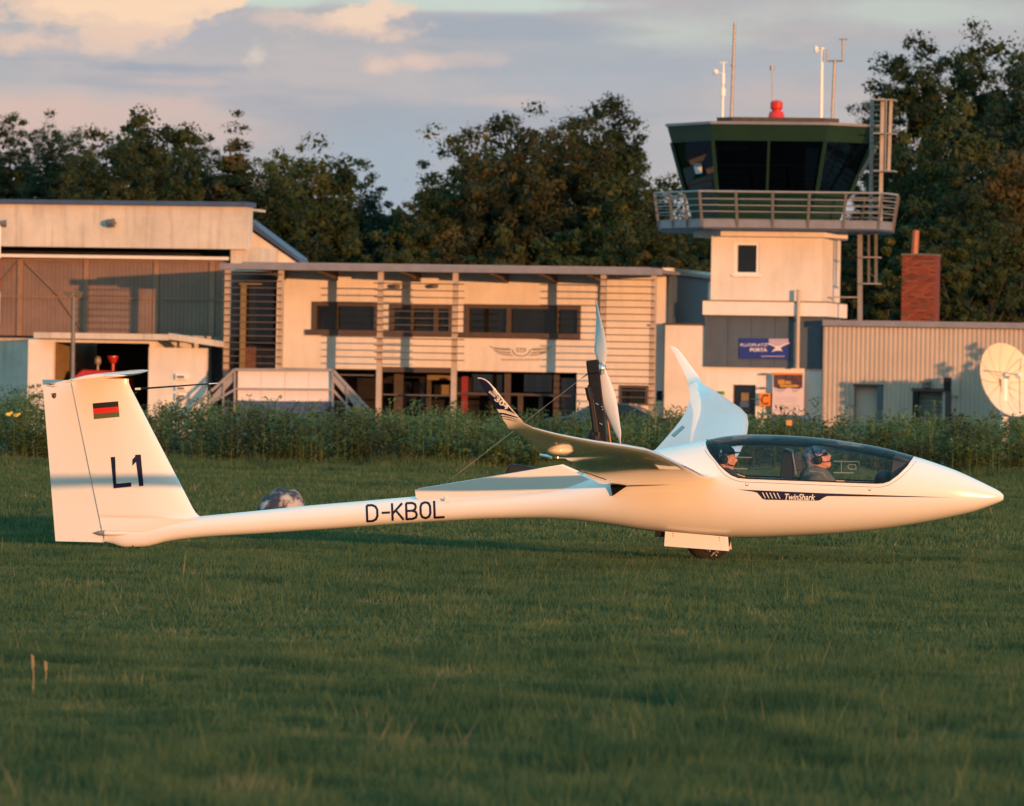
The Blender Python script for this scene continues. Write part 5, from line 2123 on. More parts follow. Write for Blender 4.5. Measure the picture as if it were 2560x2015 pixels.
# canopy glass, both sides of the cut meet over the spine
vs, fs = [], []
cxs = [x for x in xs if SX0 <= x <= SX1]
for x in cxs:
    tc_ = th_of(x, sill_z(x))
    a = [fus_pt(x, tc_ + (math.pi / 2 - tc_) * j / NU, -1) for j in range(NU)]
    b_ = [fus_pt(x, tc_ + (math.pi / 2 - tc_) * j / NU, 1) for j in range(NU + 1)]
    vs += a + b_[::-1]
k = 2 * NU + 1
for i in range(len(cxs) - 1):
    for j in range(k - 1):
        fs.append((i * k + j, (i + 1) * k + j, (i + 1) * k + j + 1, i * k + j + 1))
mb = MB()
mb.add(vs, fs)
can = mb.build("canopy", M['canopy'], GL, smooth=True, merge=True)

# surface lookup for everything stuck on the near side
bvhs = {}


def bvh_of(*objs):
    key = tuple(o.name for o in objs)
    if key not in bvhs:
        V, Fc = [], []
        for o in objs:
            n = len(V)
            V += [v.co.copy() for v in o.data.vertices]
            Fc += [[n + i for i in p.vertices] for p in o.data.polygons]
        bvhs[key] = BVHTree.FromPolygons(V, Fc)
    return bvhs[key]


def stick(name, polys, m, bvh, off=.003, parent=None, maxlen=9.0, tri=None):
    """thin foil marks laid on a surface: polygons in photograph pixels are dropped onto it"""
    bm = bmesh.new()
    if tri:
        vs_, fs_ = tri
        bv = [bm.verts.new((x, y, 0)) for x, y in vs_]
        for f in fs_:
            try:
                bm.faces.new([bv[i] for i in f])
            except ValueError:
                pass
    else:
        for poly in polys:
            bm.faces.new([bm.verts.new((x, y, 0)) for x, y in poly])
    bmesh.ops.triangulate(bm, faces=bm.faces)
    for _ in range(4):
        es = [e for e in bm.edges if e.calc_length() > maxlen]
        if not es:
            break
        bmesh.ops.subdivide_edges(bm, edges=es, cuts=1)
        bmesh.ops.triangulate(bm, faces=bm.faces)
    for v in bm.verts:
        o_, d_ = G.lray(v.co.x, v.co.y)
        hit, nrm, idx, dist = bvh.ray_cast(o_, d_)
        if hit is None:
            nh = bvh.find_nearest(o_ + d_ * 64.8)
            hit, nrm = nh[0], nh[1]
        if nrm.dot(d_) > 0:
            nrm = -nrm
        v.co = hit + nrm * off
    me = bpy.data.meshes.new(name)
    bm.to_mesh(me)
    bm.free()
    me.materials.append(m)
    o = bpy.data.objects.new(name, me)
    COL.objects.link(o)
    o.parent = parent or GL.o
    return o


def seam(name, pts, bvh, r=.0022, m=None, parent=None, off=0.0, sub=True):
    P_ = []
    for a, b_ in zip(pts, pts[1:]):
        n = max(1, int(math.hypot(b_[0] - a[0], b_[1] - a[1]) / 8)) if sub else 1
        for q in range(n):
            P_.append((a[0] + (b_[0] - a[0]) * q / n, a[1] + (b_[1] - a[1]) * q / n))
    P_.append(pts[-1])
    loc = []
    for x, y in P_:
        o_, d_ = G.lray(x, y)
        hit, nrm, idx, dist = bvh.ray_cast(o_, d_)
        if hit is not None:
            loc.append(hit + (nrm if nrm.dot(d_) < 0 else -nrm) * off)
    mb = MB()
    mb.path(loc, r, 5)
    return mb.build(name, m or M['seam'], GL, parent=parent)


FB = bvh_of(fus)
# canopy frame: dark inner rim of the glass, and the joint of the white frame with the body
rim = MB()
for sd_ in (-1, 1):
    pts = []
    for x in cxs:
        p = fus_pt(x, th_of(x, sill_z(x)), sd_)
        pts.append(p)
    rim.path(pts, .0065, 6)
rim.build("canopy_rim", M['black'], GL, smooth=True)
seam("canopy_joint", [(1757, 1102), (1758, 1112), (1763, 1127), (1773, 1141), (1787, 1155), (1798, 1172), (1812, 1187), (1830, 1198), (1848, 1203.5), (1866, 1205), (1950, 1208.5),
                      (2050, 1212.5), (2150, 1216.5), (2200, 1218), (2222, 1213), (2250, 1195), (2276, 1170), (2296, 1146)], FB)
for px, py in ((1867, 1213), (2174, 1225)):
    seam("hinge_joint", [(px - 3.5, py - 7), (px - 3.5, py), (px + 3.5, py), (px + 3.5, py - 6)], FB, r=.0015)
    stick("hinge_plate", [[(px - 3, py - .5), (px + 3, py - .5), (px + 3, py + 1.5), (px - 3, py + 1.5)]], M['brown'], FB)

# stripe along the nose
stripe = [[(1844, 1224), (1888, 1225.5), (1897, 1231)], [(1888, 1225.5), (2060, 1234), (2068, 1240.5), (1892, 1234), (1887, 1229.5)],
          [(1892, 1231), (2068, 1238), (2055, 1246), (2045, 1251.5), (1915, 1249.5), (1905, 1247)],
          [(2058, 1234), (2380, 1243.5), (2068, 1240.5)], [(1880, 1227), (1890, 1227), (1905, 1247), (1898, 1240)]]
stick("nose_stripe", [[(1843, 1223.5), (1900, 1226), (2060, 1233), (2381, 1243.7), (2068, 1240), (2060, 1243.5), (2050, 1250), (2044, 1251.5), (1914, 1249), (1907, 1247), (1893, 1231.5), (1880, 1228.5)]],
      M['navy'], FB, off=.003, maxlen=7)
for k in range(5):
    x = 1905 + k * 9.2
    stick("slash_mark", [[(x, 1231 + k * .3), (x + 2.6, 1231.2 + k * .3), (x + 9.5, 1245.5 + k * .3), (x + 7.4, 1245.4 + k * .3)]], M['gelcoat'], FB, off=.0045)
vs_, fs_ = fit_text("TwinShark", 1962, 1234, 2038, 1249.5, shear=.25, off=.018)
vs_ = [(x, y + (x - 1962) * .017) for x, y in vs_]
stick("nose_lettering", None, M['gelcoat'], FB, off=.005, tri=(vs_, fs_), maxlen=5)


# registration on the boom: letters drawn from straight strokes
def stroke(a, b_, w):
    dx, dy = b_[0] - a[0], b_[1] - a[1]
    l = math.hypot(dx, dy)
    nx, ny = -dy / l * w / 2, dx / l * w / 2
    return [(a[0] + nx, a[1] + ny), (b_[0] + nx, b_[1] + ny), (b_[0] - nx, b_[1] - ny), (a[0] - nx, a[1] - ny)]


def poly_strokes(pts, w):
    out = [stroke(a, b_, w) for a, b_ in zip(pts, pts[1:])]
    for p in pts[1:-1]:
        out.append([(p[0] + w / 2 * math.cos(t * .785 + .39), p[1] + w / 2 * math.sin(t * .785 + .39)) for t in range(8)])
    return out


LET = {
    'D': [[(0, 0), (.45, 0), (.72, .10), (.86, .3), (.86, .7), (.72, .90), (.45, 1), (0, 1), (0, -.0)]],
    '-': [[(.05, .52), (.75, .52)]],
    'K': [[(0, -.05), (0, 1.05)], [(.85, -.02), (.03, .60)], [(.30, .42), (.92, 1.03)]],
    'B': [[(0, 0), (.5, 0), (.74, .09), (.80, .26), (.72, .42), (.5, .49), (0, .49)], [(.5, .49), (.78, .58), (.86, .75), (.78, .92), (.5, 1), (0, 1), (0, 0)]],
    'O': [[(.42, 0), (.70, .08), (.82, .28), (.82, .72), (.70, .92), (.42, 1), (.14, .92), (.02, .72), (.02, .28), (.14, .08), (.42, 0)]],
    'L': [[(0, -.05), (0, 1), (.82, 1)]],
}


def reg(word, p_first, p_last, height, wl, wst):
    """word along the line from the lower left corner of the first letter to the last letter's"""
    n = len(word)
    polys = []
    tot = 0
    adv = [1.22 if ch != '-' else .98 for ch in word]
    tot = sum(adv[:-1])
    x = 0
    for ch, ad in zip(word, adv):
        f_ = x / tot
        ox, oy = p_first[0] + (p_last[0] - p_first[0]) * f_, p_first[1] + (p_last[1] - p_first[1]) * f_
        sl = (p_last[1] - p_first[1]) / (p_last[0] - p_first[0])
        for path in LET[ch]:
            pts = [(ox + u * wl + (1 - v) * (-height * .04), oy + u * wl * sl - (1 - v) * height) for u, v in path]
            polys += poly_strokes(pts, wst)
        x += ad
    return polys


stick("registration", reg("D-KBOL", (918.5, 1303), (1087, 1293.5), 39, 30, 5.6), M['navy'], FB, off=.003, maxlen=8)

# ---- fin, rudder, tailplane


def foil(xle, xte, n=14, t=.13):
    """closed section from leading edge round: list of (x, half thickness)"""
    c_ = xle - xte
    out = []
    for k in range(n + 1):
        u = (1 - math.cos(math.pi * k / n)) / 2
        y = 5 * t * c_ * (.2969 * math.sqrt(u) - .126 * u - .3516 * u * u + .2843 * u**3 - .1015 * u**4)
        out.append((xle - u * c_, y))
    return out


LE = [(560, 1297), (530, 1296.5), (508, 1293.5), (497, 1289), (489, 1281), (482, 1270), (462, 1231), (420, 1150), (380, 1073), (340, 995), (327, 970), (322, 957), (322, 946)]
finv = []
hinge_a, hinge_b = (177, 950), (261, 1354)
te_a, te_b = (106, 950), (138.5, 1350)
NS = 14


def lin(a, b_, y):
    t = (y - a[1]) / (b_[1] - a[1])
    return a[0] + (b_[0] - a[0]) * t


vsA, fsA, vsB, fsB = [], [], [], []
ys = [1330, 1318, 1306, 1300, 1297, 1294, 1289, 1281, 1270, 1250, 1231, 1190, 1150, 1110, 1073, 1030, 995, 970, 957, 947]
lex = [(p[1], p[0]) for p in LE]
lex.sort()
lys, lxs = [a for a, _ in lex], [b_ for _, b_ in lex]


def ring_at(y, x_le, x_te_lim, side_from):
    pass


rows_f, rows_r = [], []
for y in ys:
    xl = float(np.interp(y, lys, lxs)) if y < 1297 else 560 - (y - 1297) * 2.6
    te = lin(te_a, te_b, y)
    hg = lin(hinge_a, hinge_b, y)
    pL, pT, pH = gp(xl, y), gp(te, y), gp(hg, y)
    t_ = .115
    c_eff = gp(min(xl, 495), y).x - pT.x
    def half(x, xle=pL.x, c_=c_eff, xt=pT.x):
        u = min(1, max(0, (xle - x) / max(c_, xle - xt)))
        return 5 * t_ * c_ * (.2969 * math.sqrt(u) - .126 * u - .3516 * u * u + .2843 * u**3 - .1015 * u**4) + .0015
    row = []
    for k in range(NS + 1):
        u = (1 - math.cos(math.pi * .5 * k / NS))
        x = pL.x + (pH.x + .004 - pL.x) * u
        row.append((x, half(x), pL.z))
    rows_f.append(row)
    rrow = []
    for k in range(6):
        x = pH.x - .004 + (pT.x - pH.x + .004) * k / 5
        rrow.append((x, half(x) * (.97 if k else .9), pL.z))
    rows_r.append(rrow)


def loft_sym(rows, name, m, cap=True, parent=None):
    vs, fs = [], []
    n = len(rows[0])
    for row in rows:
        vs += [(x, -h, z) for x, h, z in row] + [(x, h, z) for x, h, z in reversed(row)]
    k = 2 * n
    for i in range(len(rows) - 1):
        for j in range(k):
            q = (j + 1) % k
            fs.append((i * k + j, i * k + q, (i + 1) * k + q, (i + 1) * k + j))
    fs.append(tuple(reversed(range(k))))
    fs.append(tuple(range((len(rows) - 1) * k, len(rows) * k)))
    mb = MB()
    mb.add(vs, fs)
    o = mb.build(name, m, GL, parent=parent, merge=True, smooth=True)
    with_auto = o.data
    for p in with_auto.polygons:
        if len(p.vertices) > 4:
            p.use_smooth = False
    return o


fin = loft_sym(rows_f, "fin", M['gelcoat'])
# rudder goes right down to the tail
HG = ([r_[0] for r_ in sorted((y, row[-1][1]) for y, row in zip(ys, rows_f))], [r_[1] for r_ in sorted((y, row[-1][1]) for y, row in zip(ys, rows_f))])
rr2 = []
for y in [1353, 1335, 1315, 1297, 1250, 1190, 1110, 1030, 970, 949]:
    te, hg = lin(te_a, te_b, y), lin(hinge_a, hinge_b, y)
    pT, pH = gp(te, y), gp(hg - .35, y)
    h0 = float(np.interp(y, *HG)) * 1.0
    rr2.append([(pH.x + (pT.x - pH.x) * k / 5, h0 * (1 - k / 5) ** .95 + .0018 * (k / 5), pT.z) for k in range(6)])
rud = loft_sym(rr2, "rudder", M['gelcoat'])
TB = bvh_of(fin, rud, fus)
seam("rudder_gap", [(178, 962), (261, 1352)], TB, r=.0012)
seam("fin_joint", [(173, 952), (182, 968)], TB, r=.002)

# tailplane: two halves meeting over the fin
def surf_row(L, T_, t, up=(0, 0, 1), n=12):
    """closed airfoil ring from leading edge point L to trailing edge point T_"""
    L, T_, up = Vector(L), Vector(T_), Vector(up)
    c_ = (L - T_).length
    U, D_ = [], []
    for k in range(n + 1):
        u = (1 - math.cos(math.pi * k / n)) / 2
        y = 5 * t * c_ * (.2969 * math.sqrt(u) - .126 * u - .3516 * u * u + .2843 * u**3 - .1036 * u**4)
        p = L.lerp(T_, u)
        cam_ = .018 * c_ * math.sin(math.pi * min(1, u * 1.1))
        U.append(p + up * (y + cam_))
        D_.append(p - up * (y * .8 - cam_))
    return U + D_[::-1][1:-1] if n else U


def loft_rings(rings, name, m, parent=None, mats=None):
    vs, fs = [], []
    k = len(rings[0])
    for r_ in rings:
        vs += r_
    for i in range(len(rings) - 1):
        for j in range(k):
            q = (j + 1) % k
            fs.append((i * k + j, i * k + q, (i + 1) * k + q, (i + 1) * k + j))
    fs.append(tuple(reversed(range(k))))
    fs.append(tuple(range((len(rings) - 1) * k, len(rings) * k)))
    mb = MB()
    mb.add(vs, fs)
    o = mb.build(name, m, GL, parent=parent, smooth=True, merge=True)
    for p in o.data.polygons:
        if len(p.vertices) > 4:
            p.use_smooth = False
    return o


tl, tt = gp(342, 933), gp(188, 953)
rings = []
for t in (-1.36, -1.33, -1.25, -1.0, -.6, -.2, .2, .6, 1.0, 1.25, 1.33, 1.36):
    a = abs(t)
    k = 1 - (a / 1.36) ** 2 * .28
    if a > 1.2:
        k -= (a - 1.2) * 1.1
    Lp = Vector((tl.x + .02 - a * .075, t, tl.z))
    Tp = Vector((Lp.x - (tl.x - tt.x) * k, t, tl.z - (tl.z - tt.z) * k))
    rings.append(surf_row(Lp, Tp, .10))
tail = loft_rings(rings, "tailplane", M['gelcoat'])
er = []
for t in (-1.3, -1.0, -.6, -.12):
    a = abs(t)
    k = 1 - (a / 1.36) ** 2 * .28 - max(0, a - 1.2) * 1.1
    x0 = tl.x + .02 - a * .075 - (tl.x - tt.x) * k
    ze = tl.z - (tl.z - tt.z) * k
    er.append(([x0 + .0, t, ze], [x0 - .14 * k, t, ze - .020]))
for sg in (1, -1):
    vs = []
    for A, C_ in er:
        vs += [(A[0] + .012, A[1] * sg, A[2] + .006), (C_[0], C_[1] * sg, C_[2] + .001), (C_[0], C_[1] * sg, C_[2] - .001), (A[0] + .012, A[1] * sg, A[2] - .006)]
    fs = []
    for i in range(3):
        for j in range(4):
            q = (j + 1) % 4
            fs.append((i * 4 + j, i * 4 + q, i * 4 + 4 + q, i * 4 + 4 + j))
    fs += [(0, 1, 2, 3), (15, 14, 13, 12)]
    MB().add(vs, fs).build("elevator", M['gelcoat'], GL, merge=True)
# tail probe
mb = MB()
mb.tube(gp(338, 972.5), gp(352, 972), .010, .010, 8)
b0 = mb.build("probe_socket", M['lampwhite'], GL)
MB().tube(gp(345, 972.2), gp(522, 959.5), .0085, .006, 8).build("tail_probe", M['black'], GL)
MB().tube(gp(520, 959.6), gp(545, 958), .005, .003, 8).build("probe_tip", M['lampwhite'], GL)
# tail wheel fairing, navigation bits
c0 = gp(262, 1333, -.06)
mb = MB()
mb.lathe([(0, -.0), (.012, .02), (.020, .06), (.021, .13), (.018, .20), (.008, .32), (0, .36)], (gp(246, 1333).x, -.052, c0.z), axis='X', n=10)
mb.build("rudder_horn", M['gelcoat'], GL, smooth=True)
MB().lathe([(0, -.09), (.022, -.03), (.026, .02)], (gp(258, 1333).x, -.050, c0.z), axis='X', n=10).build("horn_tip", M['galv'], GL)
stick("jacking_hole", [[(331, 1363), (334, 1363), (334, 1366), (331, 1366)]], M['black'], FB)
wz = gp(340, 1365)
MB().lathe([(0, -.022), (.05, -.022), (.062, 0), (.05, .022), (0, .022)], (wz.x, 0, .062), axis='Y', n=16).build("tail_wheel", M['rubber'], GL)

# fin markings
fl = [(232, 1008.5), (295.5, 1003), (299, 1042), (235, 1048)]


def lerp2(a, b_, t): return (a[0] + (b_[0] - a[0]) * t, a[1] + (b_[1] - a[1]) * t)


flag = stick("flag", [[fl[0], fl[1], lerp2(fl[1], fl[2], .34), lerp2(fl[0], fl[3], .33)]], M['blackfoil'], TB)
stick("flag_stripe", [[lerp2(fl[0], fl[3], .33), lerp2(fl[1], fl[2], .34), lerp2(fl[1], fl[2], .67), lerp2(fl[0], fl[3], .67)]], M['red'], TB, parent=flag)
stick("flag_stripe", [[lerp2(fl[0], fl[3], .67), lerp2(fl[1], fl[2], .67), fl[2], fl[3]]], M['gold'], TB, parent=flag)
stick("tail_number", [[(277, 1142.7), (288, 1142), (290.5, 1208.5), (284, 1221)], [(284, 1221), (290.5, 1208.5), (294.5, 1209), (328, 1206), (328.5, 1216.5)],
                      [(338, 1137), (352, 1136.3), (359, 1214.5), (348, 1215.8)], [(341.5, 1137.5), (345.5, 1149), (331, 1164.5), (331, 1149)]], M['navy'], TB, maxlen=12)
vs_, fs_ = fit_text("HpH", 119.5, 958, 134, 965, shear=.3, off=.02)
stick("maker_mark", None, M['black'], TB, tri=(vs_, fs_))
ov = []
for k in range(20):
    t0, t1 = 6.2832 * k / 20, 6.2832 * (k + 1) / 20
    ov.append([(126.5 + 10 * math.cos(t0), 962 + 5 * math.sin(t0)), (126.5 + 10 * math.cos(t1), 962 + 5 * math.sin(t1)),
               (126.5 + 9.3 * math.cos(t1), 962 + 4.4 * math.sin(t1)), (126.5 + 9.3 * math.cos(t0), 962 + 4.4 * math.sin(t0))])
stick("maker_oval", ov, M['black'], TB)
stick("maker_underline", [[(128, 966.8), (142, 966.4), (142, 967.4), (128, 967.8)]], M['red'], TB)
cr_ = stick("crest", [[(129, 983.5), (140.5, 982.5), (140.5, 991), (138, 995), (135, 996.5), (131.5, 994), (129.5, 990)]], M['black'], TB)
stick("crest_mark", [[(130.5, 985), (134, 984.7), (134, 988), (131, 990)], [(136, 987), (139.3, 985), (139, 991), (136, 994)]], M['flue'], TB, off=.005, parent=cr_)

# ---- wings
ST = [.30, .4, 1.2, 2.2, 3.2, 4.2, 5, 5.8, 6.5, 7.2, 8, 8.5, 9, 9.3, 9.55]
XLE = ([0.3, .4, 3, 5, 6.5, 8, 9, 9.6, 9.75], [.09, .09, .08, .03, -.06, -.31, -.52, -.71, -.80])
XTE = ([0.3, .4, 3, 5, 6.5, 8, 9, 9.6, 9.75], [-.86, -.83, -.78, -.74, -.71, -.74, -.79, -.86, -.91])
ZLE = ([0.3, .4, 1.7, 3, 4, 5, 6.5, 8, 9, 9.6, 9.75], [.735, .74, .78, .86, .93, 1.005, 1.13, 1.225, 1.30, 1.375, 1.41])


def wing_sections(sgn, t0=.30, t1=99, xa=0.0, xb=1.0):
    rings = []
    for t in ST:
        if not (t0 - 1e-6 <= t <= t1 + 1e-6):
            continue
        xl, xt = float(pchip(*XLE, np.array([t]))[0]), float(pchip(*XTE, np.array([t]))[0])
        zl = float(pchip(*ZLE, np.array([t]))[0])
        c_ = xl - xt
        inc = .085 * c_ + (.062 * math.exp(-((t - 7.7) / 1.1) ** 2) if sgn < 0 else 0)
        slope = (float(pchip(*ZLE, np.array([t + .05]))[0]) - float(pchip(*ZLE, np.array([t - .05]))[0])) / .1
        up = Vector((.06, -sgn * slope, 1)).normalized()
        th_ = .145 if t < 6 else .13
        rings.append(surf_row((xl, sgn * t, zl), (xt, sgn * t, zl - inc), th_, up, n=16))
    # winglet: bends up, sweeps back; its edges read off the near one
    for (t, xl, yl, xt, yt, ux, uy) in ((9.76, 1309.5, 1057.5, 1272, 1073, -.25, .97), (9.83, 1304, 1050, 1266, 1061.5, -.5, .85), (9.87, 1296, 1041, 1257, 1049, -.7, .7), (9.92, 1279, 1022, 1242, 1023, -.9, .42), (9.96, 1258, 997, 1226, 997, -1, .2),
                                        (9.985, 1237, 971, 1211, 971, -1, .2), (9.995, 1223, 955, 1200, 954, -1, .2), (10.0, 1213, 948, 1195, 945.5, -1, .2), (10.002, 1203, 944.5, 1193, 943.5, -1, .2)):
        up = Vector((0, sgn * ux, uy)).normalized()
        a, b_ = gp(xl, yl, -t), gp(xt, yt, -t)
        rings.append(surf_row((a.x, sgn * t, a.z), (b_.x, sgn * t, b_.z), .11, up, n=16))
    return rings


wingN = loft_rings([r_ if True else r_ for r_ in wing_sections(-1)], "wing", M['gelcoat'])
wingF = loft_rings([list(reversed(r_)) for r_ in wing_sections(1)], "wing", M['gelcoat'])
WB = bvh_of(wingN)
WLB = BVHTree.FromPolygons([v.co.copy() for v in wingN.data.vertices], [list(p.vertices) for p in wingN.data.polygons if p.center.y < -9.78])
# aileron / flap gap line under the near wing and hinge fairing
seam("flap_gap", [(1384, 1155), (1420, 1168), (1460, 1180), (1515, 1199)], WB, r=.004, m=M['seam'], off=.001)
seam("wing_joint", [(1610, 1146), (1652, 1150)], WB, r=.003, m=M['seam'])
# root fairing wedge and dark flap end
a, b_, c_ = gp(1524, 1202, -.34), gp(1566, 1216, -.34), gp(1531, 1240, -.30)
mb = MB()
mb.add([a, b_, c_, a + Vector((0, .14, 0)), b_ + Vector((0, .14, 0)), c_ + Vector((0, .14, 0))], [(0, 2, 1), (3, 4, 5), (0, 1, 4, 3), (1, 2, 5, 4), (2, 0, 3, 5)])
mb.build("flap_end_seal", M['carbon'], GL)
# bell crank cover under the near wing
hx, hy = 1396, 1127
o_, d_ = G.lray(hx, hy)
hit, nrm, _, _ = WB.ray_cast(o_, d_)
if hit is None:
    hit, nrm = WB.find_nearest(o_ + d_ * 57)[:2]
mb = MB()
mb.ball(hit + Vector((0, 0, .005)), .115, .16, .045, 12, 8)
mb.build("underwing_cover", M['gelcoat'], GL, smooth=True)
mb = MB()
mb.tube(hit + Vector((.0, -.05, -.045)), hit + Vector((.0, -.05, -.055)), .008, .008, 8)
mb.build("cover_screw", M['alu'], GL)
for (x0_, y0_, x1_, y1_) in ((1349, 1137, 1380, 1143),):
    p, q = gp(x0_, y0_, -7.2), gp(x1_, y1_, -7.2)
    MB().tube(p, q, .010, .014, 8).build("control_fairing", M['gelcoat'], GL)
# winglet foil
stick("winglet_foil", [[(1194.5, 945.5), (1204, 946), (1215.5, 951.5), (1225, 960.5), (1242, 983.5), (1265, 1009.5), (1288, 1034), (1277, 1028), (1262, 1023), (1243, 1021.5), (1218, 985)]], M['navy'], WLB, off=.007, maxlen=4)
for (q, w0, w1) in ((0, 1030, 1034), (1, 1038, 1040), (2, 1044.5, 1046)):
    x0_ = 1246 + q * 4.5
    stick("winglet_stripe", [[(x0_, w0), (x0_ + 16, w0 + 1.5), (x0_ + 33, w0 + 6.5), (1297 + q * 4, w0 + 12.5 - q * .5), (1291 + q * 4.2, w1 + 8.5), (x0_ + 28, w1 + 4.5), (x0_ + 14, w1 + 1.2), (x0_ + 1.5, w1)]],
          M['navy'], WLB, off=.007, maxlen=4)


def rot_text(s, cx, cy, w, h, ang):
    vs_, fs_ = fit_text(s, -w / 2, -h / 2, w / 2, h / 2, off=.035)
    c0, s0 = math.cos(ang), math.sin(ang)
    return [(cx + x * c0 - y * s0, cy + x * s0 + y * c0) for x, y in vs_], fs_


stick("winglet_lettering", None, M['gelcoat'], WLB, off=.010, tri=rot_text("304", 1255, 1006, 40, 13, R(39)), maxlen=4)
stick("winglet_lettering", None, M['gelcoat'], WLB, off=.010, tri=rot_text("TWIN", 1237.5, 981, 17, 6, R(40)), maxlen=4)
stick("winglet_lettering", None, M['gelcoat'], WLB, off=.010, tri=rot_text("SHARK", 1231.5, 984.5, 22, 6, R(40)), maxlen=4)
# airbrake box outline on the far wing
FWB = bvh_of(wingF)
stick("airbrake_cap", [[(1678, 1088), (1706, 1064), (1712, 1068), (1686, 1092)]], M['galv'], FWB, off=.003)

# ---- engine bay door, mast, propeller
d0 = -.115
pts = [(1038, 1223), (1220, 1193), (1400, 1163), (1440, 1180), (1492, 1207), (1486, 1219), (1440, 1222), (1240, 1236), (1125, 1245.5), (1048, 1248), (1041, 1244)]
mb = MB()
inner = [gp(x, y, d0) for x, y in pts]
# leaning outwards at the top
zb_ = min(v.z for v in inner)
out1 = [Vector((v.x, d0 - .03 - .12 * (v.z - zb_), v.z)) for v in inner]
out2 = [v + Vector((0, .012, 0)) for v in out1]
n = len(pts)
mb.add(out1 + out2, [tuple(range(n)), tuple(range(2 * n - 1, n - 1, -1))] + [(i, i + n, (i + 1) % n + n, (i + 1) % n) for i in range(n)])
mb.build("engine_bay_door", M['gelcoat'], GL, merge=True)
mb = MB()
far = [Vector((v.x, -v.y, v.z)) for v in out1]
far2 = [v + Vector((0, -.012, 0)) for v in far]
mb.add(far + far2, [tuple(reversed(range(n))), tuple(range(n, 2 * n))] + [(i, (i + 1) % n, (i + 1) % n + n, i + n) for i in range(n)])
mb.build("engine_bay_door", M['gelcoat'], GL, merge=True)
for (px, py) in ((1116, 1247), (1447, 1221)):
    p = gp(px, py, d0 - .03)
    MB().box(p.x - .015, p.x + .015, p.y - .01, p.y + .02, p.z - .02, p.z + .02).build("door_hinge", M['gelcoat'], GL)
mb = MB()
m0, m1 = gp(1512, 1150), gp(1482, 905)
mb.bar(m0 + Vector((0, 0, -.1)), m1, .12, .105, up=(1, 0, 0))
mast_ = mb.build("engine_mast", M['carbon'], GL, bevel=.012)
q0, q1 = gp(1470, 903), gp(1495, 933)
mb = MB()
mb.bar(gp(1481, 900), gp(1485, 934), .15, .105, up=(1, 0, 0))
mb.build("mast_head", M['carbon'], GL, bevel=.01)
mb = MB()
mb.tube(gp(1473, 970, -.07), gp(1498, 1150, -.07), .022, .022, 10)
mb.tube(gp(1480, 985, -.07), gp(1504, 1150, -.07), .013, .013, 8)
mb.tube(gp(1470, 968, -.07), gp(1477, 1000, -.07), .03, .03, 10)
mb.tube(gp(1473, 966, -.07), gp(1482, 972, .0), .018, .018, 8)
mb.build("mast_strut", M['black'], GL)
mb = MB()
for (px, py) in ((1473, 982), (1479, 981), (1490, 1009), (1494, 1011), (1504, 1017), (1506, 1024), (1500, 1059), (1504, 1061)):
    mb.ball(gp(px, py, -.075), .008, .006, .008, 6, 4)
mb.build("bolts", M['alu'], GL)
mb = MB()
p = gp(1490, 1098, -.05)
mb.ball(p, .06, .06, .07)
mb.ball(gp(1482, 1090, -.04), .04, .05, .07)
mb.tube(gp(1495, 1080, -.08), gp(1495, 1110, -.08), .025, .02)
mb.build("engine_fittings", M['black'], GL)
p = gp(1500, 1105, -.07)
MB().box(p.x - .03, p.x + .02, p.y - .01, p.y + .01, p.z - .01, p.z + .015).build("warning_tag", M['red'], GL)
mb = MB()
mb.tube(gp(1512, 1000, .05), gp(1527, 1112, .05), .008, .008)
mb.build("mast_guide", M['flue'], GL)
# hub and two bladed propeller
hub = gp(1499, 921)
pax = (gp(1512, 922) - hub).normalized()
mb = MB()
mb.tube(gp(1494, 921), gp(1505, 922), .042, .042, 16)
mb.tube(gp(1505, 922), gp(1513, 922.5), .055, .04, 16)
mb.build("propeller_hub", M['alu'], GL)


def blade(pts_, tw0, tw1, name, sgn):
    """pts_: (px, py, half chord in metres, twist degrees)"""
    rings = []
    for (px, py, hc, tw) in pts_:
        c0 = gp(px, py)
        ca = Vector((math.sin(R(tw)), -math.cos(R(tw)), 0))     # chord direction: 0 = seen edge on, 90 = flat to us
        nn = Vector((math.cos(R(tw)), math.sin(R(tw)), 0))
        ring_ = []
        for k in range(12):
            t = 6.2832 * k / 12
            ring_.append(c0 + ca * hc * math.cos(t) + nn * max(.004, hc * .17) * math.sin(t))
        rings.append(ring_)
    return loft_rings(rings, name, M['gelcoat'])


blade([(1507, 925, .018, 50), (1504, 900, .048, 58), (1502, 878, .076, 52), (1501, 855, .080, 44), (1499, 825, .070, 38), (1496, 795, .050, 26), (1493, 770, .030, 22), (1489, 750, .008, 20)],
      0, 0, "propeller_blade", 1)
blade([(1507, 920, .022, 60), (1509, 945, .055, 72), (1517, 985, .080, 70), (1525, 1015, .076, 66), (1535, 1050, .058, 60), (1544, 1080, .040, 56), (1549, 1100, .018, 36), (1552, 1113, .006, 34)],
      0, 0, "propeller_blade", -1)
mb = MB()
a = gp(1473, 932)
b_ = gp(1078, 1236, .06)
mb.tube(gp(1473, 932), gp(1455, 945), .007, .006, 6)
mb.tube(gp(1455, 945), b_, .0018, .0018, 5)
mb.build("retaining_cable", M['galv'], GL)

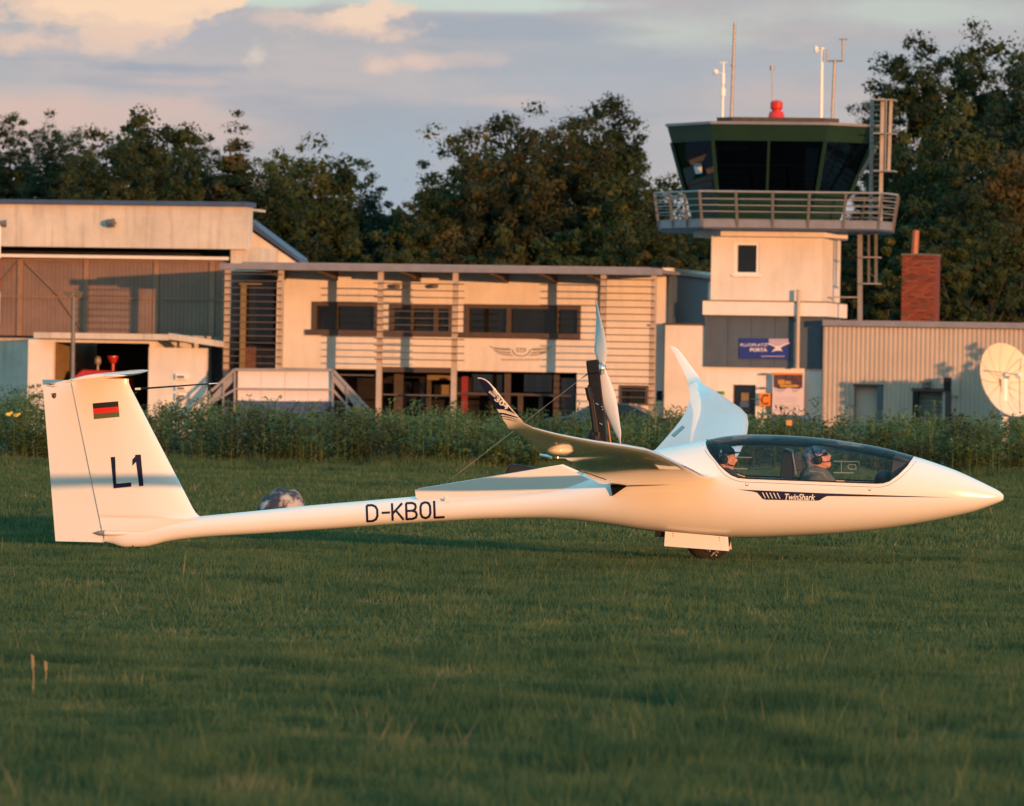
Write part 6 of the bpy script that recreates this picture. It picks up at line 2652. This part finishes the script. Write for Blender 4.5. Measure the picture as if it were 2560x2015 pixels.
# ---- undercarriage
wc = gp(1770, 1344)
rW = wc.z + .004
mb = MB()
mb.lathe([(.095, -.05), (.13, -.065), (.165, -.06), (rW - .012, -.04), (rW, 0), (rW - .012, .04), (.165, .06), (.13, .065), (.095, .05)], (wc.x, 0, wc.z), axis='Y', n=36)
wh = mb.build("main_wheel", M['rubber'], GL, smooth=True)
MB().lathe([(.095, -.05), (.09, -.03), (.05, -.028), (.035, -.055), (0, -.058)], (wc.x, 0, wc.z), axis='Y', n=20).build("rim", M['galv'], GL, parent=wh)
mb = MB()
for (px, py) in ((1768, 1375), (1774, 1377), (1783, 1384), (1790, 1388), (1794, 1380)):
    mb.ball(gp(px, py, -.075), .009, .01, .012, 8, 5)
mb.tube(gp(1777, 1390, -.075), gp(1794, 1375, -.075), .007, .007, 6)
mb.build("brake_caliper", M['galv'], GL)
for sg, d in ((1, -.17), (-1, .17)):
    pp = [(1663, 1328.5), (1820, 1342), (1823, 1377.5), (1661, 1365)]
    v = [gp(x, y, -.17) for x, y in pp]
    v = [Vector((q.x, d - sg * .02 * (k in (2, 3)), q.z)) for k, q in enumerate(v)]
    v2 = [q + Vector((0, .012 * sg, 0)) for q in v]
    mb = MB()
    mb.add(v + v2, [(0, 1, 2, 3), (7, 6, 5, 4), (0, 4, 5, 1), (1, 5, 6, 2), (2, 6, 7, 3), (3, 7, 4, 0)])
    gd = mb.build("wheel_door", M['gelcoat'], GL, merge=True)
    if sg == 1:
        mb = MB()
        for (px, py) in ((1683, 1334), (1682.5, 1339.5), (1798.5, 1344), (1798.5, 1350)):
            q = gp(px, py, -.176)
            mb.tube(q, q + Vector((0, -.004, 0)), .0045, .0045, 8)
        mb.build("rivets", M['galv_dull'], GL, parent=gd)
mb = MB()
mb.box(gp(1640, 1330).x, gp(1815, 1330).x, -.12, .12, gp(1740, 1343).z, gp(1740, 1330).z)
mb.build("wheel_bay", M['black'], GL)
MB().bar(gp(1742, 1330, -.09), gp(1768, 1345, -.09), .03, .05).build("gear_leg", M['galv_dull'], GL)
MB().bar(gp(1742, 1330, .09), gp(1768, 1345, .09), .03, .05).build("gear_leg", M['galv_dull'], GL)

# ---- cockpit
def cockpit_tub():
    xs_ = np.linspace(SX0 + .05, SX1 - .05, 40)
    vs, fs = [], []
    for x in xs_:
        zf = max(fz_bot(x) + .05, .25)
        zt_ = sill_z(x) - .015
        zt_ = max(zt_, zf + .02)
        for sgn in (-1, 1):
            pass
        pr = []
        for k in range(9):
            th = math.pi * k / 8
            y = -math.cos(th)
            z = zt_ - (zt_ - zf) * math.sin(th) ** .6
            yy = y * max(.02, min(side_y(x, z) - .015, fw(x) - .02))
            pr.append((x, yy, z))
        vs += pr
    for i in range(len(xs_) - 1):
        for j in range(8):
            fs.append((i * 9 + j, i * 9 + j + 1, (i + 1) * 9 + j + 1, (i + 1) * 9 + j))
    mb = MB()
    mb.add(vs, fs)
    return mb.build("cockpit_lining", M['cockpit'], GL, smooth=True)


cockpit_tub()
# rear bulkhead and headrests, seats
def seat(px_sh, py_sh, px_hip, py_hip, name="seat"):
    a, b_ = gp(px_sh, py_sh), gp(px_hip, py_hip)
    d_ = (a - b_).normalized()
    nrm = Vector((-d_.z, 0, d_.x))
    mb = MB()
    mb.bar(b_ - nrm * -.10, a - nrm * -.10, .34, .05, up=(1, 0, 0))
    s = mb.build(name, M['cockpit'], GL, bevel=.02)
    return s


MB().pprism([(1741 + 42, 1112), (1800, 1101), (1805, 1112), (1812, 1170), (1822, 1190), (1850, 1230), (1790, 1230), (1786, 1140)], -.05, .10, G).build("rear_headrest", M['black'], GL, bevel=.01) \
    if False else None
s1 = seat(1800, 1180, 1870, 1300, "seat")
mb = MB()
mb.pprism([(1776, 1112), (1786, 1104), (1792, 1107), (1797, 1140), (1799, 1160), (1790, 1150), (1782, 1135)], -.08, .16, G)
mb.build("headrest", M['black'], GL, bevel=.008)
mb = MB()
mb.pprism([(1957, 1128), (1960, 1123), (1977, 1123), (1983, 1130), (1983, 1196), (1948, 1196), (1953, 1160)], -.11, .22, G)
mb.build("rear_instrument_panel", M['black'], GL, bevel=.006)
mb = MB()
mb.pprism([(1984, 1136), (1990, 1130), (2000, 1133), (2004, 1150), (2006, 1175), (1998, 1178), (1988, 1174)], -.10, .20, G)
mb.build("headrest", M['cockpit'], GL, bevel=.008)
mb = MB()
mb.path([gp(1963, 1121, -.12), gp(1970, 1124, -.12), gp(1981, 1130, -.12), gp(1990, 1188, -.12)], .008, 6)
mb.build("canopy_stay", M['galv'], GL)
s2 = seat(2030, 1190, 2110, 1300, "seat")
mb = MB()
mb.pprism([(2232, 1145), (2236, 1138), (2262, 1146), (2276, 1152), (2262, 1172), (2244, 1190), (2230, 1201), (2226, 1195)], -.16, .32, G)
mb.build("instrument_panel", M['cockpit'], GL, bevel=.006)
mb = MB()
p = gp(2210, 1194)
mb.ball((p.x, 0, p.z - .03), .09, .10, .10)
mb.build("instrument_hood", M['black'], GL, smooth=True)
# sliding window frames on the far side of the canopy (seen through it)
def far_strip(name, pts, r=.005, m='rail_far'):
    loc = []
    for (x, y) in pts:
        v = gp(x, y, .0)
        for _ in range(4):
            w = side_y(v.x, v.z) - .006
            v = gp(x, y, w)
        loc.append(v)
    return MB().path(loc, r, 5).build(name, M[m], GL)



for k, (x0_, y0_, x1_) in enumerate(((1835, 1143, 1928), (2084, 1153, 2148))):
    sl = .02
    n = 6
    line = lambda dy: [(x0_ + (x1_ - x0_) * q / n, y0_ + dy + (x1_ - x0_) * q / n * sl + .0) for q in range(n + 1)]
    far_strip("window_rail", line(0))
    far_strip("window_rail", line(28.5))
    far_strip("window_stop", [(x1_, y0_ + 2), (x1_ - .5, y0_ + 30)], .0035)
    xm = x0_ + (x1_ - x0_) * (.52 if k == 0 else .3)
    far_strip("window_stop", [(xm, y0_ + 1), (xm, y0_ + 29)], .003)
    far_strip("window_latch", [(xm + 16, y0_ + 12), (xm + 21, y0_ + 8), (xm + 36, y0_ + 9), (xm + 37, y0_ + 20), (xm + 20, y0_ + 20), (xm + 16, y0_ + 12)], .0035)
# unseen columnar shrubs and hedge, added outside the right edge to shade the shed
for (x, y, h, w, lab) in ((20.3, 235.6, 3.45, .55, "shorter unseen columnar shrub added outside the right edge to shade the shed"), (21.3, 235.4, 4.1, .55, "taller unseen columnar shrub added outside the right edge to shade the shed")):
    T = Thing("shade_shrub", lab, "shrub", (x, y, 0), W0, "unseen columnar shrubs added to shade the shed")
    hm, asp = get_crown('bush', 'crown_a', 21, h / 2 / w)
    o = bpy.data.objects.new("crown", hm)
    COL.objects.link(o)
    o.parent = T.o
    o.scale = (w, w, h / 2 / asp)
    MB().tube((x, y, 0), (x, y, h * .8), .06, .03, 8).build("trunk", M['bark'], T)
wood("hedge", "unseen clipped hedge added outside the right edge to shade the foot of the shed", 16.9, 34, 236.5, 2.75, 26000, 77, 'crown_a', dy=1.0, leaf=.11, rough=.3)
# ================================================================== the two pilots


def remesh_join(mbs, voxel, name, m, parent, smooth_iter=4):
    """fuse overlapping solids into one continuous skin"""
    me = bpy.data.meshes.new(name)
    me.from_pydata(mbs.v, [], mbs.f)
    bm = bmesh.new()
    bm.from_mesh(me)
    bmesh.ops.remove_doubles(bm, verts=bm.verts, dist=1e-5)
    bmesh.ops.recalc_face_normals(bm, faces=bm.faces)
    bm.to_mesh(me)
    bm.free()
    o = bpy.data.objects.new(name, me)
    COL.objects.link(o)
    md = o.modifiers.new("remesh", 'REMESH')
    md.mode = 'VOXEL'
    md.voxel_size = voxel
    s = o.modifiers.new("smooth", 'SMOOTH')
    s.factor = .5
    s.iterations = smooth_iter
    bpy.context.view_layer.update()
    dg = bpy.context.evaluated_depsgraph_get()
    me2 = bpy.data.meshes.new_from_object(o.evaluated_get(dg))
    o.modifiers.clear()
    o.data = me2
    me2.name = name
    me2.materials.clear()
    me2.materials.append(m)
    for p in me2.polygons:
        p.use_smooth = True
    if parent:
        o.parent = parent
    return o


def limb(mb, pts, radii, n=10):
    for (a, b_, r0, r1) in zip(pts, pts[1:], radii, radii[1:]):
        mb.tube(a, b_, r0, r1, n)
        mb.ball(a, r0, r0, r0, n, 6)
    mb.ball(pts[-1], radii[-1], radii[-1], radii[-1], n, 6)


def hand(mb, wrist, direction, palm_n, curl, size=1.0, side=1):
    """palm, four unequal bent fingers and a thumb from the side of the palm"""
    d = Vector(direction).normalized()
    n = Vector(palm_n)
    n = (n - d * n.dot(d)).normalized()
    s = d.cross(n) * side
    palm = wrist + d * .05 * size
    rot = Matrix((d, s, n)).transposed()
    mb.ball(palm, .052 * size, .042 * size, .016 * size, 10, 6, rot=rot)
    for k, (ln, w) in enumerate(((.072, -.030), (.080, -.010), (.075, .010), (.060, .029))):
        p = palm + d * .038 * size + s * w * size
        dirv = d.copy()
        for j, fr in enumerate((.45, .32, .23)):
            ang = curl * (j + .6)
            dirv = (d * math.cos(ang) + n * math.sin(ang)).normalized()
            q = p + dirv * ln * fr * size
            mb.tube(p, q, .0088 * size * (1 - .1 * j), .0078 * size * (1 - .1 * j), 7)
            mb.ball(q, .0079 * size * (1 - .1 * j), None, None, 7, 5)
            p = q
    p = palm - s * .030 * size - d * .015 * size
    q = p + (-s * .7 + d * .6 + n * .3).normalized() * .035 * size
    e = q + (d * .8 + n * .6).normalized() * .03 * size
    mb.tube(p, q, .012 * size, .010 * size, 7)
    mb.tube(q, e, .010 * size, .008 * size, 7)
    mb.ball(e, .008 * size, None, None, 7, 5)


def pilot(label, head_c, face_dir, sh, hip, knee, foot, handp, skin, cloth, build_headgear, base):
    T = Thing("person", label, "person", base, G)
    off = T.base
    f = Vector(face_dir).normalized()           # where the face points
    side = Vector((0, 1, 0))
    up = f.cross(side) * -1 if f.cross(side).z < 0 else f.cross(side)
    up = up.normalized()
    R3 = Matrix((f, side, up)).transposed()
    H = lambda x, y, z: head_c + R3 @ Vector((x, y, z)) - off

    mb = MB()
    # skull, face, jaw, nose, ears, neck
    mb.ball(H(-.012, 0, .025), .096, .077, .092, 20, 14, rot=R3)
    mb.ball(H(.022, 0, -.03), .066, .060, .080, 18, 12, rot=R3)
    mb.ball(H(.050, 0, -.088), .034, .036, .026, 12, 8, rot=R3)     # chin
    mb.ball(H(.070, 0, .032), .022, .050, .016, 12, 8, rot=R3)      # brow
    for s in (-1, 1):
        mb.ball(H(.055, s * .035, -.018), .024, .020, .022, 10, 8, rot=R3)   # cheek
        mb.ball(H(-.008, s * .077, -.005), .020, .009, .032, 10, 8, rot=R3)  # ear
        mb.ball(H(.068, s * .030, .010), .012, .014, .009, 10, 8, rot=R3)    # eyelid
    mb.tube(H(.078, 0, .022), H(.108, 0, -.022), .009, .014, 8)     # nose
    mb.ball(H(.100, 0, -.026), .014, .016, .011, 8, 6, rot=R3)
    mb.ball(H(.084, 0, -.052), .012, .024, .007, 10, 6, rot=R3)     # lips
    mb.ball(H(.081, 0, -.065), .012, .022, .008, 10, 6, rot=R3)
    L = lambda v: Vector(v) - off
    neck_b = sh + Vector((0.01, 0, .03))
    limb(mb, [H(-.02, 0, -.06), L(neck_b)], [.056, .062], 14)
    # trunk
    shL, hipL = L(sh), L(hip)
    dT = (shL - hipL).normalized()
    limb(mb, [hipL, hipL + dT * .2, hipL + dT * .38, shL], [.105, .11, .135, .095], 16)
    for s in (-1, 1):
        S_ = shL + Vector((0, s * .17, -.01))
        limb(mb, [shL + Vector((0, s * .06, 0)), S_], [.09, .070], 12)
        E_ = L((sh.x + .12, s * .20, sh.z - .20))
        Wp = L(handp[0 if s < 0 else 1])
        limb(mb, [S_, E_, Wp], [.060, .045, .030], 12)
        hand(mb, Wp, (Vector((1, 0, .1))), Vector((0, -s, -.2)), .75, 1.0, side=s)
        K_ = L((knee.x, s * .11, knee.z))
        F_ = L((foot.x, s * .08, foot.z))
        limb(mb, [hipL + Vector((0, s * .07, 0)), K_, F_], [.08, .055, .038], 12)
        limb(mb, [F_, F_ + Vector((.05, 0, .16))], [.042, .03], 10)
    body = remesh_join(mb, .0085, "body", skin, T.o, 3)
    # clothes: jacket over trunk and arms, trousers over the legs
    mb = MB()
    limb(mb, [hipL + dT * .05, hipL + dT * .2, hipL + dT * .38, shL + dT * -.01], [.12, .125, .150, .110], 16)
    mb.tube(shL + Vector((0, 0, .0)), shL + (H(-.02, 0, -.06) - shL) * .45, .10, .075, 14)
    for s in (-1, 1):
        S_ = shL + Vector((0, s * .17, -.01))
        limb(mb, [shL + Vector((0, s * .06, 0)), S_], [.102, .084], 12)
        E_ = L((sh.x + .12, s * .20, sh.z - .20))
        Wp = L(handp[0 if s < 0 else 1])
        limb(mb, [S_, E_, E_.lerp(Wp, .95)], [.075, .058, .043], 12)
    remesh_join(mb, .011, "jacket", cloth, T.o, 4)
    mb = MB()
    for s in (-1, 1):
        K_ = L((knee.x, s * .11, knee.z))
        F_ = L((foot.x, s * .08, foot.z))
        limb(mb, [hipL + Vector((0, s * .07, 0)), K_, K_.lerp(F_, .9)], [.092, .066, .048], 12)
    remesh_join(mb, .013, "trousers", M['jacket'], T.o, 3)
    for s in (-1, 1):
        F_ = L((foot.x, s * .08, foot.z))
        mb = MB()
        limb(mb, [F_, F_ + Vector((.05, 0, .16)), F_ + Vector((.07, 0, .19))], [.052, .042, .035], 12)
        mb.build("shoe", M['black'], None, parent=T.o, smooth=True)
    # eyes
    for s in (-1, 1):
        mb = MB()
        mb.ball(H(.074, s * .030, .009), .010, .011, .0075, 10, 8, rot=R3)
        mb.build("eye", M['lampwhite'], None, parent=T.o, smooth=True)
    mb = MB()
    # headset: two ear cups, band over the head, boom microphone
    for s in (-1, 1):
        mb.tube(H(-.005, s * .070, -.012), H(-.005, s * .100, -.012), .040, .036, 16)
        mb.ball(H(-.005, s * .100, -.012), .034, .010, .034, 12, 8, rot=R3)
    pts = [H(-.012 - .0 * k, math.sin(t) * .092, .022 + math.cos(t) * .098) for k, t in enumerate(np.linspace(-1.75, 1.75, 13))]
    mb.path(pts, .009, 6)
    mb.build("headset", M['black'], None, parent=T.o, smooth=True)
    mb = MB()
    mb.path([H(.01, -.092, -.03), H(.05, -.085, -.055), H(.085, -.05, -.066), H(.100, -.02, -.062)], .0042, 6)
    mb.ball(H(.102, -.012, -.060), .011, .013, .010, 8, 6)
    mb.build("microphone", M['black'], None, parent=T.o, smooth=True)
    build_headgear(T, H, R3, mb)
    # harness straps
    for s in (-1, 1):
        mb = MB()
        a = shL + Vector((-.06, s * .10, .10))
        b_ = shL + Vector((.06, s * .09, .085))
        c_ = shL + Vector((.155, s * .06, -.08))
        e_ = hipL + Vector((.17, s * .02, .10))
        for p, q in ((a, b_), (b_, c_), (c_, e_)):
            mb.bar(p, q, .045, .010, up=(0, 0, 1))
        mb.build("harness_strap", M['strap'], None, parent=T.o)
    return T


def cap_gear(T, H, R3, _):
    mb = MB()
    vs, fs = [], []
    n, m_ = 20, 7
    for j in range(m_ + 1):
        ph = math.pi / 2 * j / m_
        for i in range(n):
            t = 6.2832 * i / n
            vs.append(H(-.014 + .106 * math.cos(ph) * math.cos(t), .088 * math.cos(ph) * math.sin(t), .040 + .082 * math.sin(ph)))
    for j in range(m_):
        for i in range(n):
            k = (i + 1) % n
            fs.append((j * n + i, j * n + k, (j + 1) * n + k, (j + 1) * n + i))
    mb.add(vs, fs)
    cap = mb.build("cap", M['capcloth'], None, parent=T.o, smooth=True, merge=True)
    mb = MB()
    vs = []
    for s in range(9):
        t = -1.15 + 2.3 * s / 8
        vs += [H(-.014 + .103 * math.cos(t), .086 * math.sin(t), .044), H(-.014 + (.103 + .075 * math.cos(t * .9)) * math.cos(t * .7), .090 * math.sin(t), .050)]
    top_ = [v + R3 @ Vector((0, 0, .006)) for v in vs]
    n = len(vs)
    fs = []
    for s in range(8):
        a = s * 2
        fs += [(a, a + 1, a + 3, a + 2), (n + a, n + a + 2, n + a + 3, n + a + 1)]
        fs += [(a + 1, n + a + 1, n + a + 3, a + 3), (a, a + 2, n + a + 2, n + a)]
    mb.add(vs + top_, fs)
    mb.build("cap_brim", M['capcloth'], None, parent=T.o, smooth=True)
    mb = MB()
    mb.box(-.008, .008, -.002, .002, -.013, .013)
    mb.v = [tuple(H(-.03 + v[0], -.088 + v[1], .06 + v[2])) for v in mb.v]
    mb.build("cap_badge", M['lampwhite'], None, parent=T.o)


def scarf_gear(T, H, R3, _):
    mb = MB()
    vs, fs = [], []
    n, m_ = 22, 8
    for j in range(m_ + 1):
        ph = math.pi / 2 * j / m_ - .12
        for i in range(n):
            t = 6.2832 * i / n
            rr__ = 1 + .05 * math.sin(3 * t + j) * math.cos(ph)
            vs.append(H(-.024 + .104 * rr__ * math.cos(ph) * math.cos(t), .090 * rr__ * math.cos(ph) * math.sin(t), .036 + .088 * math.sin(ph)))
    for j in range(m_):
        for i in range(n):
            k = (i + 1) % n
            fs.append((j * n + i, j * n + k, (j + 1) * n + k, (j + 1) * n + i))
    mb.add(vs, fs)
    mb.build("headcloth", M['camo'], None, parent=T.o, smooth=True, merge=True)
    mb = MB()
    mb.ball(H(-.085, 0, -.02), .045, .070, .075, 14, 10, rot=R3)
    mb.ball(H(-.075, 0, -.085), .035, .055, .05, 12, 8, rot=R3)
    mb.build("cloth_tail", M['camo'], None, parent=T.o, smooth=True)
    mb = MB()
    for s in (-1, 1):
        mb.ball(H(.083, s * .032, .008), .009, .030, .017, 12, 8, rot=R3)
        mb.bar(H(.078, s * .062, .012), H(.0, s * .082, .004), .004, .012)
        mb.ball(H(.066, s * .058, .009), .018, .010, .014, 8, 6, rot=R3)
    mb.tube(H(.09, -.01, .014), H(.09, .01, .014), .004, .004, 6)
    mb.build("sunglasses", M['black'], None, parent=T.o, smooth=True)


def gpv(px, py, y=0.0):
    v = gp(px, py, y)
    return Vector((v.x, y, v.z))


hc = gpv(1812, 1145)
pilot("person in black cap and headset in the rear seat, looking forward", hc, (1, -.06, -.02), gpv(1800, 1200), gpv(1885, 1282), gpv(1970, 1245), gpv(2035, 1285),
      (gpv(1905, 1240, -.16), gpv(1905, 1240, .16)), M['skin'], M['jacket'], cap_gear, gpv(1885, 1330))
hc = gpv(2046, 1146)
pilot("person in the front seat with patterned headcloth, dark glasses and headset, face tilted up", hc, (1, -.05, .48), gpv(2040, 1205), gpv(2118, 1276), gpv(2200, 1232), gpv(2285, 1240),
      (gpv(2140, 1238, -.16), gpv(2140, 1238, .16)), M['skin2'], M['vest'], scarf_gear, gpv(2125, 1325))
